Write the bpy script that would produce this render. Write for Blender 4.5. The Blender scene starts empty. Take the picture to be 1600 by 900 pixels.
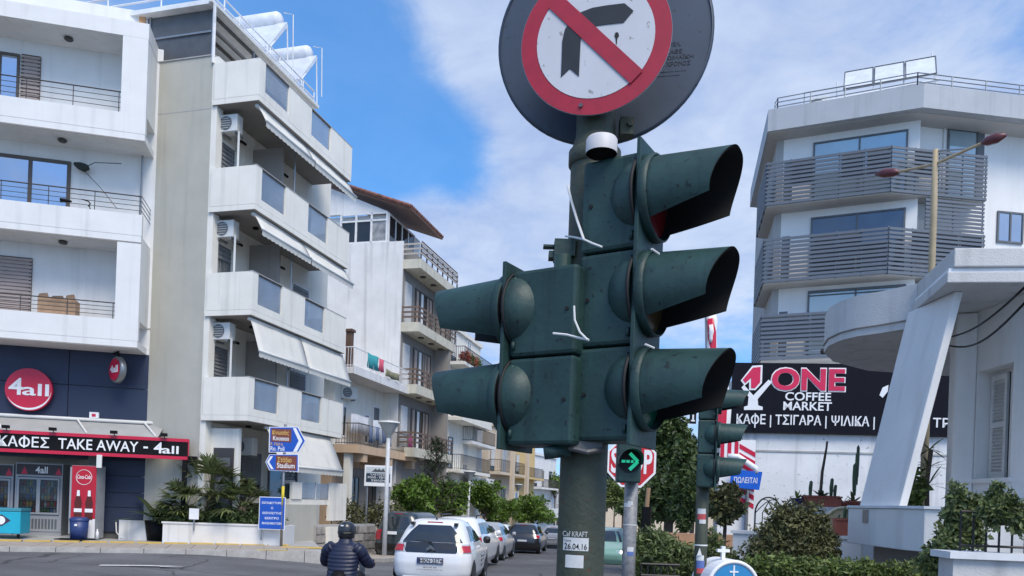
import bpy, bmesh, math, random
from mathutils import Vector, Matrix, noise
R = math.radians
random.seed(7)
SC = bpy.context.scene
COL = SC.collection

# ------------------------------------------------------------------ camera
F_PX, U0, V0, TH, EYE = 1203.0, 800.0, 785.0, 0.036, 1.65
cd = bpy.data.cameras.new('camera'); cam = bpy.data.objects.new('camera', cd); COL.objects.link(cam)
_c, _s = math.cos(TH), math.sin(TH)
cam.matrix_world = Matrix(((_c, -_s, 0, 0), (0, 0, -1, 0), (_s, _c, 0, EYE), (0, 0, 0, 1)))
cd.sensor_width = 36; cd.lens = 36 * F_PX / 1600; cd.shift_y = (V0 - 450) / 1600
cd.clip_start = .05; cd.clip_end = 3000
SC.camera = cam

# ------------------------------------------------------------------ light
SUN_EL, SUN_AZ = R(52), R(152)          # azimuth clockwise from +Y: the sun stands behind the camera, to its right
w = bpy.data.worlds.new('World'); SC.world = w; w.use_nodes = True
SUN_STRENGTH, SKY_STRENGTH, EXPOSURE = 1.75, .08, .80
sl = bpy.data.lights.new('sun', 'SUN'); sl.energy = SUN_STRENGTH; sl.angle = R(30); sl.color = (1, .915, .78)
so = bpy.data.objects.new('sun', sl); COL.objects.link(so)
sdir = Vector((math.sin(SUN_AZ) * math.cos(SUN_EL), math.cos(SUN_AZ) * math.cos(SUN_EL), math.sin(SUN_EL)))
so.rotation_euler = sdir.to_track_quat('Z', 'Y').to_euler()
SC.view_settings.view_transform = 'Standard'; SC.view_settings.look = 'None'
SC.view_settings.exposure = EXPOSURE; SC.view_settings.gamma = 1

def W(u, v, Y):
    """the place at distance Y that is seen at pixel (u, v) of the 1600x900 photograph"""
    p, q = (u - U0) / F_PX, (V0 - v) / F_PX
    return Vector(((p * _c - q * _s) * Y, Y, EYE + (p * _s + q * _c) * Y))

def sky_nodes():
    nt = w.node_tree; N = nt.nodes; L = nt.links; N.clear()
    out = N.new('ShaderNodeOutputWorld'); bg = N.new('ShaderNodeBackground')
    sk = N.new('ShaderNodeTexSky'); sk.sky_type = 'NISHITA'; sk.sun_disc = False
    sk.sun_elevation = SUN_EL; sk.sun_rotation = SUN_AZ; sk.air_density = 1.0; sk.dust_density = .6; sk.ozone_density = 2.2
    hs = N.new('ShaderNodeHueSaturation'); hs.inputs['Saturation'].default_value = 1.36; hs.inputs['Value'].default_value = 2.0
    tc = N.new('ShaderNodeTexCoord'); sep = N.new('ShaderNodeSeparateXYZ'); L.new(tc.outputs['Generated'], sep.inputs[0])
    L.new(sk.outputs[0], hs.inputs['Color'])
    def math_(op, a, b=None, clamp=False):
        m = N.new('ShaderNodeMath'); m.operation = op; m.use_clamp = clamp
        for i, x in enumerate((a, b)):
            if x is None: continue
            if isinstance(x, (int, float)): m.inputs[i].default_value = x
            else: L.new(x, m.inputs[i])
        return m.outputs[0]
    # the air near the horizon is read a little higher up, where it is clear
    zl = math_('ADD', math_('MULTIPLY', math_('MAXIMUM', sep.outputs[2], 0.0), .8), .16)
    cv = N.new('ShaderNodeCombineXYZ'); L.new(sep.outputs[0], cv.inputs[0]); L.new(sep.outputs[1], cv.inputs[1]); L.new(zl, cv.inputs[2])
    L.new(cv.outputs[0], sk.inputs['Vector'])
    # a cloud deck: direction projected on a plane overhead
    zc = math_('ADD', math_('MAXIMUM', sep.outputs[2], 0.0), .22)
    cx, cy = math_('DIVIDE', sep.outputs[0], zc), math_('DIVIDE', sep.outputs[1], zc)
    comb = N.new('ShaderNodeCombineXYZ'); L.new(cx, comb.inputs[0]); L.new(cy, comb.inputs[1])
    def noise_(vec, scale, detail, rough, dist=0, off=(0, 0, 0)):
        mp = N.new('ShaderNodeMapping'); mp.inputs['Location'].default_value = off; L.new(vec, mp.inputs[0])
        n = N.new('ShaderNodeTexNoise'); n.inputs['Scale'].default_value = scale; n.inputs['Detail'].default_value = detail
        n.inputs['Roughness'].default_value = rough; n.inputs['Distortion'].default_value = dist; L.new(mp.outputs[0], n.inputs['Vector']); return n.outputs[0]
    n1 = noise_(comb.outputs[0], 1.5, 8, .56, .35, (3.1, 1.7, 0))
    n2 = noise_(comb.outputs[0], 5.0, 6, .6, .3, (.3, 5.7, 0))
    # openings in the deck
    def blob(u, v, r, amp):
        d = (W(u, v, 1) - Vector((0, 0, EYE))).normalized()
        vm = N.new('ShaderNodeVectorMath'); vm.operation = 'DISTANCE'; L.new(tc.outputs['Generated'], vm.inputs[0]); vm.inputs[1].default_value = d
        x = math_('DIVIDE', vm.outputs['Value'], r)
        return math_('MULTIPLY', math_('EXPONENT', math_('MULTIPLY', math_('MULTIPLY', x, x), -1.0)), amp)
    bias = None
    for b in ((390, 10, .08, -.26), (490, 80, .11, -.42), (565, 165, .10, -.44), (645, 225, .085, -.44), (735, 258, .065, -.42), (600, 262, .05, -.2),
              (1130, 545, .12, -.14), (1180, 470, .10, -.08), (700, 60, .13, .28), (800, 170, .10, .26), (650, 350, .085, .40), (780, 400, .14, .30), (1000, 120, .24, .24), (1400, 60, .24, .20), (1120, 330, .14, .20)):
        o = blob(*b); bias = o if bias is None else math_('ADD', bias, o)
    m = math_('ADD', math_('ADD', math_('MULTIPLY', n1, .95), math_('MULTIPLY', math_('SUBTRACT', n2, .5), .55)), bias)
    mr = N.new('ShaderNodeMapRange'); mr.interpolation_type = 'SMOOTHSTEP'; L.new(m, mr.inputs[0])
    mr.inputs[1].default_value = .28; mr.inputs[2].default_value = .74
    cr = N.new('ShaderNodeMapRange'); L.new(math_('ADD', math_('MULTIPLY', n2, .6), math_('MULTIPLY', n1, .5)), cr.inputs[0])
    cr.inputs[1].default_value = .42; cr.inputs[2].default_value = .68
    cc = N.new('ShaderNodeMixRGB'); L.new(cr.outputs[0], cc.inputs[0])
    cc.inputs[1].default_value = (3.1, 3.95, 6.0, 1); cc.inputs[2].default_value = (5.0, 5.75, 7.1, 1)
    mx = N.new('ShaderNodeMixRGB'); L.new(math_('ADD', math_('MULTIPLY', mr.outputs[0], .80), .13), mx.inputs[0]); L.new(hs.outputs[0], mx.inputs[1]); L.new(cc.outputs[0], mx.inputs[2])
    L.new(mx.outputs[0], bg.inputs[0]); bg.inputs[1].default_value = SKY_STRENGTH; L.new(bg.outputs[0], out.inputs[0])
sky_nodes()

# ------------------------------------------------------------------ materials
MATS = {}
def mat(name, col, rough=.65, metal=0., var=.12, scale=3., bump=0., bscale=40., streak=0., spec=.5, island=0., spots=0., spotcol=(.05, .04, .03), trans=0., alpha=1., coat=0., ss=1.):
    if name in MATS: return MATS[name]
    m = bpy.data.materials.new(name); m.use_nodes = True; nt = m.node_tree; N = nt.nodes; L = nt.links
    b = N['Principled BSDF']; b.inputs['Roughness'].default_value = rough; b.inputs['Metallic'].default_value = metal
    b.inputs['Specular IOR Level'].default_value = spec; b.inputs['Coat Weight'].default_value = coat; b.inputs['Alpha'].default_value = alpha
    tc = N.new('ShaderNodeTexCoord'); n = N.new('ShaderNodeTexNoise'); n.inputs['Scale'].default_value = scale; n.inputs['Detail'].default_value = 6
    n.inputs['Roughness'].default_value = .62
    L.new(tc.outputs['Object'], n.inputs['Vector'])
    mr = N.new('ShaderNodeMapRange'); mr.inputs[1].default_value = .3; mr.inputs[2].default_value = .7; mr.inputs[3].default_value = 1 - var; mr.inputs[4].default_value = 1 + var
    L.new(n.outputs[0], mr.inputs[0]); fac = mr.outputs[0]
    def mul(a, c):
        x = N.new('ShaderNodeMath'); x.operation = 'MULTIPLY'; L.new(a, x.inputs[0]); L.new(c, x.inputs[1]); return x.outputs[0]
    if streak:
        mp = N.new('ShaderNodeMapping'); mp.inputs['Scale'].default_value = (3.2 * ss, 3.2 * ss, .16 * ss); L.new(tc.outputs['Object'], mp.inputs[0])
        s = N.new('ShaderNodeTexNoise'); s.inputs['Scale'].default_value = 1.2; s.inputs['Detail'].default_value = 5; L.new(mp.outputs[0], s.inputs['Vector'])
        r2 = N.new('ShaderNodeMapRange'); r2.inputs[1].default_value = .54; r2.inputs[2].default_value = .74; r2.inputs[3].default_value = 1; r2.inputs[4].default_value = 1 - streak * 1.3
        L.new(s.outputs[0], r2.inputs[0]); fac = mul(fac, r2.outputs[0])
    if island:
        g = N.new('ShaderNodeNewGeometry'); r3 = N.new('ShaderNodeMapRange'); r3.inputs[3].default_value = 1 - island; r3.inputs[4].default_value = 1 + island
        L.new(g.outputs['Random Per Island'], r3.inputs[0]); fac = mul(fac, r3.outputs[0])
    vm = N.new('ShaderNodeVectorMath'); vm.operation = 'SCALE'; vm.inputs[0].default_value = col[:3]; L.new(fac, vm.inputs['Scale'])
    c = vm.outputs[0]
    if spots:
        s = N.new('ShaderNodeTexNoise'); s.inputs['Scale'].default_value = scale * 9; s.inputs['Detail'].default_value = 4; L.new(tc.outputs['Object'], s.inputs['Vector'])
        r4 = N.new('ShaderNodeMapRange'); r4.inputs[1].default_value = .66 - .14 * spots; r4.inputs[2].default_value = .72 - .1 * spots; L.new(s.outputs[0], r4.inputs[0])
        mx = N.new('ShaderNodeMixRGB'); L.new(r4.outputs[0], mx.inputs[0]); L.new(c, mx.inputs[1]); mx.inputs[2].default_value = (*spotcol, 1); c = mx.outputs[0]
    L.new(c, b.inputs['Base Color'])
    if bump:
        n3 = N.new('ShaderNodeTexNoise'); n3.inputs['Scale'].default_value = bscale; n3.inputs['Detail'].default_value = 4; L.new(tc.outputs['Object'], n3.inputs['Vector'])
        bp = N.new('ShaderNodeBump'); bp.inputs['Strength'].default_value = bump; bp.inputs['Distance'].default_value = .02; L.new(n3.outputs[0], bp.inputs['Height']); L.new(bp.outputs[0], b.inputs['Normal'])
    if trans:
        t = N.new('ShaderNodeBsdfTranslucent'); L.new(c, t.inputs[0]); ms = N.new('ShaderNodeMixShader'); ms.inputs[0].default_value = trans
        L.new(b.outputs[0], ms.inputs[1]); L.new(t.outputs[0], ms.inputs[2]); L.new(ms.outputs[0], N['Material Output'].inputs[0])
    MATS[name] = m; return m
def lit(name, col, strength):
    m = bpy.data.materials.new(name); m.use_nodes = True; b = m.node_tree.nodes['Principled BSDF']
    b.inputs['Base Color'].default_value = (*col, 1); b.inputs['Emission Color'].default_value = (*col, 1); b.inputs['Emission Strength'].default_value = strength; return m

WHITE = mat('white render', (.73, .725, .705), .75, var=.05, scale=1.2, bump=.15, bscale=90, streak=.10)
WHITE2 = mat('old white render', (.74, .73, .71), .8, var=.09, scale=.9, bump=.25, bscale=50, streak=.20)
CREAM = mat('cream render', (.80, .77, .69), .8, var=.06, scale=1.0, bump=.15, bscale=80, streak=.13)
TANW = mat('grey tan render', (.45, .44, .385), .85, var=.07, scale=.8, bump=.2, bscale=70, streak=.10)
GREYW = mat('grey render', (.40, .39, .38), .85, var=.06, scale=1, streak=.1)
SHADEW = mat('taupe shade wall', (.27, .25, .23), .85, var=.08, scale=1, streak=.1)  # taupe tone; on the gabled street front and porch base it paints in shade
PEACH = mat('peach render', (.60, .43, .29), .85, var=.08, scale=1, streak=.12)
BEIGE = mat('beige render', (.62, .52, .40), .85, var=.07, scale=1, streak=.12)
YELLOWW = mat('yellow render', (.62, .45, .20), .85, var=.07, scale=1)
CONC = mat('concrete', (.40, .40, .39), .85, var=.12, scale=2, bump=.3, bscale=40, streak=.2)
NAVY = mat('navy cladding', (.030, .042, .080), .5, var=.08, scale=1.5, spec=.3)
BLACK = mat('black paint', (.009, .009, .010), .55, var=.2, spec=.12)
DARK = mat('dark void', (.015, .015, .017), .8, var=.2)
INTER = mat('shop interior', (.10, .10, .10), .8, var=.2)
RED = mat('sign red', (.55, .012, .05), .4, var=.05)
SIGNW = mat('sign white', (.82, .82, .82), .45, var=.03)
METAL = mat('grey metal', (.30, .31, .32), .4, metal=.7, var=.1)
RAILM = mat('dark rail metal', (.07, .065, .06), .45, metal=.3)
RAILBR = mat('brown rail wood', (.16, .105, .075), .7)
RAILW = mat('white rail', (.75, .75, .75), .5)
FRAMEBR = mat('bronze frame', (.10, .08, .065), .45, metal=.3)
FRAMEW = mat('white frame', (.75, .75, .74), .5)
FRAMEG = mat('grey frame', (.12, .13, .14), .45)
SHUT = mat('taupe shutter', (.36, .29, .26), .6)
SHUTG = mat('grey shutter', (.22, .22, .22), .6)
SHUTW = mat('white shutter paint', (.66, .65, .62), .6, var=.08, streak=.15)
CURT = mat('curtain', (.42, .33, .28), .9, var=.15, scale=8)
GLASS = mat('window glass', (.10, .13, .17), .04, metal=.55, var=.15, scale=.8, spec=.9)
GLASSB = mat('reflecting window glass', (.42, .48, .56), .03, metal=.85, var=.1, scale=.6, spec=.9)
GLASSD = mat('dark window glass', (.02, .024, .03), .05, var=.2, scale=1, spec=.6)
BALG = mat('balcony glass', (.34, .40, .47), .06, metal=.2, var=.2, scale=1.3, alpha=.55, spec=.8)
FABRIC = mat('awning fabric', (.66, .64, .58), .85, var=.06, scale=1.5, streak=.12)
FABG = mat('grey awning fabric', (.34, .34, .33), .85, var=.08, scale=2)
ACW = mat('air conditioner shell', (.68, .68, .65), .5, var=.06)
TILE = mat('roof tile clay', (.20, .085, .06), .85, var=.25, scale=6, island=.25)
TERRA = mat('terracotta', (.36, .10, .065), .7, var=.15, scale=6)
YEL = mat('tactile yellow', (.60, .41, .10), .8, var=.18, scale=5, spots=.4, spotcol=(.2, .17, .12))
PAVE = mat('paving', (.38, .33, .28), .85, var=.18, scale=2.5, bump=.3, spots=.25, spotcol=(.16, .14, .12))
KERB = mat('kerb stone', (.42, .40, .37), .85, var=.2, scale=4, bump=.3, spots=.3, spotcol=(.17, .16, .15))
def asphalt():
    m = mat('asphalt', (.105, .105, .108), .85, var=.30, scale=.45, bump=.6, bscale=140, spots=.10, spotcol=(.13, .13, .13))
    nt = m.node_tree; N = nt.nodes; L = nt.links; b = N['Principled BSDF']; src = b.inputs['Base Color'].links[0].from_socket
    tc = N.new('ShaderNodeTexCoord'); nz = N.new('ShaderNodeTexNoise'); nz.inputs['Scale'].default_value = 1.1; nz.inputs['Detail'].default_value = 5; L.new(tc.outputs['Object'], nz.inputs['Vector'])
    mxv = N.new('ShaderNodeMixRGB'); mxv.inputs[0].default_value = .35; L.new(tc.outputs['Object'], mxv.inputs[1]); L.new(nz.outputs['Color'], mxv.inputs[2])
    v = N.new('ShaderNodeTexVoronoi'); v.feature = 'DISTANCE_TO_EDGE'; v.inputs['Scale'].default_value = .55; L.new(mxv.outputs[0], v.inputs['Vector'])
    r = N.new('ShaderNodeMapRange'); r.inputs[1].default_value = .004; r.inputs[2].default_value = .016; r.inputs[3].default_value = .45; r.inputs[4].default_value = 1; L.new(v.outputs['Distance'], r.inputs[0])
    v2 = N.new('ShaderNodeTexVoronoi'); v2.inputs['Scale'].default_value = .16; L.new(mxv.outputs[0], v2.inputs['Vector'])
    s2 = N.new('ShaderNodeSeparateXYZ'); L.new(v2.outputs['Color'], s2.inputs[0]); r2 = N.new('ShaderNodeMapRange'); r2.inputs[3].default_value = .72; r2.inputs[4].default_value = 1.25; L.new(s2.outputs[0], r2.inputs[0])
    fine = N.new('ShaderNodeTexNoise'); fine.inputs['Scale'].default_value = 55; fine.inputs['Detail'].default_value = 3; L.new(tc.outputs['Object'], fine.inputs['Vector'])
    r3 = N.new('ShaderNodeMapRange'); r3.inputs[1].default_value = .3; r3.inputs[2].default_value = .7; r3.inputs[3].default_value = .6; r3.inputs[4].default_value = 1.45; L.new(fine.outputs[0], r3.inputs[0])
    p = N.new('ShaderNodeMath'); p.operation = 'MULTIPLY'; L.new(r.outputs[0], p.inputs[0]); L.new(r2.outputs[0], p.inputs[1])
    q = N.new('ShaderNodeMath'); q.operation = 'MULTIPLY'; L.new(p.outputs[0], q.inputs[0]); L.new(r3.outputs[0], q.inputs[1])
    sc = N.new('ShaderNodeVectorMath'); sc.operation = 'SCALE'; L.new(src, sc.inputs[0]); L.new(q.outputs[0], sc.inputs['Scale']); L.new(sc.outputs[0], b.inputs['Base Color'])
    return m
ASPH = asphalt()
def curtain_pane():
    m = mat('curtained pane', (.30, .29, .27), .12, var=.3, scale=3, coat=1.0)
    nt = m.node_tree; N = nt.nodes; L = nt.links; b = N['Principled BSDF']; src = b.inputs['Base Color'].links[0].from_socket
    tc = N.new('ShaderNodeTexCoord'); wv = N.new('ShaderNodeTexWave'); wv.inputs['Scale'].default_value = 3.2; wv.inputs['Distortion'].default_value = 2.5; wv.inputs['Detail'].default_value = 2; L.new(tc.outputs['Object'], wv.inputs['Vector'])
    r = N.new('ShaderNodeMapRange'); r.inputs[3].default_value = .35; r.inputs[4].default_value = 1.15; L.new(wv.outputs['Fac'], r.inputs[0])  # curtain fold shading painted as light and dark bands on the flat pane
    sc = N.new('ShaderNodeVectorMath'); sc.operation = 'SCALE'; L.new(src, sc.inputs[0]); L.new(r.outputs[0], sc.inputs['Scale']); L.new(sc.outputs[0], b.inputs['Base Color']); return m
CURTP = curtain_pane()
ROADW = mat('road paint', (.62, .62, .60), .7, var=.25, scale=6, spots=.7, spotcol=(.12, .12, .12))
LEAFC = mat('citrus leaves', (.11, .19, .026), .5, var=.35, scale=3, island=.55, trans=.3)
LEAFD = mat('dark leaves', (.078, .115, .034), .5, var=.35, scale=3, island=.55, trans=.2)
LEAFB = mat('bush leaves', (.110, .112, .042), .55, var=.45, scale=3, island=.6, trans=.2)
LEAFG = mat('hedge leaves', (.125, .170, .042), .5, var=.4, scale=4, island=.6, trans=.3)
LEAFO = mat('oleander leaves', (.140, .180, .066), .5, var=.35, scale=4, island=.55, trans=.3)
LEAFP = mat('cypress leaves', (.040, .062, .030), .6, var=.35, scale=4, island=.5, trans=.15)
PALM = mat('palm leaves', (.115, .140, .050), .55, var=.45, scale=2, island=.6, trans=.25)
SUCC = mat('succulent', (.06, .10, .045), .5, var=.25, scale=6, island=.4)
BARK = mat('bark', (.10, .075, .055), .9, var=.3, scale=8, bump=.6)
SOIL = mat('soil', (.16, .12, .09), .95, var=.3, scale=3)

# ------------------------------------------------------------------ mesh helpers
class MB:
    def __init__(s): s.v = []; s.f = []; s.mi = []; s.cur = 0
    def add(s, vs, fs):
        o = len(s.v); s.v += [tuple(x) for x in vs]; s.f += [tuple(i + o for i in f) for f in fs]; s.mi += [s.cur] * len(fs); return s
    def box(s, x0, x1, y0, y1, z0, z1):
        x0, x1 = sorted((x0, x1)); y0, y1 = sorted((y0, y1)); z0, z1 = sorted((z0, z1))
        return s.add([(x0, y0, z0), (x1, y0, z0), (x1, y1, z0), (x0, y1, z0), (x0, y0, z1), (x1, y0, z1), (x1, y1, z1), (x0, y1, z1)],
                     [(3, 2, 1, 0), (4, 5, 6, 7), (0, 1, 5, 4), (1, 2, 6, 5), (2, 3, 7, 6), (3, 0, 4, 7)])
    def prism(s, poly, z0, z1):
        """poly in plan (counter-clockwise), extruded up"""
        n = len(poly); vs = [(p[0], p[1], z0) for p in poly] + [(p[0], p[1], z1) for p in poly]
        return s.add(vs, [tuple(range(n - 1, -1, -1)), tuple(range(n, 2 * n))] + [(i, (i + 1) % n, n + (i + 1) % n, n + i) for i in range(n)])
    def ext(s, poly, d):
        """3D polygon extruded along vector d"""
        n = len(poly); d = Vector(d); vs = [Vector(p) for p in poly]; vs += [p + d for p in vs]
        return s.add(vs, [tuple(range(n)), tuple(range(2 * n - 1, n - 1, -1))] + [(i, n + i, n + (i + 1) % n, (i + 1) % n) for i in range(n)])
    def tube(s, pts, r, n=6, caps=True, closed=False):
        pts = [Vector(p) for p in pts]; rs = r if isinstance(r, (list, tuple)) else [r] * len(pts); o = len(s.v); K = len(pts)
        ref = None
        for i, p in enumerate(pts):
            a = pts[(i - 1) % K] if (i or closed) else p; b = pts[(i + 1) % K] if (i < K - 1 or closed) else p
            t = (b - a).normalized()
            if ref is None: ref = Vector((0, 0, 1)) if abs(t.z) < .9 else Vector((1, 0, 0))
            x = t.cross(ref).normalized(); y = x.cross(t).normalized(); ref = y
            for k in range(n):
                ang = 2 * math.pi * k / n; s.v.append(tuple(p + (x * math.cos(ang) + y * math.sin(ang)) * rs[i]))
        fs = []
        for i in range(K if closed else K - 1):
            j = (i + 1) % K
            for k in range(n):
                fs.append((o + i * n + k, o + i * n + (k + 1) % n, o + j * n + (k + 1) % n, o + j * n + k))
        if caps and not closed:
            fs.append(tuple(o + k for k in range(n - 1, -1, -1))); fs.append(tuple(o + (K - 1) * n + k for k in range(n)))
        s.f += fs; s.mi += [s.cur] * len(fs); return s
    def lathe(s, prof, n=24, M=None, a0=0, a1=2 * math.pi):
        """prof: (radius, height) pairs about local Z, placed by M"""
        M = M or Matrix(); o = len(s.v); full = abs(a1 - a0 - 2 * math.pi) < 1e-6; m = n if full else n + 1
        for (r, z) in prof:
            for k in range(m):
                a = a0 + (a1 - a0) * k / n; s.v.append(tuple(M @ Vector((r * math.cos(a), r * math.sin(a), z))))
        fs = []
        for i in range(len(prof) - 1):
            for k in range(n):
                k2 = (k + 1) % m; fs.append((o + i * m + k, o + i * m + k2, o + (i + 1) * m + k2, o + (i + 1) * m + k))
        s.f += fs; s.mi += [s.cur] * len(fs); return s
    def build(s, name, m=None, parent=None, smooth=False, label=None, bevel=0, link=True):
        me = bpy.data.meshes.new(name); me.from_pydata(s.v, [], s.f)
        ms = m if isinstance(m, (list, tuple)) else [m]
        for x in ms:
            if x: me.materials.append(x)
        if len(ms) > 1: me.polygons.foreach_set('material_index', s.mi)
        bm = bmesh.new(); bm.from_mesh(me); bmesh.ops.remove_doubles(bm, verts=bm.verts, dist=1e-5) if smooth or bevel else None
        bmesh.ops.recalc_face_normals(bm, faces=bm.faces) if len(bm.faces) < 20000 else None
        bm.to_mesh(me); bm.free()
        if smooth: me.polygons.foreach_set('use_smooth', [True] * len(me.polygons))
        me.update()
        o = bpy.data.objects.new(name, me); COL.objects.link(o)
        if parent is not None: o.parent = parent
        if label: o['label'] = label
        if bevel:
            bv = o.modifiers.new('bevel', 'BEVEL'); bv.width = bevel; bv.segments = 2; bv.limit_method = 'ANGLE'; bv.angle_limit = R(40)
        return o
def BOX(name, m, parent, x0, x1, y0, y1, z0, z1, **k): return MB().box(x0, x1, y0, y1, z0, z1).build(name, m, parent, **k)
def tag(o, label, cat, group=None):
    o['label'] = label; o['category'] = cat
    if group: o['group'] = group
    return o
def empty(name, loc, rz=0, label=None, cat=None, group=None):
    o = bpy.data.objects.new(name, None); COL.objects.link(o); o.location = loc; o.rotation_euler = (0, 0, rz); o.empty_display_size = .1
    if label: tag(o, label, cat, group)
    return o
def struct(o): o['kind'] = 'structure'; return o
def auto_smooth(o, ang=40):
    me = o.data; bm = bmesh.new(); bm.from_mesh(me)
    for f in bm.faces: f.smooth = True
    for e in bm.edges:
        if len(e.link_faces) == 2 and e.calc_face_angle(0) > R(ang): e.smooth = False
    bm.to_mesh(me); bm.free(); return o
def copy_tree(o, parent=None):
    c = o.copy(); COL.objects.link(c); c.parent = parent
    for ch in list(o.children): copy_tree(ch, c)
    return c
def share(name, src, parent, loc=(0, 0, 0), rot=None):
    c = bpy.data.objects.new(name, src.data); COL.objects.link(c); c.parent = parent; c.location = loc
    if rot: c.rotation_euler = rot
    return c
def text(body, m, parent, s0, s1, z0, z1, y, name='lettering', offset=.012, depth=.01, M=None, shear=0, space=1.0, align=1.0):
    """lettering on a vertical face: fills s0..s1 by z0..z1 at local depth y, facing -y"""
    if 'Φ' in body:      # drawn as a round letter crossed by an upright, at the place it has in the word
        def wid(b):
            q = bpy.data.curves.new('q', 'FONT'); q.body = b; qo = bpy.data.objects.new('q', q); COL.objects.link(qo)
            dg = bpy.context.evaluated_depsgraph_get(); dg.update(); x = qo.evaluated_get(dg).dimensions.x; bpy.data.objects.remove(qo); bpy.data.curves.remove(q); return x
        i = body.index('Φ'); sw = body.replace('Φ', 'O'); k = (s1 - s0) / wid(sw); xo = wid(sw[:i + 1]) * k; ow = wid('O') * k
        text(sw, m, parent, s0, s1, z0, z1, y, name, offset, depth, M, shear, space)
        h_ = (z1 - z0) * .06; b_ = MB().box(s0 + xo - ow / 2 - ow * .075, s0 + xo - ow / 2 + ow * .075, y - depth - .004, y, z0 - h_, z1 + h_)
        return b_.build(name, m, parent)
    c = bpy.data.curves.new('t', 'FONT'); c.body = body; c.offset = offset; c.shear = shear; c.space_line = 1.0; c.space_character = space; c.resolution_u = 4
    t = bpy.data.objects.new('t', c); COL.objects.link(t)
    dg = bpy.context.evaluated_depsgraph_get(); dg.update()
    me = bpy.data.meshes.new_from_object(t.evaluated_get(dg)); bpy.data.objects.remove(t); bpy.data.curves.remove(c)
    xs = [v.co.x for v in me.vertices]; ys = [v.co.y for v in me.vertices]
    ax, bx, ay, by = min(xs), max(xs), min(ys), max(ys)
    if depth: 
        bm = bmesh.new(); bm.from_mesh(me); bmesh.ops.remove_doubles(bm, verts=bm.verts, dist=1e-4)
        g = bmesh.ops.extrude_face_region(bm, geom=list(bm.faces)); dz = 1.0
        for e in g['geom']:
            if isinstance(e, bmesh.types.BMVert): e.co.z -= dz
        bm.to_mesh(me); bm.free()
    for p_ in me.polygons: p_.use_smooth = False
    for v in me.vertices:
        p = Vector((s0 + (v.co.x - ax) / (bx - ax) * (s1 - s0), y - v.co.z * depth, z0 + (v.co.y - ay) / (by - ay) * (z1 - z0)))
        v.co = (M @ p) if M else p
    me.materials.clear(); me.materials.append(m); me.update()
    o = bpy.data.objects.new(name, me); COL.objects.link(o); o.parent = parent
    return o
class Face:
    """a vertical face standing in the place: local x along it, local y into the building, z up"""
    def __init__(s, u, Y, ang, v=780):
        p = W(u, v, Y); s.o = Vector((p.x, p.y)); s.a = R(ang); s.d = Vector((math.cos(s.a), math.sin(s.a))); s.n = Vector((-s.d.y, s.d.x))
    def L(s, u, v, n=0.):
        """local (x, z) of what is seen at (u, v) on the sheet at local depth n"""
        q = W(u, v, 1.0); a, b = q.x, q.z - EYE; o = s.o + s.n * n
        x = (a * o.y - o.x) / (s.d.x - a * s.d.y); t = o.y + x * s.d.y
        return x, EYE + b * t
    def X(s, u, v, n=0.): return s.L(u, v, n)[0]
    def Z(s, u, v, n=0.): return s.L(u, v, n)[1]
    def world(s, x, n, z): p = s.o + s.d * x + s.n * n; return Vector((p.x, p.y, z))
    def root(s, name, label, cat, group=None): return empty(name, (s.o.x, s.o.y, 0), s.a, label, cat, group)

def smooth01(t): t = max(0., min(1., t)); return t * t * (3 - 2 * t)
def gz(x, y):
    """height of the ground: level at the crossing, falling away gently along the street"""
    return -.03 * max(0., min(y, 140.) - 10) * smooth01((x + 1.2 * max(0., y - 24) + 9) / 6.)
def G(u, v, z=0.):
    """ground point seen at a pixel"""
    q = W(u, v, 1.0); b = q.z - EYE; t = (z - EYE) / b; return Vector((q.x * t, t, z))

# ------------------------------------------------------------------ ground and road
def sheet(name, xs, ys, dz, m, keep=None):
    mb = MB(); nx = len(xs)
    mb.v = [(x, y, gz(x, y) + dz) for y in ys for x in xs]
    for j in range(len(ys) - 1):
        for i in range(nx - 1):
            mb.f.append((j * nx + i, j * nx + i + 1, (j + 1) * nx + i + 1, (j + 1) * nx + i)); mb.mi.append(0)
    return struct(mb.build(name, m, smooth=False))
XS = [-500, -250, -120, -70] + [x * 1.0 for x in range(-45, 46)] + [70, 120, 250, 500]
YS = [-60, -30, -10] + [y * 1.0 for y in range(0, 142, 1)] + [160, 220, 400, 1200]
sheet('ground', XS, YS, -.03, SOIL)
sheet('road', [x * 1.0 for x in range(-45, 46)], [-10] + [y * 1.0 for y in range(0, 142)], 0, ASPH)
# ------------------------------------------------------------------ sidewalk by the shop
KA, KB = G(-60, 861), G(497, 868)
kd = (KB - KA); kd.z = 0; klen = kd.length; kd.normalize(); kn = Vector((-kd.y, kd.x, 0))
KANG = math.atan2(kd.y, kd.x)
SW = empty('sidewalk', (KA.x, KA.y, 0), KANG); SW['kind'] = 'structure'
BOX('slab_bed', CONC, SW, -8, klen + .2, .16, 9, -1.2, .085)
def many(name, m, parent, spots, mk, jit=0):
    src = None
    for sp in spots:
        if src is None: src = mk().build(name, m, parent); src.location = sp
        else: share(name, src, parent, sp)
        if jit:
            o = COL.objects[-1] if False else None
kb = MB().box(.008, .992, 0, .17, -.3, .12)
n_k = int(klen) + 1
many('kerb_stone', KERB, SW, [(i - 1, 0, random.uniform(-.006, .004)) for i in range(n_k + 1)], lambda: kb)
many('tactile_paver', YEL, SW, [(i * .7, 2.25, .1) for i in range(0, int((klen - .6) / .7))], lambda: MB().add([(.03, 0, 0), (.66, 0, 0), (.60, .42, 0), (-.03, .42, 0), (.03, 0, .035), (.66, 0, .035), (.60, .42, .035), (-.03, .42, .035)], [(4, 5, 6, 7), (0, 1, 5, 4), (1, 2, 6, 5), (2, 3, 7, 6), (3, 0, 4, 7)]))
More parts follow.
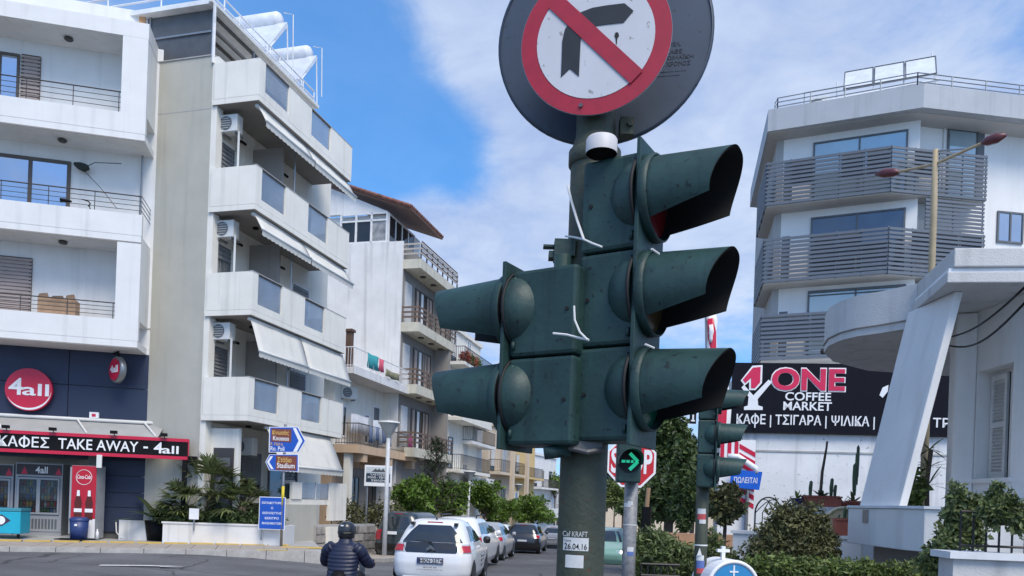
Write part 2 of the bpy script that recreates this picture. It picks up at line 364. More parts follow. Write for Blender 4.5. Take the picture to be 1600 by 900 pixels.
many('paving_slab', PAVE, SW, [(i * .62 - .5, .2 + j * .66, .09 + random.uniform(0, .008)) for i in range(int(klen / .62) + 1) for j in range(3)], lambda: MB().box(.01, .61, 0, .65, 0, .02))
tk = MB().box(0, .8, .02, .2, .119, .124); tk.build('kerb_paint', mat('yellow kerb paint', (.62, .46, .04), .7, var=.3, scale=5, spots=.6, spotcol=(.4, .38, .35)), SW).location = (klen - 1.6, 0, .002)
MB().box(0, 1.15, 0, .5, 0, .02).build('tactile_paver', YEL, SW).location = (klen - .95, 1.3, .1)

FW = empty('street_footway', (0, 0, 0)); FW['kind'] = 'structure'
fd = Vector((.262, .965)); fn = Vector((-.965, .262)); f0 = Vector((KB.x + .15, KB.y + .25))
src_k = None
fm_ = MB()
for i in range(70):
    for j in range(4):
        P_ = [f0 + fd * (i + a) + fn * (.17 + (j + b) * .8) for a, b in ((0, 0), (1, 0), (1, 1), (0, 1))]
        fm_.add([(p.x, p.y, gz(p.x, p.y) + .11) for p in P_], [(0, 1, 2, 3)])
fm_.build('footway_paving', PAVE, FW)
for i in range(46):
    p, q = f0 + fd * i, f0 + fd * (i + .985)
    MB().add([(p.x + fn.x * o, p.y + fn.y * o, gz(p.x, p.y) + z) for z in (-.3, .125) for o in (0, .17)] + [(q.x + fn.x * o, q.y + fn.y * o, gz(q.x, q.y) + z) for z in (-.3, .125) for o in (0, .17)], [(0, 1, 3, 2), (4, 6, 7, 5), (0, 2, 6, 4), (1, 5, 7, 3), (2, 3, 7, 6), (0, 4, 5, 1)]).build('kerb_stone', KERB, FW)

# ------------------------------------------------------------------ the shop building
A = Face(205, 22.8, 13.4)
B1 = A.root('shop_building', 'white apartment block with deep balconies above a navy clad shop', 'building')
bz = [A.Z(205, v) for v in (218, 378, 543)]; tz = [A.Z(205, v) for v in (177, 334, 500)]
x_pier = A.X(258, 300, 1.2); ztop = A.Z(206, 70, 1.2)
zn = A.Z(100, 545, 1.2); z_open = A.Z(100, 716, 1.2)
BOX('wall', WHITE, B1, -19, x_pier, 1.2, 11, zn, ztop)
# the shop storey: closed to the right, open to the left
x_op = A.X(154, 780, 1.2)
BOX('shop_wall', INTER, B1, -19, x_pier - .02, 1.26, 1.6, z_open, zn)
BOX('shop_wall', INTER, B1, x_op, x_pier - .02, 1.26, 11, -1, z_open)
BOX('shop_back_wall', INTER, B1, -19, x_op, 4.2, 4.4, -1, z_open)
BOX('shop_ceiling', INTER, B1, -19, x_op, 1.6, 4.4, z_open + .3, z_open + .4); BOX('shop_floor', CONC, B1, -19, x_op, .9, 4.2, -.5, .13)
# navy cladding panels
cols = [-19, -14.4, -9.8, A.X(0, 600, 1.2) - 2.2, A.X(107, 600, 1.2), x_pier]
z_mid = A.Z(60, 598, 1.2); z_low = A.Z(60, 655, 1.2)
for a, b in zip(cols[:-1], cols[1:]):
    for z0, z1 in ((z_mid, zn), (z_low, z_mid), (z_open, z_low)):
        BOX('cladding_panel', NAVY, B1, a + .012, b - .012, 1.2, 1.258, z0 + .012, z1 - .012)
zz = [A.Z(200, v, 1.2) for v in (716, 744, 770, 793, 832)]
for z1, z0 in zip(zz[:-1], zz[1:]):
    BOX('cladding_panel', NAVY, B1, x_op, x_pier - .02, 1.2, 1.258, z0 + .01, z1 - .01)
# roof, frame and balconies
x213 = 0.0; xl = -19
zr0, zr1 = A.Z(205, 57), A.Z(205, 33)
xfr = A.X(190, 120)
BOX('roof_slab', WHITE, B1, xl, .03, -.003, 11, zr0, zr1)
BOX('roof_parapet', WHITE, B1, xl, -.35, 1.5, 1.7, zr1, A.Z(198, 14, 1.5))
BOX('roof_parapet_edge', mat('orange tile edge', (.55, .30, .14), .8), B1, -.6, -.42, 1.44, 1.5, zr1, A.Z(198, 16, 1.5))
BOX('frame_pier', WHITE, B1, xfr, .02, 0, 1.2, tz[0], zr0)
BOX('frame_pier', WHITE, B1, A.X(181, 440), .02, 0, 1.2, tz[2], bz[1])
for k in range(3):
    bal = BOX('balcony', WHITE, B1, xl, .015, .006, 1.2, bz[k], bz[k] + .2)
    BOX('parapet', WHITE, bal, xl, .022, 0, .16, bz[k] + .203, tz[k])
    BOX('drip_edge', SHADEW, bal, xl, .024, -.006, .01, bz[k] - .025, bz[k] + .012)
    # railing
    zr = (A.Z(150, 138, .08), A.Z(150, 299, .08), A.Z(150, 471, .08))[k]
    xe = (xfr, .0, A.X(181, 440))[k] - .02
    for j in range(4):
        z = tz[k] + (zr - tz[k]) * (j + 1) / 4
        MB().tube([(xl, .08, z), (xe, .08, z)], .018 if j == 3 else .009).build('rail', RAILM, bal)
    for i in range(11):
        x = xe - .05 - i * 1.22
        MB().tube([(x, .08, tz[k] - .03), (x, .08, zr)], .012).build('rail_post', RAILM, bal)
    # soffit lamp
    u, v = ((107, 58), (97, 219), (98, 380))[k]
    z = (zr0, bz[0], bz[1])[k]; x = A.X(u, v, .6)
    MB().lathe([(.0, 0), (.10, 0), (.13, -.05), (.09, -.09), (0, -.1)], 14, Matrix.Translation((x, .62, z))).build('ceiling_lamp', RAILM, B1, smooth=True)
# return rail at the open corner
for j in range(4):
    z = tz[1] + (A.Z(150, 299, .08) - tz[1]) * (j + 1) / 4
    MB().tube([(-.02, .08, z), (-.02, 1.2, z)], .012).build('rail', RAILM, B1)
MB().tube([(-.28, 1.1, bz[1]), (-.28, 1.1, bz[0])], .03).build('corner_post', METAL, B1)
BOX('wall_joint', SHADEW, B1, .02, x_pier + .004, 1.193, 1.3, A.Z(230, 515, 1.2), A.Z(230, 515, 1.2) + .04)
def sash(parent, x0, x1, z0, z1, y, fm, gm, n=2, fr=.07, proud=.05, sillm=None, name='window', shutter=None, shut_part=0):
    """a window: frame with uprights, panes set back"""
    mb = MB(); mb.box(x0, x1, y - proud, y, z1 - fr, z1); mb.box(x0, x1, y - proud, y, z0, z0 + fr)
    for i in range(n + 1):
        x = x0 + (x1 - x0 - fr) * i / n; mb.box(x, x + fr, y - proud, y, z0 + fr, z1 - fr)
    f = mb.build(name, fm, parent)
    for i in range(n):
        a = x0 + (x1 - x0 - fr) * i / n + fr; b = x0 + (x1 - x0 - fr) * (i + 1) / n
        BOX('pane', gm, f, a, b, y - proud * .45, y - .004, z0 + fr, z1 - fr)
    if shutter:
        zs = z1 - (z1 - z0) * shut_part; s = MB(); k = max(3, int((z1 - zs) / .11)); h = (z1 - zs) / k
        for i in range(k): s.add([(x0, y - proud - .02, zs + i * h), (x1, y - proud - .02, zs + i * h), (x1, y - proud + .01, zs + (i + 1) * h), (x0, y - proud + .01, zs + (i + 1) * h)], [(0, 1, 2, 3)])
        s.box(x0, x1, y - proud + .012, y - .01, zs, z1); s.build('shutter', shutter, f)
    if sillm: BOX('sill', sillm, f, x0 - .06, x1 + .06, y - proud - .08, y, z0 - .06, z0)
    return f
# windows on the three storeys
sash(B1, A.X(-60, 110, 1.2), A.X(31, 110, 1.2), bz[0] + .2, A.Z(20, 84, 1.2), 1.2, FRAMEBR, GLASSB, 3)
sash(B1, A.X(34, 110, 1.2), A.X(64, 110, 1.2), bz[0] + .2, A.Z(40, 86, 1.2), 1.2, FRAMEBR, GLASSD, 1, shutter=SHUT, shut_part=.98)
sash(B1, A.X(-80, 270, 1.2), A.X(111, 270, 1.2), bz[1] + .2, A.Z(60, 247, 1.2), 1.2, FRAMEBR, GLASSB, 3, fr=.1)
sash(B1, A.X(-60, 440, 1.2), A.X(50, 440, 1.2), bz[2] + .2, A.Z(40, 403, 1.2), 1.2, FRAMEBR, GLASSD, 2, shutter=SHUT, shut_part=.99)
# things on the balconies
def bicycle(loc, rz):
    b = empty('bicycle', loc, rz, 'bicycle leaning behind the middle balcony rail, only saddle and handlebar showing', 'bicycle')
    for x in (-.5, .5):
        wv = MB().tube([(x + .33 * math.cos(t * math.pi / 10), 0, .34 + .33 * math.sin(t * math.pi / 10)) for t in range(20)], .02, 6, closed=True)
        wv.build('wheel', BLACK, b, smooth=True)
    MB().tube([(-.5, 0, .34), (-.12, 0, .3), (-.25, 0, .8), (.38, 0, .82), (-.12, 0, .3)], .018).tube([(-.5, 0, .34), (-.25, 0, .78)], .012).tube([(.5, 0, .34), (.36, 0, .95)], .018).tube([(-.22, 0, .72), (-.27, 0, .98)], .014).build('frame', RAILM, b)
    MB().tube([(-.42, 0, .99), (-.3, 0, 1.0), (-.12, 0, .99)], [.07, .06, .025], 8).build('saddle', BLACK, b, smooth=True)
    MB().tube([(.25, -.28, 1.0), (.36, -.1, 1.02), (.36, .1, 1.02), (.25, .28, 1.0)], .017).build('handlebar', BLACK, b)
p = A.world(A.X(119, 310, .6), .6, bz[1] + .2); bicycle(p, A.a)
def drying_rack(loc, rz):
    d = empty('clothes_line', loc, rz, 'folding wall clothes line with dark cover in the middle balcony corner', 'clothes line')
    MB().tube([(0, 0, 0), (.35, -.25, .10), (1.1, -.3, .15)], .012).tube([(0, 0, -.1), (.5, -.2, -.6), (1.0, -.2, -1.2)], .01).build('arm', RAILM, d)
    MB().tube([(-.25, -.1, .05), (-.12, -.12, .0), (.05, -.12, -.05), (.16, -.1, -.02)], [.05, .11, .13, .06], 8).build('cover', mat('dark green cloth', (.025, .035, .03), .9), d, smooth=True)
drying_rack(A.world(A.X(132, 262, 1.1), 1.1, A.Z(132, 262, 1.1)), A.a)
bx = empty('cardboard_box', A.world(A.X(92, 480, .35), .35, bz[2] + .2), A.a, 'brown cardboard box with torn open flaps on the lowest balcony', 'box')
BX = mat('cardboard', (.42, .27, .17), .9, var=.2)
hb = A.Z(92, 469, .35) - bz[2] - .2
BOX('carton', BX, bx, -.5, .5, -.2, .2, 0, hb)
for q, (x0, x1, z) in enumerate(((-.5, -.2, .13), (-.15, .2, .08), (.22, .5, .15))): MB().ext([(x0, -.2, hb), (x1, -.2, hb), (x1 - .03, -.26, hb + z), (x0 + .05, -.25, hb + z * .7)], (0, .01, 0)).build('flap', BX, bx)

# ------------------------------------------------------------------ shop signs
def disc(m, parent, name, r, t, M, n=40, smooth=False):
    return auto_smooth(MB().lathe([(0, -t / 2), (r, -t / 2), (r, t / 2), (0, t / 2)], n, M).build(name, m, parent, smooth=True))
FRONT = Matrix.Rotation(R(90), 4, 'X')      # a disc about Z turned to face -y
def sign4(parent, m, x0, x1, z0, z1, y, off=.014):
    """the 4all mark: slab figure 4 followed by lower letters"""
    w_ = x1 - x0
    text('4', m, parent, x0, x0 + w_ * .36, z0, z1, y, name='logo', offset=off)
    text('all', m, parent, x0 + w_ * .34, x1, z0, z0 + (z1 - z0) * .72, y, name='logo', offset=off)
cx_, cz_ = A.L(46, 609, 1.05)
sg = empty('round_shop_sign', A.world(cx_, 1.05, cz_), A.a, 'big round red shop sign with white lettering on navy cladding', 'sign')
rr = A.X(84, 609, 1.05) - A.X(46, 609, 1.05)
disc(RED, sg, 'disc', rr * .97, .12, FRONT)
cm = MB(); cm.v = []; K = 18
for i in range(K + 1):
    a = R(205 + 150 * i / K); t = .055 * math.sin(math.pi * i / K) + .004
    for q in (rr * .93, rr * .93 - t): cm.v.append((q * math.cos(a), -.066, q * math.sin(a)))
cm.f = [(2 * i, 2 * i + 1, 2 * i + 3, 2 * i + 2) for i in range(K)]; cm.mi = [0] * K
cm.build('crescent', SIGNW, sg)
sign4(sg, SIGNW, -rr * .82, rr * .84, -rr * .27, rr * .50, -.075)
# projecting lens sign
px, pz = A.L(184, 578, .7)
ps = empty('projecting_shop_sign', A.world(px, .7, pz), R(53), 'small round double sided sign hung on a bracket under the balcony corner', 'sign')
SIDE = Matrix.Rotation(R(90), 4, 'Y')
MB().lathe([(.0, -.11), (.36, -.09), (.40, -.06), (.40, .06), (.36, .09), (0, .11)], 32, SIDE).build('casing', METAL, ps, smooth=True)
MB().lathe([(0, -.122), (.33, -.105)], 32, SIDE).build('face', RED, ps, smooth=True)
text('4all', SIGNW, ps, -.22, .24, -.1, .12, 0, offset=.02, M=Matrix.Translation((-.128, 0, 0)) @ Matrix.Rotation(R(-90), 4, 'Z'))
MB().tube([(0, 0, .38), (0, 0, .55), (.1, .5, .55)], .03).build('bracket', BLACK, ps)
mx_, mz_ = A.L(148, 649, 1.19)
ms_ = empty('alarm_box', A.world(mx_, 1.19, mz_), A.a, 'small white alarm box with red mark on navy panel', 'alarm box')
BOX('case', SIGNW, ms_, -.13, .13, -.08, 0, -.09, .09); BOX('mark', RED, ms_, -.06, .05, -.085, -.08, -.05, .04)

# canopy with the sign band
FB = Face(287, 23.3, 13.4)
bx0 = FB.X(-60, 690); bzt, bzb = FB.Z(200, 682), FB.Z(200, 714)
cp = FB.root('shop_canopy', 'black and red sign band on a fabric canopy over the shop', 'canopy')
BOX('sign_band', BLACK, cp, bx0 - 3, 0.08, -.05, .05, bzb, bzt)
BOX('border', RED, cp, bx0 - 3, .085, -.062, .02, bzt - .085, bzt + .012)
BOX('border', RED, cp, bx0 - 3, .085, -.062, .02, bzb - .012, bzb + .085)
BOX('border', RED, cp, .08, .10, -.055, .05, bzb, bzt)
zt0, zt1 = bzb + .15, bzt - .15
text('ΚΑΦΕΣ', SIGNW, cp, FB.X(-1, 692), FB.X(78, 692), zt0, zt1, -.07, offset=.008)
text('TAKE AWAY', SIGNW, cp, FB.X(92, 694), FB.X(217, 696), zt0, zt1, -.07, offset=.008)
text('-', SIGNW, cp, FB.X(225, 698), FB.X(232, 698), (zt0 + zt1) / 2 - .03, (zt0 + zt1) / 2 + .03, -.07, offset=.01)
sign4(cp, SIGNW, FB.X(241, 698), FB.X(280, 698), zt0, zt1 + .02, -.07)
# fabric between wall and band
dn = (A.world(0, 1.2, 0) - FB.world(0, 0, 0)); nn = dn.x * FB.n.x + dn.y * FB.n.y
zc_ = A.Z(120, 657, 1.2)
xr = FB.X(243, 670) + .05
MB().ext([(bx0 - 3, .05, bzt), (xr, .05, bzt), (xr, nn, zc_), (bx0 - 3, nn, zc_)], (0, 0, -.03)).build('fabric', FABG, cp)
MB().tube([(bx0 - 3, nn - .06, zc_ + .04), (xr + .1, nn - .06, zc_ + .04)], .055, 8).build('roller_tube', ACW, cp, smooth=True)
for u in (-30, 105, 215):
    x = FB.X(u, 665); MB().tube([(x, nn - .1, zc_ + .02), (x + .5, .1, bzt + .04)], .03).build('folding_arm', ACW, cp)
for u in (12, 85, 180, 258):
    x = FB.X(u, 678); l_ = MB().box(x - .09, x + .09, -.22, -.1, bzt + .05, bzt + .14).build('flood_lamp', BLACK, cp)
    MB().tube([(x, -.15, bzt + .06), (x, 0, bzt - .02)], .015).build('lamp_bracket', BLACK, l_)
BOX('post', BLACK, cp, -.07, .06, -.045, .075, .09, bzb - .013)
BOX('post_foot', BLACK, cp, -.16, .15, -.14, .16, .10, .125)
bxs = FB.L(157, 712)
BOX('cable_box', ACW, cp, bxs[0] - .07, bxs[0] + .07, -.12, -.065, bxs[1] - .36, bxs[1] + .02)
BOX('speaker', BLACK, cp, .09, .34, -.1, .12, FB.Z(293, 720) - .1, FB.Z(293, 720) + .14)
BOX('inner_pillar', SHADEW, B1, x_op - .25, x_op - .02, .95, 1.5, .1, z_open + .35)

# ------------------------------------------------------------------ refrigerators and coolers
FR = Face(20, 23.25, 13.4)
BOTT = [mat('bottle ' + n, c, .3, var=.2) for n, c in (('orange', (.5, .2, .05)), ('green', (.08, .22, .08)), ('cola', (.08, .03, .02)), ('clear', (.45, .5, .5)), ('red', (.4, .04, .05)), ('blue', (.08, .16, .4)), ('yellow', (.5, .4, .08)))]
def fridge(u0, u1, vt, vb, label, header):
    x0, z0 = FR.L(u0, vb); x1 = FR.X(u1, vb); z1 = FR.Z(u0, vt)
    z0 = .13
    f = empty('display_fridge', FR.world(x0, 0, z0), FR.a, label, 'refrigerator', 'glass door drinks fridges')
    w_, h = x1 - x0, z1 - z0; mb = MB()
    mb.box(0, w_, .02, .7, 0, .12); mb.box(0, w_, 0, .7, .12, .62); mb.box(0, w_, 0, .7, h - .42, h); mb.box(0, .07, 0, .7, .62, h - .42); mb.box(w_ - .07, w_, 0, .7, .62, h - .42); mb.box(.07, w_ - .07, .62, .7, .62, h - .42)
    mb.build('body', mat('fridge enamel', (.33, .34, .36), .45, var=.05), f)
    BOX('header', mat('header print', (.03, .02, .022), .4), f, .03, w_ - .03, -.012, .0, h - .36, h - .04)
    if header: text('4all', SIGNW, f, w_ * .42, w_ * .68, h - .31, h - .1, -.015, offset=.02)
    for q in (.12, .84):
        MB().ext([(w_ * q, -.014, h - .34), (w_ * (q + .14), -.014, h - .34), (w_ * (q + .07), -.014, h - .12)], (0, .004, 0)).build('header_mark', RED, f)
    for i in range(12):
        x = .12 + (w_ - .3) * i / 11; BOX('vent_slot', FRAMEG, f, x, x + .055, -.006, .0, .2, .5)
    for d in range(2):
        a = .07 + (w_ - .14) * d / 2; b = a + (w_ - .14) / 2
        dr = MB().box(a, a + .05, -.04, -.002, .64, h - .44).box(b - .05, b, -.04, -.002, .64, h - .44).box(a + .05, b - .05, -.04, -.002, .64, .7).box(a + .05, b - .05, -.04, -.002, h - .5, h - .44).build('door', mat('door frame alloy', (.33, .34, .36), .4), f)
        BOX('pane', mat('clear glass', (.03, .035, .04), .03, alpha=.32, spec=.6), dr, a + .05, b - .05, -.025, -.015, .7, h - .5)
        for r_ in range(5):
            zs = .66 + (h - 1.16) * r_ / 5
            BOX('shelf', METAL, f, a + .02, b - .02, .05, .6, zs - .015, zs)
            k = 6
            for i in range(k):
                x = a + .07 + (b - a - .14) * i / (k - 1); hh = random.uniform(.17, .24)
                MB().lathe([(0, 0), (.042, 0), (.042, hh * .62), (.017, hh * .85), (.017, hh), (0, hh)], 8, Matrix.Translation((x, .12, zs))).build('bottle', random.choice(BOTT) if i else BOTT[(r_ + d) % 7], f, smooth=True)
    return f
fridge(21, 95, 722, 830, 'white two door drinks fridge beside the red cooler', True)
fridge(-62, 18, 722, 830, 'white two door drinks fridge behind the teal freezer', False)
# red cooler
FC = Face(111, 22.7, 6)
zt = FC.Z(120, 727)
c0 = empty('drinks_cooler', FC.world(0, 0, .13), FC.a, 'tall red drinks cooler with two bottles printed on its side', 'cooler')
cw = FC.X(149, 800); hc = zt - .13
BOX('cabinet', mat('cooler grey', (.36, .37, .39), .5), c0, 0, cw, 0, .62, 0, hc)
BOX('side_print', mat('cooler red', (.46, .012, .03), .35, var=.08), c0, .01, cw, -.012, -.002, hc * .27, hc - .01)
BOX('side_print', SIGNW, c0, .01, cw, -.012, -.002, .02, hc * .27)
mb = MB().tube([(cw * .5 + .22 * math.cos(a * math.pi / 12), -.016, hc * .84 + .22 * math.sin(a * math.pi / 12)) for a in range(24)], .008, 5, closed=True); mb.build('print_ring', SIGNW, c0)
text('Coca-Cola', SIGNW, c0, cw * .5 - .19, cw * .5 + .19, hc * .84 - .05, hc * .84 + .07, -.018, offset=.012, shear=.25)
for i, q in enumerate((.30, .74)):
    pr = [(.0, 0), (.11, 0), (.11, .25), (.085, .38), (.11, .52), (.10, .62), (.045, .86), (.04, 1.0), (0, 1.0)]
    pr = [(a, b * hc * .40) for a, b in pr]
    pb = MB().ext([(cw * q + a, -.014, hc * .26 + b) for a, b in pr] + [(cw * q - a, -.014, hc * .26 + b) for a, b in reversed(pr[1:-1])], (0, -.006, 0)).build('bottle_print', mat('cola print', (.10, .015, .01), .4), c0)
    MB().ext([(cw * q - .11, -.021, hc * .36), (cw * q + .11, -.021, hc * .36), (cw * q + .11, -.021, hc * .41), (cw * q - .11, -.021, hc * .41)], (0, -.002, 0)).build('label_print', SIGNW, pb)
    MB().ext([(cw * q - .042, -.021, hc * .58), (cw * q + .042, -.021, hc * .58), (cw * q + .036, -.021, hc * .66), (cw * q - .036, -.021, hc * .66)], (0, -.002, 0)).build('neck_print', SIGNW, pb)
# glass front of the cooler, seen from its flank
dr = BOX('door', mat('door frame alloy', (.33, .34, .36), .4), c0, -.05, -.004, .0, .62, .12, hc - .05)
BOX('pane', GLASSD, dr, -.056, -.05, .07, .55, .5, hc - .3)
BOX('door_print', mat('cooler red', (.46, .012, .03), .35), dr, -.056, -.05, .07, .55, .14, .46)
text('Coca-Cola', SIGNW, dr, 0, hc * .45, -.03, .12, 0, M=Matrix.Translation((-.06, .35, .7)) @ Matrix.Rotation(R(-90), 4, 'Z') @ Matrix.Rotation(R(-90), 4, 'Y'), offset=.01)
# bin and mat in front of the cooler
bn = empty('litter_bin', FC.world(cw * .60, -.38, .12), FC.a, 'dark blue litter bin in front of the red cooler', 'bin')
BLUEB = mat('blue bin', (.022, .045, .16), .45, var=.15)
MB().lathe([(0, 0), (.22, 0), (.25, .56), (.235, .56), (.21, .05), (0, .05)], 20).build('body', BLUEB, bn, smooth=True)
MB().lathe([(.26, .545), (.265, .60), (.18, .65), (0, .66)], 20).build('lid', BLUEB, bn, smooth=True)
BOX('sticker', SIGNW, bn, -.02, .05, -.262, -.24, .4, .46)
mt = empty('door_mat', FC.world(-.1, -.75, .12), FC.a, 'dark rubber mat on the pavement by the red cooler', 'mat'); BOX('pad', BLACK, mt, 0, .75, 0, .45, 0, .03, bevel=.01)
# teal chest freezer
TEAL = mat('teal print', (.015, .38, .52), .4, var=.06)
FZ = Face(33, 22.0, 10)
ch = empty('chest_freezer', FZ.world(-1.35, 0, .12), FZ.a, 'turquoise ice cream chest freezer on castors', 'freezer')
hz = FZ.Z(20, 794) - .12
BOX('cabinet', TEAL, ch, 0, 1.35, 0, .65, .12, hz - .1, bevel=.02)
BOX('lid', mat('freezer lid', (.05, .25, .32), .3), ch, -.01, 1.36, -.01, .66, hz - .095, hz, bevel=.015)
for x in (.08, 1.27): MB().lathe([(0, -.025), (.055, -.025), (.055, .025), (0, .025)], 14, Matrix.Translation((x, .1, .055)) @ SIDE).build('castor', BLACK, ch, smooth=True)
MB().ext([(.62, -.006, .5), (.86, -.006, .33), (1.1, -.006, .5), (.86, -.006, .67)], (0, .005, 0)).build('print', mat('freezer print dark', (.06, .03, .06), .4), ch)
MB().lathe([(0, 0), (.12, 0)], 18, Matrix.Translation((.84, -.009, .5)) @ FRONT).build('print', SIGNW, ch)
# small things by the shop
wb = empty('water_bottle', A.world(A.X(152, 832, .2), .2, .12), 0, 'small white plastic bottle standing on the pavement by the shop pillar', 'bottle')
MB().lathe([(0, 0), (.045, 0), (.045, .2), (.018, .26), (.018, .3), (0, .3)], 10).build('body', SIGNW, wb, smooth=True)
hs_ = MB().tube([(A.X(181, 815, 1.1) , 1.12, .6), (A.X(183, 822, 1.0), .95, .3), (A.X(190, 830, .8), .7, .16), (A.X(210, 830, .8), .7, .15), (A.X(232, 820, 1.1), 1.05, .4), (A.X(240, 812, 1.1), 1.1, .8)], .02, 6).build('hose', SIGNW, None, smooth=True)
hs_.location = (A.o.x, A.o.y, 0); hs_.rotation_euler = (0, 0, A.a); tag(hs_, 'pale hose hanging in a loop below the navy wall panels', 'hose')
# ------------------------------------------------------------------ the grey and cream apartment house on the corner
T = Face(382, 23, 74.9)
B2 = T.root('corner_apartment_house', 'cream apartment house with long parapet balconies, glass insets and fabric awnings', 'building')
TBOT = [13.40, 10.14, 6.98, 3.81]; TTOP = [14.66, 11.46, 8.28, 5.12]; NW = 1.62; TL = 5.95; ROOFZ = 15.62
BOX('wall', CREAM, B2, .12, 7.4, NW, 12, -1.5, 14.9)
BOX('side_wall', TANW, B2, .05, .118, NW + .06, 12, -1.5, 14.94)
BOX('corner_pier', CREAM, B2, .055, .35, NW - .14, NW + .058, -1.5, 14.9)
for z in (TBOT[0] - .08,): BOX('wall_joint', GREYW, B2, .046, .052, NW + .06, 12, z, z + .03)
GLS = [(.30, 1.62), (3.02, 4.34)]
for k in range(4):
    b, t = TBOT[k], TTOP[k]
    bal = BOX('balcony', CREAM, B2, 0, TL, .0, NW - .003, b, b + .16)
    # left return, front pieces and glazed insets
    BOX('parapet', CREAM, bal, -.004, .11, -.004, NW - .06, b + .163, t)
    xs = [.113, GLS[0][0], GLS[0][1], GLS[1][0], GLS[1][1], TL - .11]
    for i in (0, 2, 4): BOX('parapet', CREAM, bal, xs[i] + (.0 if i == 0 else .002), xs[i + 1], -.004, .11, b + .163, t)
    BOX('parapet', CREAM, bal, TL - .108, TL + .004, -.004, NW - .06, b + .163, t)
    for g in GLS:
        BOX('parapet', CREAM, bal, g[0] + .004, g[1] - .002, -.002, .108, b + .163, b + .38)
        gp = BOX('glass_panel', BALG, bal, g[0] + .02, g[1] - .02, .04, .055, b + .40, t - .06)
        MB().tube([(g[0], .05, t - .03), (g[1], .05, t - .03)], .025).build('top_rail', METAL, gp)
    BOX('coping', GREYW, bal, -.012, TL + .012, -.014, .12, t, t + .022)
    BOX('drip_edge', SHADEW, bal, .0, TL, .02, NW - .02, b - .012, b - .002)
    for x in (1.4, 3.9):
        if k: MB().lathe([(0, 0), (.09, 0), (.09, -.06), (0, -.07)], 12, Matrix.Translation((x, .9, b - .013))).build('soffit_lamp', BLACK, B2, smooth=True)
        MB().tube([(x - .1, NW - .02, b - .5), (x - .1, NW - .16, b - .52), (x + .12, NW - .16, b - .52)], .045).build('wall_spotlight', BLACK, B2)
# doors and shutters of the balcony storeys
fl = [TBOT[1] + .16, TBOT[2] + .16, TBOT[3] + .16]
for k, z in enumerate(fl):
    for j, (a, b) in enumerate(((.38, 1.12), (2.75, 3.75), (4.85, 5.9))):
        f = sash(B2, a, b, z, z + 2.2, NW, FRAMEG, (GLASSD, CURTP, GLASS)[(j + k) % 3], 2, shutter=SHUTG, shut_part=(.35, .55, .2)[(j + 2 * k) % 3])
        mb = MB().box(a - .12, a - .002, NW - .04, NW, z, z + 2.32).box(b + .002, b + .12, NW - .04, NW, z, z + 2.32).box(a - .12, b + .12, NW - .04, NW, z + 2.203, z + 2.32); mb.build('surround', FRAMEW if j else CREAM, f)
    BOX('dividing_fin', SHADEW, B2, 2.16, 2.26, .5, NW - .003, z, z + 2.7)
    MB().tube([(.36, .9, z), (.36, .9, z + 2.4)], .035).build('downpipe', ACW, B2)
    MB().tube([(2.5, .25, z), (2.5, .25, z + 2.9)], .03).build('awning_post', METAL, B2)
# awnings
def awning(parent, x0, x1, z1, drop, out, y0=.02):
    mb = MB(); K = 8; n = 10; vs = []
    for i in range(n + 1):
        t = i / n
        for j in range(K + 1):
            x = x0 + (x1 - x0) * j / K
            vs.append((x, y0 - out * (t ** .8), z1 - drop * t - .03 * math.sin(math.pi * t) + .012 * math.sin(j * 1.9 + t * 4)))
    fs = [(i * (K + 1) + j, i * (K + 1) + j + 1, (i + 1) * (K + 1) + j + 1, (i + 1) * (K + 1) + j) for i in range(n) for j in range(K)]
    a = mb.add(vs, fs).build('awning', FABRIC, parent, smooth=True)
    sd = a.modifiers.new('cloth', 'SOLIDIFY'); sd.thickness = .012
    MB().tube([(x0, y0 - out - .01, z1 - drop), (x1, y0 - out - .01, z1 - drop)], .045, 8).build('front_bar', ACW, a, smooth=True)
    v = MB(); q = int((x1 - x0) / .22)
    for i in range(q):
        xa = x0 + (x1 - x0) * i / q; xb = x0 + (x1 - x0) * (i + 1) / q
        v.add([(xa, y0 - out - .02, z1 - drop - .03), (xb, y0 - out - .02, z1 - drop - .03), (xb, y0 - out - .0, z1 - drop - .17), ((xa + xb) / 2, y0 - out, z1 - drop - .20), (xa, y0 - out - .0, z1 - drop - .17)], [(0, 1, 2, 3, 4)])
    v.build('valance', FABRIC, a)
    MB().tube([(x0, y0 + .05, z1 + .02), (x1, y0 + .05, z1 + .02)], .06, 8).build('roller', ACW, a, smooth=True)
for k, (dr, ou) in enumerate(((.46, .30), (.46, .30), (.95, .34))):
    awning(B2, .14, 3.0, TBOT[k] - .1, dr, ou, .12); awning(B2, 3.04, TL + .1, TBOT[k] - .1, dr, ou, .12)
awning(B2, 1.2, 5.3, TBOT[3] - .1, 1.15, .55, .12)
def air_con(parent_world, rz, label, w_=.8, h=.55, d=.3):
    a = empty('air_conditioner', parent_world, rz, label, 'air conditioner', 'air conditioners on the house fronts')
    BOX('case', ACW, a, 0, w_, 0, d, 0, h, bevel=.015)
    MB().lathe([(h * .40, -.004), (h * .40, -.02), (h * .36, -.02), (h * .36, -.004)], 20, Matrix.Translation((w_ * .36, 0, h * .5)) @ FRONT @ Matrix.Scale(-1, 4, (0, 0, 1))).build('fan_ring', FRAMEG, a)
    disc(FRAMEG, a, 'fan_opening', h * .36, .01, Matrix.Translation((w_ * .36, -.001, h * .5)) @ FRONT, 20)
    for i in range(5): BOX('grille_bar', ACW, a, w_ * .36 - h * .35, w_ * .36 + h * .35, -.016, -.008, h * (.2 + .14 * i), h * (.2 + .14 * i) + .012)
    BOX('wall_bracket', METAL, a, .08, .12, .02, d + .15, -.06, -.002); BOX('wall_bracket', METAL, a, w_ - .12, w_ - .08, .02, d + .15, -.06, -.002)
    return a
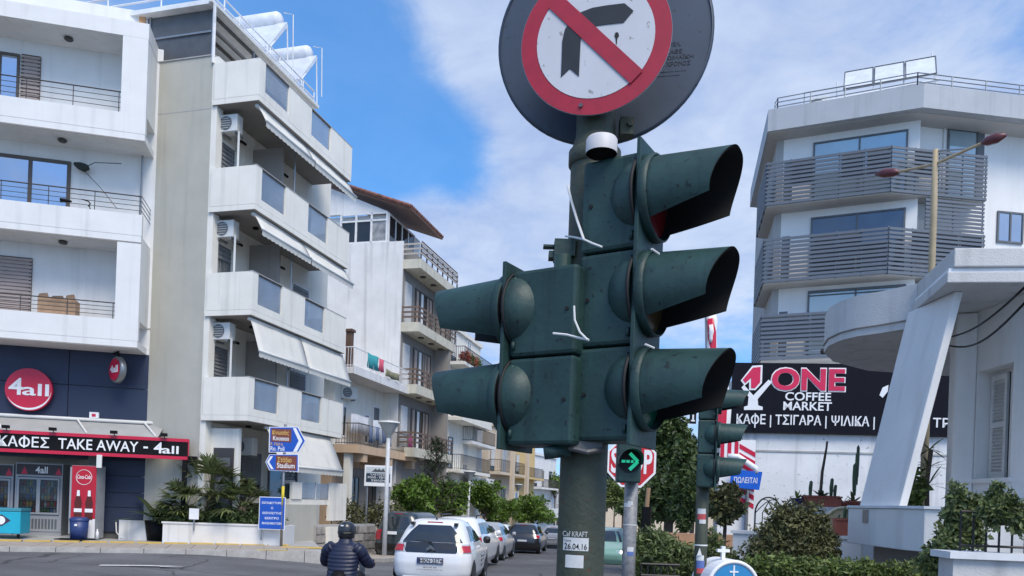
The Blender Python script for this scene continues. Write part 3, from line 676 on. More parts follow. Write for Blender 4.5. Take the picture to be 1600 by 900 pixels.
air_con(T.world(.28, NW - .08, TBOT[0] - .70), T.a - R(90), 'air conditioner under the topmost balcony of the corner house', .62, .52)
air_con(T.world(.28, NW - .08, TBOT[1] - .68), T.a - R(90), 'air conditioner under the second balcony from the roof of the corner house', .62, .52)
air_con(T.world(.28, NW - .08, TBOT[2] - .66), T.a - R(90), 'air conditioner under the third balcony from the roof of the corner house', .62, .52)
air_con(T.world(1.5, NW - .02, TBOT[3] - .95), T.a - R(90), 'air conditioner over the palms at the ground storey of the corner house')
# roof room, roof slab, railing
ROOFZ = 16.42; RN = 1.72; RL = 6.2
rs = MB().box(-.15, RL, RN, 12, ROOFZ, ROOFZ + .14).build('roof_slab', mat('roof edge white', (.74, .75, .76), .5), B2)
BOX('gutter', ACW, rs, -.2, RL + .05, RN - .11, RN - .004, ROOFZ + .02, ROOFZ + .13)
for z in (.40, .66): MB().tube([(RL, RN + .1, ROOFZ + z), (-.1, RN + .1, ROOFZ + z), (-.1, 10, ROOFZ + z)], .03).build('roof_rail', RAILW, B2)
for x in [-.1 + i * .787 for i in range(9)]: MB().tube([(x, RN + .1, ROOFZ + .14), (x, RN + .1, ROOFZ + .66)], .024).build('roof_rail_post', RAILW, B2)
for i in range(4): MB().tube([(-.1, 3.5 + i * 2, ROOFZ + .14), (-.1, 3.5 + i * 2, ROOFZ + .66)], .024).build('roof_rail_post', RAILW, B2)
SUNR = mat('smoked sheet', (.085, .09, .095), .35, var=.15)
ZM = 15.72
for i, (y0, y1) in enumerate(((1.80, 4.0), (4.06, 5.4), (5.46, 8.5), (8.56, 11.5))):
    for z0, z1 in ((14.98, ZM - .03), (ZM + .03, ROOFZ - .02)):
        BOX('glazing_panel', SUNR, B2, .10, .13, y0, y1, z0, z1)
for y in (1.72, 4.0, 5.4, 8.5): BOX('mullion', METAL, B2, .06, .15, y, y + .055, 14.98, ROOFZ - .002)
BOX('transom', METAL, B2, .058, .145, 1.78, 11, ZM - .028, ZM + .028)
BOX('sill_cap', GREYW, B2, .02, .2, NW, 12, 14.942, 14.975)
BOX('back_wall', GREYW, B2, 1.9, RL - .1, 3.4, 3.5, 14.9, ROOFZ - .003)
for i in range(7): BOX('rafter', mat('rafter', (.10, .095, .09), .7), B2, .14, RL - .1, 1.9 + i * .9, 1.97 + i * .9, ROOFZ - .09, ROOFZ - .002)
BOX('rafter', MATS['rafter'], B2, .15, 2.2, 1.78, 1.86, ROOFZ - .62, ROOFZ - .54); BOX('roof_post', METAL, B2, 2.2, 2.27, 1.76, 1.83, 14.9, ROOFZ - .1)
MB().tube([(.03, 1.66, 14.7), (.03, 1.66, 15.9), (-.06, 1.6, ROOFZ + .05)], .05).build('downpipe', RAILW, B2)
# solar water heaters
def heater(x, label):
    h = empty('solar_water_heater', T.world(x, 2.75, ROOFZ + .34), T.a, label, 'solar heater', 'solar water heaters on the corner house')
    MB().lathe([(0, -.95), (.24, -.93), (.29, -.85), (.29, .85), (.24, .93), (0, .95)], 18, Matrix.Translation((0, .35, 1.95)) @ FRONT).build('tank', mat('tank white', (.72, .73, .75), .35), h, smooth=True)
    MB().ext([(-.95, -.75, .45), (-.95, .75, .45), (-.15, .95, 1.75), (-.15, -.95, 1.75)], (.06, 0, -.1)).build('collector', mat('collector sheet', (.62, .65, .70), .25), h)
    f = MB()
    for y in (-.8, .95): f.tube([(.25, y, 0), (.1, y, 1.75)], .025).tube([(-.9, y, 0), (-.9, y, .45), (.1, y, 1.75)], .025)
    f.tube([(.1, -.8, 1.75), (.1, .95, 1.75)], .025); f.build('frame', RAILW, h)
    MB().tube([(0, -.7, 2.2), (.3, -.9, 2.3), (.32, -.95, .4)], .02).build('pipe', ACW, h)
heater(T.X(416, 40, 2.75), 'solar water heater nearer the roof corner of the cream house'); heater(T.X(464, 85, 2.75), 'solar water heater toward the far end of the cream house roof')
# ground storey
BOX('door', mat('dark door', (.05, .045, .045), .4), B2, .115, .118, NW + .2, NW + .25, .0, .01)
d1 = sash(B2, .42, 1.1, 1.2, 3.1, NW, FRAMEG, GLASSD, 2, shutter=SHUTG, shut_part=.6); d2 = sash(B2, 2.1, 3.2, .9, 3.0, NW, FRAMEG, GLASSD, 2, shutter=SHUTG, shut_part=.5)
d3 = sash(B2, 3.7, 5.6, .95, 3.1, NW, FRAMEG, GLASS, 2)
BOX('porch_wall', CREAM, B2, .35, .47, .5, NW - .003, -1, 3.6)
gd = BOX('entrance_door', mat('dark door', (.05, .045, .045), .4), B2, .30, .346, .65, 1.35, .1, 3.0)
for z in (.4, 1.0, 1.6, 2.2): BOX('door_panel', FRAMEG, gd, .285, .30, .75, 1.25, z, z + .5)
# raised terrace with glazing
x0, x1 = T.X(443, 800, -.1), T.X(528, 790, -.1)
tz0, tz1 = T.Z(470, 780, -.1), T.Z(470, 756, -.1)
tr = BOX('terrace', CREAM, B2, 2.4, 6.2, -.1, NW - .003, tz0 - .18, tz0)
BOX('terrace_base', TANW, B2, 2.0, 4.0, -.17, .5, -1, tz0 - .182)
BOX('parapet', CREAM, tr, 4.9, 6.2, -.16, -.05, tz0 - .75, tz1 + .1)
BOX('parapet', CREAM, tr, 2.4, 3.0, -.15, -.05, tz0 + .003, tz1 + .05)
for a in (3.05, 3.98): BOX('glass_panel', BALG, tr, a, a + .88, -.12, -.1, tz0 + .03, tz1 + .05)
for a in (3.0, 3.94, 4.86): BOX('rail_post', RAILW, tr, a, a + .04, -.13, -.09, tz0, tz1 + .1)
BOX('sloped_base', CREAM, B2, 4.3, 6.15, -.5, .5, -1, tz0 - .95, label='pale plinth under the terrace')

# ------------------------------------------------------------------ planter with palms
PL = Face(333, 22.75, 5)
xa, xb = PL.X(254, 830), PL.X(440, 830); ph = PL.Z(333, 820)
pn = PL.root('planter', 'long whitewashed masonry planter at the street corner below the palms', 'planter')
BOX('front_wall', WHITE2, pn, xa, xb, 0, .14, .0, ph); BOX('end_wall', WHITE2, pn, xa - 1.6, xa - .002, .9, 1.04, .0, ph + .02); BOX('end_wall', WHITE2, pn, xa - .003, xa + .12, .142, 1.04, 0, ph - .003)
BOX('end_wall', WHITE2, pn, xb - .14, xb - .003, .142, 2, 0, ph - .003); BOX('coping', WHITE, pn, xa - .03, xb + .03, -.03, .17, ph + .002, ph + .05)
BOX('earth', SOIL, pn, xa + .122, xb - .142, .142, 2.2, 0, ph - .08)
def blade(mb, p, d, up, L, wd, bend, segs=5, fold=.0):
    """one curved leaf blade from p along d"""
    d = d.normalized(); side = d.cross(up).normalized(); vs = []
    for i in range(segs + 1):
        t = i / segs; c = p + d * (L * t) + Vector((0, 0, -bend * L * t * t)); ww = wd * (math.sin(math.pi * min(.98, .12 + .86 * t)) ** .8)
        vs += [c - side * ww, c + side * ww]
    mb.add(vs, [(2 * i, 2 * i + 1, 2 * i + 3, 2 * i + 2) for i in range(segs)])
def rdir(zmin=-1., zmax=1.):
    z = random.uniform(zmin, zmax); a = random.uniform(0, 2 * math.pi); r = math.sqrt(max(0, 1 - z * z)); return Vector((r * math.cos(a), r * math.sin(a), z))
def palm(loc, label, n=34, R_=1.0, h=.5, seed=1):
    random.seed(seed)
    p = empty('fan_palm', loc, 0, label, 'palm', 'fan palms in the planter')
    MB().tube([(0, 0, -.3), (.03, 0, h * .5), (0, 0, h)], [.16, .14, .12], 10).build('trunk', BARK, p, smooth=True)
    mb = MB(); st = MB()
    for i in range(n):
        d = rdir(-.15, .95); c = Vector((0, 0, h)) + d * R_ * random.uniform(.5, .8)
        st.tube([(0, 0, h - .1), tuple(c)], .012, 4)
        for k in range(13):
            a = R(-75 + 150 * k / 12); side = d.cross(Vector((0, 0, 1)) if abs(d.z) < .95 else Vector((1, 0, 0))).normalized(); upv = side.cross(d)
            dd = (d * math.cos(a) + side * math.sin(a) + upv * .15).normalized()
            blade(mb, c, dd, upv, R_ * random.uniform(.42, .6), .028, random.uniform(.1, .5), 3)
    mb.build('crown', PALM, p); st.build('stalks', PALM, p)
palm(PL.world(PL.X(330, 760, .9), .9, ph + .2), 'large grey green fan palm, the tallest in the planter', 44, 1.15, .75, 1)
palm(PL.world(PL.X(378, 775, .7), .7, ph + .1), 'fan palm with yellowing fronds beside the blue notice', 34, 1.0, .45, 2)
palm(PL.world(PL.X(290, 775, .9), .9, ph + .1), 'ragged low fan palm at the shop end of the planter', 30, .95, .35, 3)
def leaf_cloud(name, m, parent, blobs, n, size, seed, shell=.55, aspect=.5, label=None, droop=.0):
    """n small folded leaves through a set of ellipsoid clumps ((x,y,z),(rx,ry,rz))"""
    random.seed(seed); V = []; Fc = []
    vol = [b[1][0] * b[1][1] * b[1][2] for b in blobs]
    for _ in range(n):
        b = random.choices(blobs, vol)[0]; d = rdir(); rr = random.uniform(shell, 1.0) ** .7 * (1 + .12 * math.sin(d.x * 7 + b[0][0] * 3) * math.cos(d.z * 6 + b[0][1] * 5))
        c = Vector((b[0][0] + d.x * b[1][0] * rr, b[0][1] + d.y * b[1][1] * rr, b[0][2] + d.z * b[1][2] * rr))
        nrm = (d * .6 + rdir() * .9 + Vector((0, 0, .35))).normalized(); t = nrm.cross(rdir()).normalized(); t.z -= droop; t.normalize(); s = nrm.cross(t)
        L = size * random.choice((.45, .7, .9, 1., 1.2, 1.5)) * random.uniform(.85, 1.15); wd = L * aspect * random.uniform(.8, 1.2); o = len(V)
        V += [tuple(c), tuple(c + t * L * .5 + s * wd * .5 + nrm * wd * .15), tuple(c + t * L), tuple(c + t * L * .5 - s * wd * .5 + nrm * wd * .15)]
        Fc += [(o, o + 1, o + 2), (o, o + 2, o + 3)]
    for _ in range(n // 90 if n > 700 else 0):          # loose shoots that break the outline
        b = random.choice(blobs); d = rdir(-.35, 1.); q = Vector((b[0][0] + d.x * b[1][0] * .9, b[0][1] + d.y * b[1][1] * .9, b[0][2] + d.z * b[1][2] * .9))
        dd = (d + rdir() * .5 + Vector((0, 0, .35))).normalized(); ln = min(b[1]) * random.uniform(.15, .6)
        for k in range(9):
            c = q + dd * ln * (k / 8); t = (dd * .5 + rdir()).normalized(); nrm = t.cross(rdir()).normalized(); s = nrm.cross(t)
            L = size * random.uniform(.5, 1.1); wd = L * aspect; o = len(V)
            V += [tuple(c), tuple(c + t * L * .5 + s * wd * .5 + nrm * wd * .15), tuple(c + t * L), tuple(c + t * L * .5 - s * wd * .5 + nrm * wd * .15)]; Fc += [(o, o + 1, o + 2), (o, o + 2, o + 3)]
    me = bpy.data.meshes.new(name); me.from_pydata(V, [], Fc); me.materials.append(m)
    o = bpy.data.objects.new(name, me); COL.objects.link(o)
    if parent is not None: o.parent = parent
    if label: o['label'] = label
    return o
hg = leaf_cloud('planter_hedge', LEAFD, None, [((PL.X(u, 805, .5), .55, ph + .18), (.55, .45, .32 + .08 * math.sin(u))) for u in range(262, 418, 14)], 5200, .10, 5, .2)
hg.location = (PL.o.x, PL.o.y, 0); hg.rotation_euler = (0, 0, PL.a); tag(hg, 'low dark green hedge growing over the edge of the white planter', 'hedge')
bp_ = empty('broadleaf_plant', PL.world(PL.X(248, 790, 1.0), 1.0, .1), 0, 'dark plant with long drooping leaves in a black pot beside the canopy post', 'plant')
MB().lathe([(0, 0), (.3, 0), (.38, .6), (.34, .6), (.3, .5), (0, .5)], 16).build('pot', BLACK, bp_, smooth=True)
random.seed(11); mb = MB()
for i in range(16):
    d = rdir(.2, .9); blade(mb, Vector((0, 0, .6)), d, Vector((0, 0, 1)), random.uniform(.9, 1.5), .13, random.uniform(.15, .6), 6)
mb.build('leaves', LEAFD, bp_)
# signs by the planter
BLUE = mat('traffic blue', (.012, .085, .45), .35, var=.06); BROWN = mat('traffic brown', (.20, .055, .03), .4, var=.1)
BLUEL = mat('lettering yellow', (.75, .48, .12), .5)
SP = Face(441, 22.6, 3)
def sgn(u, v): return SP.L(u, v)
po = empty('signpost_pole', SP.world(0, .06, .1), SP.a, 'thin grey signpost with yellow band carrying the road signs', 'pole')
MB().tube([(0, 0, 0), (0, 0, SP.Z(441, 668))], .04, 10).build('tube', METAL, po, smooth=True)
MB().tube([(0, 0, SP.Z(441, 795)), (0, 0, SP.Z(441, 765))], .043, 10).build('band', mat('band yellow', (.65, .5, .03), .5), po, smooth=True)
def arrow_sign(poly, label, chev):
    """poly: corner pixels of the outline"""
    pts = [sgn(*p) for p in poly]; cx = sum(p[0] for p in pts) / len(pts); cz = sum(p[1] for p in pts) / len(pts)
    s = empty('direction_sign', SP.world(cx, 0, cz), SP.a, label, 'road sign', 'direction signs on the corner post')
    def P(k, y, dd): return MB().ext([((p[0] - cx) * k, y, (p[1] - cz) * k) for p in pts], (0, dd, 0))
    P(1, -.02, .03).build('plate', SIGNW, s); P(.95, -.024, .003).build('field', BLUE, s)
    c = [sgn(*p) for p in chev]
    MB().ext([(p[0] - cx, -.03, p[1] - cz) for p in c], (0, .003, 0)).build('chevron', SIGNW, s)
    return s, cx, cz
def put(s, cx, cz, body, m, u0, u1, v0, v1, y=-.034):
    a, b = sgn(u0, v1), sgn(u1, v0); text(body, m, s, a[0] - cx, b[0] - cx, a[1] - cz, b[1] - cz, y, offset=.012, depth=.002)
s, cx, cz = arrow_sign([(420, 707), (421, 667), (466, 667), (478, 689), (467, 707)], 'large blue road sign with white arrow and brown panel pointing along the street', [(458, 706), (467, 689), (458, 669), (463, 669), (473, 689), (464, 706)])
a, b = sgn(424, 690), sgn(456, 671); BOX('brown_panel', BROWN, s, a[0] - cx, b[0] - cx, -.031, -.025, a[1] - cz, b[1] - cz)
put(s, cx, cz, 'Κνωσός', BLUEL, 426, 452, 673, 680); put(s, cx, cz, 'Knossos', SIGNW, 427, 452, 682, 688); put(s, cx, cz, 'Ρ. Πόλη', BLUEL, 423, 442, 692, 697); put(s, cx, cz, 'Ro. Poli', SIGNW, 423, 445, 698, 704)
s, cx, cz = arrow_sign([(415, 722), (421, 710), (467, 710), (467, 737), (421, 735)], 'smaller blue road sign with white arrow and brown panel, lower on the post', [(427, 713), (421, 722), (428, 733), (424, 733), (417.5, 722), (423, 713)])
a, b = sgn(431, 734), sgn(464, 713); BOX('brown_panel', BROWN, s, a[0] - cx, b[0] - cx, -.031, -.025, a[1] - cz, b[1] - cz)
put(s, cx, cz, 'Στάδιο', BLUEL, 434, 456, 715, 722); put(s, cx, cz, 'Stadium', SIGNW, 433, 461, 724, 731)
PN = Face(425, 22.62, 2)
ctr = PN.L(425, 802); nb = empty('blue_notice', PN.world(ctr[0], 0, ctr[1]), PN.a, 'square blue notice board with white lines of lettering at the planter end', 'notice board')
q = .36; hq = .46
BOX('plate', SIGNW, nb, -q - .02, q + .02, .0, .02, -hq - .02, hq + .02); BOX('field', BLUE, nb, -q, q, -.006, -.001, -hq, hq)
for i, tx in enumerate(('ΕΚΠΑΙΔΕΥΤΗΡΙΟ', 'Ο', 'ΘΕΡΑΠΕΥΤΗΣ', 'ΚΕΝΤΡΟ', 'ΜΑΘΗΜΑΤΩΝ')):
    wd = (.3, .03, .28, .2, .28)[i]; text(tx, SIGNW, nb, -wd, wd, .27 - i * .15, .34 - i * .15, -.009, offset=.01, depth=.002)
MB().tube([(.3, .05, -hq - .35), (.3, .05, hq)], .025).tube([(-.3, .05, -hq - .35), (-.3, .05, hq)], .025).build('legs', METAL, nb)
mk = PN.L(302, 803); qb = empty('white_tag', PN.world(mk[0], .05, mk[1]), PN.a, 'small square white tag stuck in the planter hedge', 'tag'); BOX('plate', SIGNW, qb, -.14, .14, 0, .02, -.16, .16)
BOX('stake', METAL, qb, -.02, .02, .022, .04, -.5, .1)

# ------------------------------------------------------------------ low peach house beyond
F3 = Face(553, 33, 75.5)
B3 = F3.root('peach_house', 'two storey house with peach ground floor arches and white upper terrace', 'building')
sz1, sz0 = 7.15, 6.88
BOX('wall', CREAM, B3, .2, 6.3, 1.2, 9, 3.9, sz0 - .003)
BOX('ground_wall', PEACH, B3, .9, 6.3, 1.6, 9, -2, 3.56)
sl3 = BOX('roof_terrace', WHITE2, B3, -.45, 5.6, 0, 9, sz0, sz1)
BOX('terrace_fascia', WHITE2, sl3, -.48, 5.6, -.03, -.003, sz0 - .02, sz1 + .05)
bd = BOX('balcony', PEACH, B3, .35, 7.2, .05, 1.6, 3.56, 3.92); BOX('balcony', PEACH, B3, .352, .9, 1.603, 8, 3.56, 3.92)
for x in (1.2, 4.0, 6.9): MB().prism([(x - .2, .1), (x + .2, .1), (x + .2, 1.6), (x - .2, 1.6)], 3.2, 3.557).build('bracket', PEACH, B3)
for x in (.5,): BOX('column', CREAM, B3, x, x + .3, .5, .8, -2, 3.555)
BOX('recess', SHADEW, B3, 2.2, 6.2, 1.52, 1.59, .2, 3.0)
for a, b in ((2.6, 3.5), (4.6, 5.6)): sash(B3, a, b, .4, 2.6, 1.5, FRAMEBR, GLASSD, 2)
sash(B3, .95, 1.35, 4.3, 5.7, 1.2, FRAMEW, GLASSD, 1); sash(B3, 3.2, 3.7, 4.2, 5.6, 1.2, FRAMEW, GLASS, 1); sash(B3, 4.1, 4.9, 4.0, 6.1, 1.2, FRAMEW, GLASS, 1)
BOX('pier', CREAM, B3, 5.3, 5.6, .9, 1.197, 3.93, sz0 - .003)
def bar_rail(parent, pts, z0, z1, m, gap=.13, r=.012, name='railing'):
    mb = MB(); pts = [Vector(p) for p in pts]
    mb.tube([(p.x, p.y, z1) for p in pts], r * 2); mb.tube([(p.x, p.y, z0 + .08) for p in pts], r * 1.4)
    for a, b in zip(pts[:-1], pts[1:]):
        n = max(1, int((b - a).length / gap))
        for i in range(n + 1):
            p = a + (b - a) * i / n; mb.tube([(p.x, p.y, z0), (p.x, p.y, z1)], r, 4, caps=False)
    o = mb.build(name, m, parent); return o
bar_rail(B3, [(.4, 4, 0), (.4, .1, 0), (7.1, .1, 0)], 3.92, 4.85, RAILM)
bar_rail(B3, [(-.4, 5, 0), (-.4, .05, 0), (5.5, .05, 0)], sz1, sz1 + .85, RAILW)
BOX('chimney', mat('chimney brown', (.12, .07, .05), .8), B3, -.2, .05, .3, .55, sz1, sz1 + 1.55); BOX('chimney_cap', MATS['chimney brown'], B3, -.26, .11, .24, .61, sz1 + 1.552, sz1 + 1.66)
air_con(F3.world(.75, 1.15, 6.0), F3.a - R(35), 'brown framed air conditioner under the white roof terrace')
LA = [mat('laundry ' + n, c, .9, var=.1) for n, c in (('teal', (.04, .30, .33)), ('pink', (.60, .10, .16)), ('white', (.72, .72, .74)), ('striped blue', (.12, .16, .26)), ('violet', (.30, .05, .16)), ('grey', (.30, .33, .38)))]
def hung(face, x0, x1, n, z1, z0, m, label, cat='laundry'):
    mb = MB(); K = 8; vs = []
    for i in range(K + 1):
        x = x0 + (x1 - x0) * i / K
        for z, dy in ((z1, 0), ((z0 + z1) / 2, .03 * math.sin(i * 1.7)), (z0, .05 * math.sin(i * 1.3 + x0))): vs.append((x, n + dy - .03, z + .02 * math.sin(i + z)))
    mb.add(vs, [(3 * i + j, 3 * i + 3 + j, 3 * i + 4 + j, 3 * i + 1 + j) for i in range(K) for j in range(2)])
    o = mb.build('hanging_laundry', m, None, smooth=True); o.modifiers.new('cloth', 'SOLIDIFY').thickness = .01
    o.location = (face.o.x, face.o.y, 0); o.rotation_euler = (0, 0, face.a); tag(o, label, cat, 'laundry on the terraces'); return o
hung(F3, .9, 2.0, .05, sz1 + .85, sz1 + .2, LA[0], 'teal cloth hung on the white roof terrace rail')
hung(F3, 2.1, 2.6, .05, sz1 + .83, sz1 + .25, LA[1], 'pink cloth hung next to the teal one on the terrace rail')
hung(F3, 2.7, 4.3, -.03, sz1 + .45, sz1 + .12, mat('laundry olive', (.22, .21, .13), .9, var=.3), 'olive blanket draped low over the roof terrace edge')
hung(F3, 1.0, 2.9, .8, 5.35, 4.5, LA[2], 'big white sheet drying on the peach balcony, nearer the corner house'); hung(F3, 3.1, 4.9, .7, 5.3, 4.4, mat('laundry pale', (.66, .68, .72), .9), 'big pale sheet with a blue mark drying on the peach balcony')
BOX('blue_print', BLUE, bpy.data.objects['hanging_laundry.004'], 4.0, 4.5, .63, .65, 4.85, 4.97)
for i in range(7): hung(F3, 1.4 + i * .36, 1.68 + i * .36, .08, 4.85, 4.1 + .08 * (i % 3), LA[3] if i % 2 == 0 else LA[5], ('dark blue garment number %d along the peach balcony rail' % i).replace('number %d' % i, ('nearest the street corner', 'second from the corner', 'third from the corner', 'in the middle of the row', 'third from the lamp post', 'second from the lamp post', 'beside the lamp post head')[i]))
hung(F3, 6.0, 6.5, .08, 4.85, 4.0, LA[4], 'violet cloth hung on the far end of the peach balcony rail')
# signboard in front
SB = Face(591, 31.0, 4); o = SB.L(569, 759); e_ = SB.L(613, 728)
nb2 = empty('advertising_board', SB.world((o[0] + e_[0]) / 2, 0, (o[1] + e_[1]) / 2), SB.a, 'white board with a dark lettered band in front of the peach house', 'signboard')
hw, hh = (e_[0] - o[0]) / 2, (e_[1] - o[1]) / 2
BOX('plate', SIGNW, nb2, -hw, hw, 0, .06, -hh, hh); BOX('band', mat('board navy', (.015, .035, .06), .5), nb2, -hw * .88, hw * .88, -.01, -.002, -hh * .62, hh * .22)
BOX('upper_field', mat('board grey', (.55, .60, .62), .5), nb2, -hw * .88, hw * .88, -.01, -.002, hh * .26, hh * .84)
text('ΤΑΝΤΕΣ', SIGNW, nb2, -hw * .6, hw * .5, hh * .02, hh * .16, -.013, depth=.003); text('ΡΟΛΟ - ΤΕΝΤ', SIGNW, nb2, -hw * .75, hw * .6, -hh * .26, -hh * .06, -.013, depth=.003); text('ΣΚΙΑΣΗ', SIGNW, nb2, -hw * .5, hw * .5, -hh * .54, -hh * .36, -.013, depth=.003)
for q in (-.25, .0, .28): MB().ext([(hw * q - .14, -.013, hh * .36), (hw * q + .14, -.013, hh * .36), (hw * q + .04, -.013, hh * .72)], (0, .003, 0)).build('emblem', mat('emblem grey', (.08, .09, .1), .5), nb2)
MB().tube([(-hw * .8, .1, -hh - 2.6), (-hw * .8, .1, hh)], .05).tube([(hw * .8, .1, -hh - 2.6), (hw * .8, .1, hh)], .05).build('legs', METAL, nb2)
# low stone wall with individual stones
wl = Face(497, 26.6, 66); LWX = wl.X(588, 830)
sw = wl.root('stone_wall', 'low rubble stone wall along the footway behind the rider', 'wall')
hz0, hz1 = -.7, wl.Z(500, 812)
BOX('core', CONC, sw, 0, LWX, .06, .4, -1.5, .62)
STN = [mat('rubble ' + str(i), c, .9, var=.25, scale=5, bump=.5) for i, c in enumerate(((.30, .28, .26), (.38, .36, .33), (.24, .23, .22)))]
random.seed(3)
for j in range(4):
    x = 0
    while x < LWX - .1:
        L_ = random.uniform(.28, .6); z = -.62 + j * .30; g = .02
        mb = MB().add([(x + g + random.uniform(0, .03), random.uniform(-.02, .02), z + g), (x + L_ - g, random.uniform(-.02, .02), z + g + random.uniform(0, .02)), (x + L_ - g - random.uniform(0, .04), random.uniform(-.02, .03), z + .28), (x + g, random.uniform(-.02, .03), z + .27), (x, .2, z), (x + L_, .2, z), (x + L_, .2, z + .3), (x, .2, z + .3)], [(0, 1, 2, 3), (0, 4, 5, 1), (1, 5, 6, 2), (2, 6, 7, 3), (3, 7, 4, 0)])
        mb.build('stone', random.choice(STN), sw); x += L_
fb = leaf_cloud('front_garden_shrub', LEAFB, None, [((0, 0, .2), (1.2, .7, .6)), ((1.0, .3, .3), (.9, .6, .7)), ((-.7, .2, .6), (.5, .5, .5))], 2600, .12, 9, .25)
fb.location = W(560, 814, 31.5); tag(fb, 'brownish shrub in front of the peach house, behind the stone wall', 'shrub')

# ------------------------------------------------------------------ white gabled block with street balconies
F4 = Face(627, 38.5, 75, v=480)
B4 = F4.root('gabled_apartment_block', 'tall block with blank white side wall, tiled gable and slatted street balconies', 'building')
BOX('wall', SHADEW, B4, .02, 5.9, .0, 10, -2.5, 14.4)  # dimness of the street front is put into the wall colour
BOX('side_wall', WHITE2, B4, -.08, .018, -.02, 10, -2.5, 14.5)
NB = -.95
GL4 = Face(627, 38.5, 75 - 90, v=480)
for k, z in enumerate((13.15, 10.0, 6.9, 3.75)):
    BALM = mat('balcony cream', (.58, .55, .45), .85, var=.1, streak=.25)
    bal = BOX('balcony', BALM, B4, .05, 5.6, NB, -.003, z, z + .46)
    for j in range(3):
        q = z + .46 + .22 + j * .24
        BOX('rail_board', RAILBR if k else mat('pale rail', (.45, .41, .37), .7), bal, .06, 5.58, NB - .03, NB + .0, q, q + .09)
        BOX('rail_board', RAILBR if k else MATS['pale rail'], bal, .02, .05, NB, -.0, q, q + .09)
    for i in range(8): BOX('rail_post', RAILM, bal, .08 + i * .78, .14 + i * .78, NB + .003, NB + .06, z + .462, z + 1.28)
    for x in (1.5, 3.0, 4.4): MB().lathe([(0, 0), (.16, 0), (.16, -.05), (0, -.06)], 10, Matrix.Translation((x, -.5, z))).build('soffit_lamp', RAILM, B4)
    if k:
        sash(B4, .35, 1.15, z + .46, z + 2.6, 0, FRAMEW, GLASSD, 1, shutter=FRAMEW, shut_part=.95)
        f = sash(B4, 1.7, 4.2, z + .46, z + 2.65, 0, FRAMEBR, CURTP if k == 2 else GLASSD, 4)
        for x in (1.85, 2.5, 3.35, 3.75): BOX('curtain', CURT if x != 2.5 else SIGNW, f, x, x + .3, -.045, -.034, z + .55, z + 2.55)
BOX('end_fin', SHADEW, B4, 4.75, 4.95, NB + .05, -.003, -2, 13)
# attic storey and tiled roof
zt4 = 14.52
BOX('attic_wall', WHITE2, B4, .25, 4.3, .9, 9.5, 14.5, 16.0)
f = sash(B4, .02, 3.4, zt4, 16.0, .88, FRAMEW, GLASSD, 4, fr=.09)
fa = MB()
for n_ in (.9, 1.75, 2.6, 3.45): fa.box(.0, .06, n_, n_ + .1, zt4, 16.05)
fa.box(.0, .06, 1.0, 3.5, 15.62, 15.7); fa.box(.0, .06, 1.0, 3.5, zt4, zt4 + .08); fa.box(.0, .06, 1.0, 3.5, 15.97, 16.05)
ff = fa.build('attic_window', FRAMEW, B4)
for i, n_ in enumerate((1.0, 1.85, 2.7)): BOX('pane', GLASSD if i else CURTP, ff, .06, .08, n_, n_ + .75, zt4 + .08, 15.62)
MB().ext([(.02, .9, 16.06), (.02, 9.5, 16.06), (.02, 5.2, 17.9)], (.2, 0, 0)).build('gable', WHITE2, B4)
rf = MB().ext([(-.25, -.45, 15.98), (-.25, 5.2, 18.0), (-.25, 5.2, 18.12), (-.25, -.45, 16.10)], (4.5, 0, 0)).build('roof', mat('roof boarding', (.20, .12, .09), .8), B4)
random.seed(4)
tl = MB(); dn_ = Vector((0, 5.65, 2.02)).normalized()
for i in range(21): tl.tube([(-.22 + i * .22, -.5, 16.12), (-.22 + i * .22, 5.2, 18.16)], .085, 6)
tl.build('roof_tile', TILE, rf)['kind'] = 'stuff'
eg = MB()
for i in range(22): MBx = eg.tube([(-.3, -.45 + i * .258, 16.12 + i * .0922), (-.3, -.45 + i * .258 + .24, 16.12 + i * .0922 + .1)], .1, 6)
eg.build('verge_tile', TILE, rf)['kind'] = 'stuff'
MB().tube([(0, 4.6, 17.9), (0, 4.6, 18.8)], .02).tube([(-.2, 4.6, 18.6), (.2, 4.6, 18.6)], .012).build('aerial', METAL, B4)
for z in (14.9, 15.15, 15.4): MB().tube([(.15, NB + .02, z - .9), (5.55, NB + .02, z - .9)], .03).build('terrace_rail', RAILBR, B4)

# ------------------------------------------------------------------ houses farther down the street
def far_house(u, Y, ang, L_, D_, h, wallm, label, floors, bal=True, roof=None, z0=-3):
    f = Face(u, Y, ang, v=650); b = f.root('street_house', label, 'building', 'houses down the street')
    BOX('wall', wallm, b, 0, L_, 0, D_, z0 - 2, h)
    BOX('roof_edge', wallm, b, -.1, L_ + .1, -.15, D_, h + .002, h + .28)
    for k, z in enumerate(floors):
        n = max(2, int(L_ / 2.4))
        for i in range(n):
            a = .5 + i * (L_ - .6) / n
            sash(b, a, a + .95, z + .1, z + 2.1, 0, FRAMEW if (i + k) % 2 else FRAMEBR, (GLASSD, CURTP, GLASS)[(i + 2 * k) % 3], 1 + i % 2, shutter=SHUTW if (i + k) % 3 == 0 else None, shut_part=.8)
        # windows on the flank facing the camera
        w_ = MB().box(-.03, .0, .8, 1.9, z + .7, z + 1.9).build('window', FRAMEW, b); BOX('pane', GLASSD, w_, -.036, -.031, .9, 1.8, z + .8, z + 1.8)
        if bal:
            bo = BOX('balcony', wallm, b, .0, L_ - .2, -1.1, -.003, z - .2, z)
            if (k % 2) == 0: bar_rail(bo, [(.05, 0, 0), (.05, -1.05, 0), (L_ - .25, -1.05, 0)], z, z + .95, RAILM)
            else: BOX('parapet', wallm, bo, .0, L_ - .2, -1.1, -1.0, z + .003, z + .9)
    return f, b
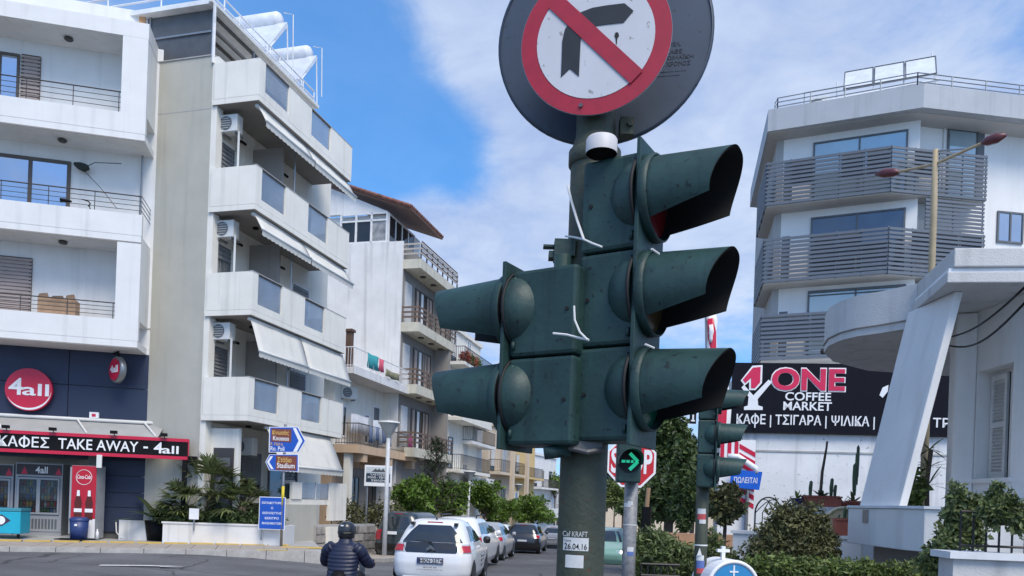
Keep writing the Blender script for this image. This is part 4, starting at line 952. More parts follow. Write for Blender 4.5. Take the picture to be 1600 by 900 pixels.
f5, b5 = far_house(697, 48.5, 76, 7, 9, 12.6, CREAM, 'cream block with white upper balcony flowers, seen just past the gabled block', (10.4, 6.9, 3.6))
for i, x in enumerate((.5, 1.3, 2.1, 3.0)):
    o = leaf_cloud('balcony_flower', LEAFG if i % 2 else mat('flower red', (.30, .07, .05), .7, island=.5), None, [((0, 0, .3), (.4, .28, .4))], 600, .13, 20 + i, .1)
    o.location = f5.world(x, -.95, 10.45); tag(o, ('green pot plant on the upper balcony, nearest its corner', 'red flowering pot on the upper balcony beside the green plant', 'trailing green pot plant in the middle of the upper balcony', 'red flowering pot at the far end of the upper balcony')[i] if True else '', 'pot plant', 'plants on the far cream balcony')
f6, b6 = far_house(716, 52, 76, 6, 9, 9.2, WHITE2, 'white house with grey slatted balcony and small awning', (5.7, 2.4)); awning(b6, 1.0, 4.2, 2.0, .8, .8, -1.0)
f7, b7 = far_house(765, 60, 72, 6.5, 9, 7.6, BEIGE, 'beige house with open framed loggia down the street', (4.0, .7))
BOX('loggia_frame', BEIGE, b7, 2.2, 2.6, -1.4, -1.1, -2, 7.2); BOX('loggia_frame', BEIGE, b7, 6.2, 6.6, -1.4, -1.1, -2, 7.2); BOX('loggia_frame', BEIGE, b7, 2.2, 6.6, -1.405, -1.1, 7.203, 7.8)
f8, b8 = far_house(806, 74, 72, 7, 9, 8.0, YELLOWW, 'ochre and white house behind the beige loggia', (4.2, .6))
f9, b9 = far_house(836, 88, 70, 9, 9, 7.2, WHITE2, 'small white house near the end of the street', (3.5, .2))
f10, b10 = far_house(862, 112, 60, 12, 9, 5.2, GREYW, 'farthest grey house closing the street view', (1.6, -1.8), bal=False)
f11, b11 = far_house(920, 128, 15, 26, 9, 5.5, BEIGE, 'pale long house across the far end of the street', (3.8, .6), bal=False)

# ------------------------------------------------------------------ street lamps on the footway
def street_lamp(u, vtop, Y, label):
    p = W(u, vtop, Y); g = gz(p.x, Y); h = p.z - g
    l = empty('street_lamp', (p.x, Y, g), 0, label, 'street lamp', 'street lamps along the footway')
    MB().tube([(0, 0, -.3), (0, 0, h - .62)], [.085, .07], 10).build('pole', mat('lamp pole paint', (.52, .54, .56), .5), l, smooth=True)
    MB().lathe([(.06, h - .66), (.10, h - .55), (.34, h - .14), (.36, h - .1)], 16).build('lamp_shade', mat('lamp bowl', (.33, .35, .35), .3, alpha=.9), l, smooth=True)
    MB().lathe([(.40, h - .1), (.38, h - .04), (.1, h), (0, h)], 16).build('lid', mat('lamp lid', (.55, .56, .55), .5), l, smooth=True)
    return l
street_lamp(608, 657, 27.5, 'street lamp with cone shade, the tallest, in front of the peach house')
street_lamp(734, 735, 46, 'street lamp on a pale pole among the orange trees')
street_lamp(810, 756, 68, 'small street lamp in front of the beige loggia house')

# ------------------------------------------------------------------ trees
def tree(u, v, Y, rx, rz, m, label, name='orange_tree', n=2600, size=.16, seed=1, group=None, trunk_r=.09, lumps=9, cat='tree', aspect=.5, flat=1.):
    """crown centre at pixel (u, v); rx and rz are the crown's half width and half height in pixels"""
    c = W(u, v, Y); k = Y / F_PX; g = gz(c.x, Y); rx *= k * 1.2; rz *= k * 1.16; random.seed(seed)
    t = empty(name, (c.x, Y, g), random.uniform(0, 6), label, cat, group); hc = c.z - g
    blobs = [((0, 0, hc), (rx * .6, rx * .6, rz * .62))]
    for i in range(lumps):
        d = rdir(-.85, .95); q = random.uniform(.48, .84); s_ = random.uniform(.22, .44)
        blobs.append(((d.x * rx * q, d.y * rx * q * flat, hc + d.z * rz * q), (rx * s_, rx * s_, rz * s_)))
    leaf_cloud('crown', m, t, blobs, n, size, seed + 100, .35, aspect)
    tb = MB(); fork = max(.3, hc - rz * .9)
    tb.tube([(0, 0, -.4), (.03, .02, fork * .5), (0, 0, fork)], [trunk_r * 1.3, trunk_r, trunk_r * .85], 8)
    for b in blobs[1:7]: tb.tube([(0, 0, fork - .08), (b[0][0] * .4, b[0][1] * .4, fork + (b[0][2] - fork) * .5), b[0]], [trunk_r * .6, trunk_r * .4, trunk_r * .12], 6)
    tb.build('trunk', BARK, t, smooth=True)
    return t
G1 = 'orange trees along the footway'
tree(646, 772, 33, 37, 34, LEAFC, 'orange tree with bright leaves behind the dark parked off-roader', n=3600, size=.2, seed=1, group=G1)
tree(708, 783, 36, 33, 30, LEAFC, 'orange tree behind the white hatchback roof, next to the pale lamp pole', n=3200, size=.2, seed=2, group=G1)
tree(757, 779, 48, 28, 27, LEAFC, 'darker orange tree just beyond the pale lamp pole', n=2800, size=.24, seed=3, group=G1)
tree(784, 797, 56, 22, 20, LEAFC, 'smallest orange tree, behind the black hatchback', n=2000, size=.24, seed=4, group=G1)
tree(836, 798, 62, 33, 23, LEAFC, 'wide orange tree beyond the black hatchback, touching the traffic light pole', n=2800, size=.28, seed=5, group=G1)
tree(868, 756, 95, 24, 22, LEAFC, 'distant tree beside the farthest grey house', n=1500, size=.4, seed=6, group=G1)
# feathery conifer in front of the gabled block
cfp = W(680, 760, 34.5); cf = empty('conifer', (cfp.x, 34.5, gz(cfp.x, 34.5)), 0, 'feathery dark conifer in front of the gabled block', 'tree')
hcf = W(684, 688, 34.5).z - gz(cfp.x, 34.5); random.seed(12)
mb = MB(); lm = MB()
for i in range(46):
    t_ = (i + .5) / 46; z = hcf * (.34 + .66 * t_); L_ = (1 - t_) ** .75 * 1.25 + .12; a = i * 2.4
    d = Vector((math.cos(a), math.sin(a), .25 + .5 * t_)).normalized(); e = Vector((0, 0, z)) + d * L_
    lm.tube([(0, 0, z), tuple(e)], .014, 4)
    for k in range(34):
        q = random.uniform(.15, 1); p = Vector((0, 0, z)) + d * L_ * q
        dd = (d * .5 + rdir() * .8).normalized(); blade(mb, p, dd, Vector((.1, .2, 1)).normalized(), random.uniform(.2, .36), .018, .25, 2)
mb.build('crown', LEAFP, cf); lm.tube([(0, 0, -.3), (0, 0, hcf * .97)], [.11, .02], 8); lm.build('trunk', BARK, cf)
tree(974, 772, 70, 34, 28, LEAFG, 'light green tree glimpsed to one side of the arrow light pole', 'street_tree', 2400, .34, 31, 'trees across the street')
tree(990, 790, 46, 24, 18, LEAFC, 'low green tree behind the arrow light pole', 'street_tree', 1800, .24, 32, 'trees across the street')
tree(962, 748, 95, 26, 30, LEAFP, 'dark distant trees behind the stop sign', 'street_tree', 1800, .5, 33, 'trees across the street')
tree(1048, 712, 24, 42, 66, LEAFD, 'tall dense dark tree between the stop sign and the signal post', 'dark_tree', 11000, .19, 34, None, .13, 20)
tree(1050, 768, 23, 40, 46, LEAFD, 'dark undergrowth tree below the tall dense tree', 'dark_tree', 6000, .18, 38, None, .08, 18)
tree(1134, 792, 15.5, 25, 30, LEAFB, 'small round tree in front of the white sign wall, below the blue sign', 'small_tree', 2600, .13, 35, None, .045, 16)
tree(1012, 700, 40, 26, 42, LEAFD, 'dark green tree beyond the tall dense tree, near the stop sign', 'dark_tree', 4200, .26, 40, None, .09, 12)
tree(1085, 742, 30, 34, 60, LEAFP, 'dull green tree filling the gap behind the signal post', 'dark_tree', 4600, .22, 41, None, .09, 12)
tree(1000, 800, 30, 30, 22, LEAFD, 'low dark shrub tree beyond the oleander bushes', 'dark_tree', 2600, .18, 42, None, .06, 10)
leaf_b = tree(1073, 790, 22, 20, 46, LEAFD, 'narrow dark tree behind the signal post', 'dark_tree', 3000, .15, 39, None, .07, 8)

# ------------------------------------------------------------------ cars
TYRE = mat('tyre rubber', (.014, .014, .015), .8, var=.2); RIM = mat('wheel alloy', (.40, .41, .42), .35, metal=.7)
CGLASS = mat('car glass', (.035, .045, .055), .03, metal=.35, var=.2, scale=2, spec=.9)
TRIM = mat('black trim', (.013, .013, .014), .45); TAIL = mat('tail lamp red', (.42, .015, .03), .2, var=.2, scale=20, coat=.6); CLEAR = mat('lamp clear', (.6, .62, .64), .1, metal=.3)
PLATE = mat('number plate', (.62, .64, .66), .5)
def lerp(tab, z):
    if z <= tab[0][0]: return tab[0][1]
    for (a, fa), (b, fb) in zip(tab[:-1], tab[1:]):
        if z <= b:
            t = (z - a) / (b - a); return fa + (fb - fa) * t
    return tab[-1][1]
def paint(name, col): return mat('paint ' + name, col, .28, var=.04, scale=1.5, coat=.8, spec=.6)
def car(label, u, v, Y, head, L_, wd, h, m, kind='hatch', name='parked_car', group='cars along the street', plate='', plain=False, rails=False, yrear=True):
    p = W(u, v, Y); g = gz(p.x, Y + 1.5)
    slope = -.03 * smooth01((p.x + 1.2 * max(0., Y - 24) + 9) / 6.)
    hd = R(90 - head)
    c = empty(name, (p.x, Y, g + .0), 0, label, 'car', group)
    c.rotation_euler = Matrix.Rotation(hd, 3, 'Z').to_quaternion().to_matrix().to_euler() if False else (0, 0, hd)
    w_ = wd / 2; b = h / 1.46; LB = {'hatch': .95, 'suv': 1.02, 'sedan': .95}[kind] * b if kind != 'suv' else 1.08
    top = h
    if kind == 'suv': xr = [(.3, .08), (.5, 0), (1.0, .02), (1.15, .06), (h - .15, .22), (h - .04, .34), (h, .6)]
    elif kind == 'sedan': xr = [(.2, .1), (.38, .02), (.7, 0), (.92 * b, .06), (.98 * b, .45), (1.3 * b, .95), (h - .04, 1.15), (h, 1.5)]
    else: xr = [(.18, .12), (.36, .03), (.56, 0), (.74 * b, .02), (.84 * b, .06), (.97 * b, .13), (1.20 * b, .27), (1.34 * b, .38), (h - .03, .50), (h, .85)]
    xf = [(.18, L_ - .14), (.36, L_ - .02), (.56, L_), (.70 * b, L_ - .10), (.80 * b, L_ - .42), (.93 * b, L_ - .98), (1.2 * b, L_ - 1.42), (1.36 * b, L_ - 1.75), (h - .03, L_ - 2.0), (h, L_ - 2.25)]
    hwt = [(.18, .90 * w_), (.34, .985 * w_), (.6, w_), (.8 * b, .985 * w_), (.95 * b, .92 * w_), (1.2 * b, .80 * w_), (1.34 * b, .70 * w_), (h - .05, .63 * w_), (h - .015, .52 * w_), (h, .38 * w_)]
    def ev(q, sg, z, off=0.):
        a, e, y_ = lerp(xr, z) - off, lerp(xf, z) + off, lerp(hwt, z) + off
        r = min(.30, y_ * .6); bow = .05
        if q <= 1: y = (y_ - r) * q; x = a + bow * (y / y_) ** 2
        elif q <= 2: t = (q - 1) * math.pi / 2; x = a + bow * ((y_ - r) / y_) ** 2 * (1 - (q - 1)) + r * (1 - math.cos(t)); y = y_ - r + r * math.sin(t)
        elif q <= 3: x = a + r + (e - a - 2 * r) * (q - 2); y = y_ + .012 * math.sin(math.pi * (q - 2)) - .0
        elif q <= 4: t = (q - 3) * math.pi / 2; x = e - r + r * math.sin(t); y = y_ - r + r * math.cos(t)
        else: y = (y_ - r) * (5 - q); x = e - .08 * (y / y_) ** 2 + .08 * ((y_ - r) / y_) ** 2 * 0
        return (x, sg * y, z)
    zs = sorted(set([.18 + (h - .18) * i / 26 for i in range(27)] + [h - .015]))
    qs = [i * .25 for i in range(21)]; ring = [(q, 1) for q in qs] + [(q, -1) for q in reversed(qs[1:-1])]
    mb = MB(); n = len(ring)
    for z in zs: mb.v += [ev(q, s_, z) for q, s_ in ring]
    for i in range(len(zs) - 1):
        for k in range(n): mb.f.append((i * n + k, i * n + (k + 1) % n, (i + 1) * n + (k + 1) % n, (i + 1) * n + k)); mb.mi.append(0)
    mb.f.append(tuple((len(zs) - 1) * n + k for k in range(n))); mb.mi.append(0); mb.f.append(tuple(range(n - 1, -1, -1))); mb.mi.append(0)
    body = mb.build('body', m, c, smooth=True); auto_smooth(body, 50)
    def patch(name, mt, q0, q1, z0, z1, sgs=(1, -1), off=.008, parent=None, nq=8, nz=5, shear=0., taper=None):
        mb = MB()
        for sg in sgs:
            o = len(mb.v)
            for j in range(nz + 1):
                tz = j / nz; z = z0 + (z1 - z0) * tz
                for i in range(nq + 1):
                    a, e = q0, q1
                    if taper: a, e = q0 + taper[0] * tz, q1 + taper[1] * tz
                    mb.v.append(ev(a + (e - a) * i / nq, sg, z, off))
            for j in range(nz):
                for i in range(nq): k = o + j * (nq + 1) + i; mb.f.append((k, k + 1, k + nq + 2, k + nq + 1)); mb.mi.append(0)
        return mb.build(name, mt, parent or c, smooth=True)
    bz_ = (.99 * b if kind != 'suv' else 1.12)
    if kind == 'hatch':
        patch('rear_window', CGLASS, 0, 1.42, bz_, 1.33 * b, taper=(0, -.30))
        if plate == 'W': patch('tailgate_glass', mat('black gloss', (.010, .010, .012), .08, coat=1), 0, 1.0, .775 * b, bz_ - .008, taper=(0, .38))
    elif kind == 'suv': patch('rear_window', CGLASS, 0, .95, bz_, h - .2)
    else: patch('rear_window', CGLASS, 0, 1.15, 1.0 * b, 1.31 * b)
    patch('windscreen', CGLASS, 3.75, 5, .97 * b, 1.35 * b)
    for sg in (1, -1):
        if kind == 'hatch' and plate == 'W':
            patch('side_window', CGLASS, 2.06, 2.30, bz_ + .02, 1.31 * b, (sg,), taper=(.07, -.0)); patch('side_window', CGLASS, 2.34, 3.0, bz_ - .01, 1.31 * b, (sg,), taper=(.0, -.12))
        else:
            patch('side_window', CGLASS, 2.03, 2.28, bz_ + .02, 1.30 * b, (sg,)); patch('side_window', CGLASS, 2.32, 2.62, bz_, 1.31 * b, (sg,)); patch('side_window', CGLASS, 2.66, 3.05, bz_, 1.31 * b, (sg,), taper=(0, -.08))
    for sg in (1, -1):
        if kind == 'hatch': patch('tail_lamp', TAIL, 1.12, 1.80, .80 * b, .93 * b, (sg,), .014, taper=(.12, .05)); patch('lamp_rim', CLEAR, 1.06, 1.9, .785 * b, .96 * b, (sg,), .007, taper=(.12, .05))
        elif kind == 'suv': patch('tail_lamp', TAIL, 1.0, 1.95, .72, 1.08, (sg,), .012)
        else: patch('tail_lamp', TAIL, .9, 1.9, .72 * b, .92 * b, (sg,), .012)
        patch('headlamp', CLEAR, 3.4, 4.2, .60, .70 * b, (sg,), .01)
        for x in (.62, L_ - .72):
            Mw = Matrix.Translation((x, sg * (w_ - .10), .29)) @ Matrix.Rotation(R(90), 4, 'X')
            tw = MB().lathe([(.18, -.1), (.27, -.105), (.295, -.06), (.295, .06), (.27, .105), (.18, .1)], 22, Mw).build('wheel', TYRE, c, smooth=True)
            MB().lathe([(0, sg * -.085), (.05, sg * -.10), (.17, sg * -.095), (.19, sg * -.102)], 16, Mw).build('rim', RIM, tw, smooth=True)
            ar = MB(); K = 16
            for k in range(K + 1):
                a = math.pi * k / K; ar.v += [(x + .36 * math.cos(a), sg * (w_ + .004), .27 + .36 * math.sin(a)), (x + .33 * math.cos(a) * 0, sg * (w_ + .004), .2)]
            ar.f = [(2 * k, 2 * k + 2, 2 * k + 3, 2 * k + 1) for k in range(K)]; ar.mi = [0] * K
            ar.build('wheel_arch', TRIM, c)
        if not plain:
            MB().lathe([(0, -.09), (.07, -.07), (.085, 0), (.07, .07), (0, .09)], 12, Matrix.Translation((L_ - 1.28, sg * (w_ + .07), .98 * b)) @ Matrix.Rotation(R(90), 4, 'X') @ Matrix.Scale(.8, 4, (1, 0, 0))).build('wing_mirror', TRIM if plate == 'W' or kind == 'suv' else m, c, smooth=True)
    if kind == 'suv':
        patch('bumper', TRIM, 0, 1.98, .34, .58, off=.02)
        BOX('number_plate', SIGNW, c, -.035, -.015, -.05, .35, .92, 1.03)
    else:
        patch('bumper_lip', TRIM, 0, 1.9, .19, .27, off=.012)
        if plate: 
            pz_ = .56 if plate == 'W' else .62
            nf = BOX('number_plate', mat('plate frame', (.03, .04, .12), .5), c, -.022, -.004, -.27, .27, pz_, pz_ + .125); BOX('plate_field', PLATE, nf, -.026, -.022, -.25, .21, pz_ + .02, pz_ + .105)
    MB().tube([(lerp(xr, 1.36 * b) + .02, -.16, 1.385 * b), (lerp(xr, 1.36 * b) + .02, .16, 1.385 * b)], .014).build('brake_lamp', TAIL, c)
    if rails:
        for sg in (1, -1): MB().tube([(.9, sg * w_ * .62, h - .02), (1.0, sg * w_ * .62, h + .05), (2.4, sg * w_ * .62, h + .05), (2.5, sg * w_ * .62, h - .03)], .022).build('roof_bar', TRIM, c)
    return c, ev, patch
WP = paint('white', (.78, .79, .80))
c1, ev1, pa1 = car('small white hatchback with black glass tailgate driving away behind the rider', 673, 850, 15.6, 5, 3.43, 1.63, 1.47, WP, plate='W', name='white_hatchback')
HM = Matrix(((0, 1, 0, -.032), (-1, 0, 0, 0), (0, 0, 1, 0), (0, 0, 0, 1)))
text('HKN·3574', BLACK, c1, -.21, .25, .585, .66, 0, M=HM, depth=.002)
text('2810 342 300', BLACK, c1, -.14, .14, .475, .505, 0, M=HM, depth=.002, offset=.005); text('www.rentacar-crete.gr', mat('lettering grey', (.15, .15, .17), .5), c1, -.27, .27, .425, .455, 0, M=HM, depth=.002, offset=.002)
MB().ext([(-.02, -.09, .85), (-.02, .0, .93), (-.02, .09, .85), (-.02, .06, .83), (-.02, 0, .88), (-.02, -.06, .83)], (.0, 0, .012)).build('badge', RIM, c1)
for y in (-.45, .45): MB().box(.30, .44, y - .035, y + .035, 1.33, 1.39).build('hinge_cover', TRIM, c1)
for i, z in enumerate((.62, .55, .45)): BOX('door_lettering', MATS['lettering grey'], c1, 1.95, 2.25 - .06 * i, -.832, -.826, z, z + .025)
for i, z in enumerate((.62, .52, .42)): BOX('door_lettering', BLACK, c1, 1.72, 1.78, -.834, -.828, z, z + .05)
BOX('door_handle', WP, c1, 1.35, 1.5, -.835, -.79, .86, .89); BOX('bumper_crease', mat('lip white', (.70, .71, .72), .4), c1, -.008, .02, -.55, .55, .275, .31)
MB().tube([(.62, .0, 1.46), (.55, 0, 1.47)], .02).tube([(.05, -.02, .985), (.1, .05, 1.0), (.18, .4, 1.02)], .01).build('wiper', TRIM, c1)
car('dark green off-roader parked under the orange tree, red tail lamp showing', 618, 840, 27.8, 14, 4.3, 1.78, 1.76, paint('dark green', (.024, .036, .042)), 'suv', plate='')
car('white estate car with roof bars, mostly hidden behind the white hatchback', 706, 850, 22.5, 7, 4.3, 1.74, 1.58, WP, 'hatch', plate='P', rails=True)
car('silver hatchback parked beyond the white hatchback', 750, 850, 29, 8, 3.9, 1.70, 1.47, paint('silver', (.33, .34, .36)), 'hatch', plate='P')
car('black hatchback with red tail lamps in the middle of the street', 815, 850, 37.5, 8, 4.1, 1.76, 1.50, paint('black', (.010, .010, .012)), 'hatch', plate='P')
car('small silver saloon beyond the black hatchback', 861, 845, 48, 9, 4.2, 1.7, 1.44, paint('silver', (.33, .34, .36)), 'sedan', plate='P')
car('distant white car glimpsed between the silver and black hatchbacks', 776, 830, 50, 9, 4.0, 1.7, 1.45, WP, 'hatch', plate='P')
car('pale green car facing the crossing, seen between the two signal poles', 957, 845, 33, 192, 4.0, 1.72, 1.5, paint('pale green', (.19, .36, .28)), 'hatch', plate='P')
car('dark blue car far down the street near the orange tree', 872, 835, 66, 10, 4.0, 1.7, 1.45, paint('blue', (.02, .04, .12)), 'hatch', plate='P')

# ------------------------------------------------------------------ rider on a scooter
RP = W(541, 850, 11.2); RX, RY = RP.x, 11.2
hd = R(0)
sc_ = empty('scooter', (RX + .0, RY + .12, gz(RX, RY)), R(-4), 'dark motor scooter under the rider in the navy jacket', 'scooter')
SCP = paint('scooter', (.02, .022, .026))
for y in (-.52, .72):
    tw = MB().lathe([(.10, -.05), (.2, -.06), (.235, -.03), (.235, .03), (.2, .06), (.10, .05)], 20, Matrix.Translation((0, y, .235)) @ SIDE).build('wheel', TYRE, sc_, smooth=True)
    MB().lathe([(0, -.03), (.12, -.04), (.12, .04), (0, .03)], 14, Matrix.Translation((0, y, .235)) @ SIDE).build('rim', RIM, tw, smooth=True)
MB().tube([(0, -.72, .50), (0, -.6, .56), (0, -.35, .60), (0, -.1, .55), (0, .0, .30), (0, .4, .28), (0, .52, .5), (0, .58, .85), (0, .56, .95)], [.06, .16, .19, .18, .15, .14, .17, .16, .09], 12).build('body', SCP, sc_, smooth=True)
MB().tube([(0, -.62, .66), (0, -.45, .72), (0, -.2, .76), (0, 0, .74)], [.08, .15, .16, .10], 12).build('seat', BLACK, sc_, smooth=True)
MB().tube([(-.36, .36, 1.0), (-.2, .47, 1.0), (0, .52, .98), (.2, .47, 1.0), (.36, .36, 1.0)], .017, 8).build('handlebar', BLACK, sc_)
BOX('number_plate', SIGNW, sc_, -.09, .09, -.77, -.76, .36, .48); MB().tube([(-.08, -.76, .52), (.08, -.76, .52)], .03).build('tail_lamp', TAIL, sc_)
pr = empty('person', (RX, RY, gz(RX, RY)), R(-4), 'scooter rider seen from behind in navy quilted jacket and black helmet', 'person')
def skin_fig(name, joints, bones, m, parent, root=0, sub=2):
    me = bpy.data.meshes.new(name); me.from_pydata([j[:3] for j in joints], bones, [])
    me.materials.append(m); o = bpy.data.objects.new(name, me); COL.objects.link(o); o.parent = parent
    sk = o.modifiers.new('skin', 'SKIN')
    for i, j in enumerate(joints):
        v = me.skin_vertices[0].data[i]; v.radius = (j[3], j[4] if len(j) > 4 else j[3]); v.use_root = (i == root)
    sd = o.modifiers.new('sub', 'SUBSURF'); sd.levels = sub; sd.render_levels = sub
    for p_ in me.polygons: p_.use_smooth = True
    sk.use_smooth_shade = True
    return o
SKIN = mat('skin', (.42, .24, .17), .55, var=.08)
J = [(0, -.22, .86, .16, .13), (0, -.20, 1.0, .155, .12), (0, -.15, 1.2, .14, .10), (0, -.10, 1.30, .075, .06), (0, -.07, 1.42, .058), (0, -.03, 1.50, .075, .085), (0, 0, 1.60, .085, .1),
     (-.17, -.12, 1.30, .05), (-.36, .0, 1.10, .052), (-.38, .26, 1.02, .040), (-.37, .34, 1.02, .034, .022), (.17, -.12, 1.30, .05), (.36, .0, 1.10, .052), (.38, .26, 1.02, .040), (.37, .34, 1.02, .034, .022),
     (-.11, -.18, .84, .10), (-.19, .22, .80, .075), (-.18, .20, .42, .05), (-.18, .32, .36, .045), (.11, -.18, .84, .10), (.19, .22, .80, .075), (.18, .20, .42, .05), (.18, .32, .36, .045)]
Bn = [(0, 1), (1, 2), (2, 3), (3, 4), (4, 5), (5, 6), (3, 7), (7, 8), (8, 9), (9, 10), (3, 11), (11, 12), (12, 13), (13, 14), (0, 15), (15, 16), (16, 17), (17, 18), (0, 19), (19, 20), (20, 21), (21, 22)]
for hnd, s_ in ((10, -1), (14, 1)):
    for k in range(4):
        x0 = J[hnd][0] + s_ * (-.028 + .019 * k); i0 = len(J)
        J += [(x0, .385, 1.035, .0095), (x0, .415, 1.025 - .004 * k, .009), (x0, .415, .985, .008)]; Bn += [(hnd, i0), (i0, i0 + 1), (i0 + 1, i0 + 2)]
    i0 = len(J); J += [(J[hnd][0] - s_ * .045, .35, 1.0, .011), (J[hnd][0] - s_ * .05, .385, .975, .009)]; Bn += [(hnd, i0), (i0, i0 + 1)]
skin_fig('body', J, Bn, SKIN, pr)
# quilted jacket: rings up the back, each seam pulled in
JK = mat('navy quilted nylon', (.010, .014, .040), .42, var=.12, scale=9, bump=.25, bscale=60)
def loft(rings, n=28):
    mb = MB()
    for (c, rx, ry, tilt) in rings:
        for k in range(n):
            a = 2 * math.pi * k / n; ca, sa = math.cos(a), math.sin(a); e = .82
            x = rx * math.copysign(abs(ca) ** e, ca); y = ry * math.copysign(abs(sa) ** e, sa)
            mb.v.append((c[0] + x, c[1] + y, c[2] + y * tilt))
    for i in range(len(rings) - 1):
        for k in range(n): mb.f.append((i * n + k, i * n + (k + 1) % n, (i + 1) * n + (k + 1) % n, (i + 1) * n + k)); mb.mi.append(0)
    return mb
prof = [(.58, .25, .20), (.70, .25, .21), (.80, .245, .21), (.95, .24, .185), (1.1, .255, .185), (1.22, .26, .18), (1.30, .235, .165), (1.36, .18, .14), (1.40, .115, .11), (1.46, .10, .10)]
rings = []; steps = 66
for i in range(steps + 1):
    z = .58 + .88 * i / steps; rx = lerp([(a, b) for a, b, c in prof], z); ry = lerp([(a, c) for a, b, c in prof], z)
    puff = .016 * abs(math.sin(math.pi * (z - .58) / .062)) ** .6 * (1 if z < 1.40 else .5)
    rings.append(((0, -.21 + .16 * (z - .7) / .7, z), rx + puff - .008, ry + puff - .008, .12))
jk = loft(rings).build('jacket', JK, pr, smooth=True)
for s_ in (-1, 1):
    pts = [Vector(p) for p in ((s_ * .17, -.12, 1.315), (s_ * .27, -.10, 1.25), (s_ * .325, -.02, 1.12), (s_ * .355, .06, 1.06), (s_ * .37, .17, 1.03), (s_ * .375, .27, 1.02))]
    P2, r2 = [], []
    for i in range(51):
        t = i / 50 * 5; k = min(4, int(t)); f_ = t - k; P2.append(pts[k].lerp(pts[k + 1], f_)); r2.append(lerp([(0, .105), (1, .10), (2, .088), (3, .085), (4, .07), (5, .05)], t) + .012 * abs(math.sin(math.pi * i / 5)) ** .6)
    MB().tube(P2, r2, 14).build('sleeve', JK, jk, smooth=True)
TRS = mat('dark trousers', (.015, .017, .022), .8)
tq = MB()
for s_ in (-1, 1): tq.tube([(s_ * .10, -.2, .82), (s_ * .15, .02, .83), (s_ * .19, .22, .80), (s_ * .185, .22, .6), (s_ * .18, .2, .42)], [.13, .115, .095, .08, .07], 12)
tq.build('trousers', TRS, pr, smooth=True)
for s_ in (-1, 1): MB().tube([(s_ * .18, .16, .36), (s_ * .18, .26, .36), (s_ * .18, .38, .345)], [.055, .055, .045], 10).build('shoe', BLACK, pr, smooth=True)
he = [(0, 1.75), (.06, 1.742), (.11, 1.715), (.138, 1.66), (.142, 1.60), (.14, 1.54), (.132, 1.485), (.118, 1.468), (.112, 1.48)]
HELM = mat('helmet black', (.016, .018, .022), .3, coat=.4)
hl = MB().lathe(he, 26, Matrix.Translation((0, 0, -.015)) @ Matrix.Scale(1.12, 4, (0, 1, 0))).build('helmet', HELM, pr, smooth=True); hl.location = (0, 0, 0)
MB().tube([(-.145, .0, 1.555), (-.10, -.13, 1.545), (0, -.166, 1.54), (.10, -.13, 1.545), (.145, 0, 1.555)], .012, 6).build('helmet_rim', TRIM, hl)
BOX('badge', SIGNW, hl, -.062, -.012, -.152, -.135, 1.655, 1.675)
MB().lathe([(.143, 1.52), (.147, 1.53), (.147, 1.64), (.14, 1.65)], 14, Matrix.Scale(1.14, 4, (0, 1, 0)), R(20), R(160)).build('visor', CGLASS, hl, smooth=True)
pr.scale = (.88, .88, .88); pr.location.z -= .20
sc_.scale = (.88, .86, .74)
# ------------------------------------------------------------------ slatted apartment house across the crossing
C = Face(1391, 29.3, -24, v=300); C2 = Face(1391, 29.3, 8, v=300); C3 = None
B5 = empty('slatted_apartment_house', (0, 0, 0), 0, 'white apartment house wrapped in grey horizontal slat balconies', 'building')
cornerL = C.world(-4.55, 0, 0); sd_ = Vector((.213, .977, 0)).normalized()
def wp(f, x, n): p = f.world(x, n, 0); return (p.x, p.y)
def off(p, d, t): return (p[0] + d[0] * t, p[1] + d[1] * t)
WN = .95
SILV = mat('slat grey', (.115, .135, .165), .5, metal=.0, var=.08, scale=2)
B5W = mat('bright white render', (.80, .79, .765), .75, var=.04, scale=1, streak=.05); B5G = mat('parapet grey', (.42, .44, .46), .7, var=.06, scale=1, streak=.12); SOFF = mat('soffit', (.52, .50, .47), .8, var=.05)
# body in plan
q1 = wp(C, -4.0, WN); q2 = wp(C, 1.0, WN + .0); q3 = wp(C2, 1.2, .75); q4 = wp(C2, 14, .75)
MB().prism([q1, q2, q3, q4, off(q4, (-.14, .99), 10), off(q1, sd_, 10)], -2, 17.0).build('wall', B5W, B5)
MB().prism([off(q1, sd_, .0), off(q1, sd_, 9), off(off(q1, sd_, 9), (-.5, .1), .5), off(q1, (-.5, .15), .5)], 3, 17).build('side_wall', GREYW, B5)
r1 = wp(C, -4.56, .0); r2 = wp(C, 1.02, 0); ra = C2.a
r3 = (r2[0] + 13 * math.cos(ra), r2[1] + 13 * math.sin(ra)); r0 = off(r1, sd_, 8)
MB().prism([r1, r2, r3, off(r3, (-.14, .99), 10), r0], 17.02, 17.9).build('roof_parapet', B5G, B5)
MB().prism([off(r1, (.3, .3), .3), off(r2, (0, .35), 1), off(r3, (0, .35), 1), off(r3, (-.14, .99), 9), off(r0, (.3, 0), 1)], 17.0, 17.018).build('roof_soffit', SOFF, B5)
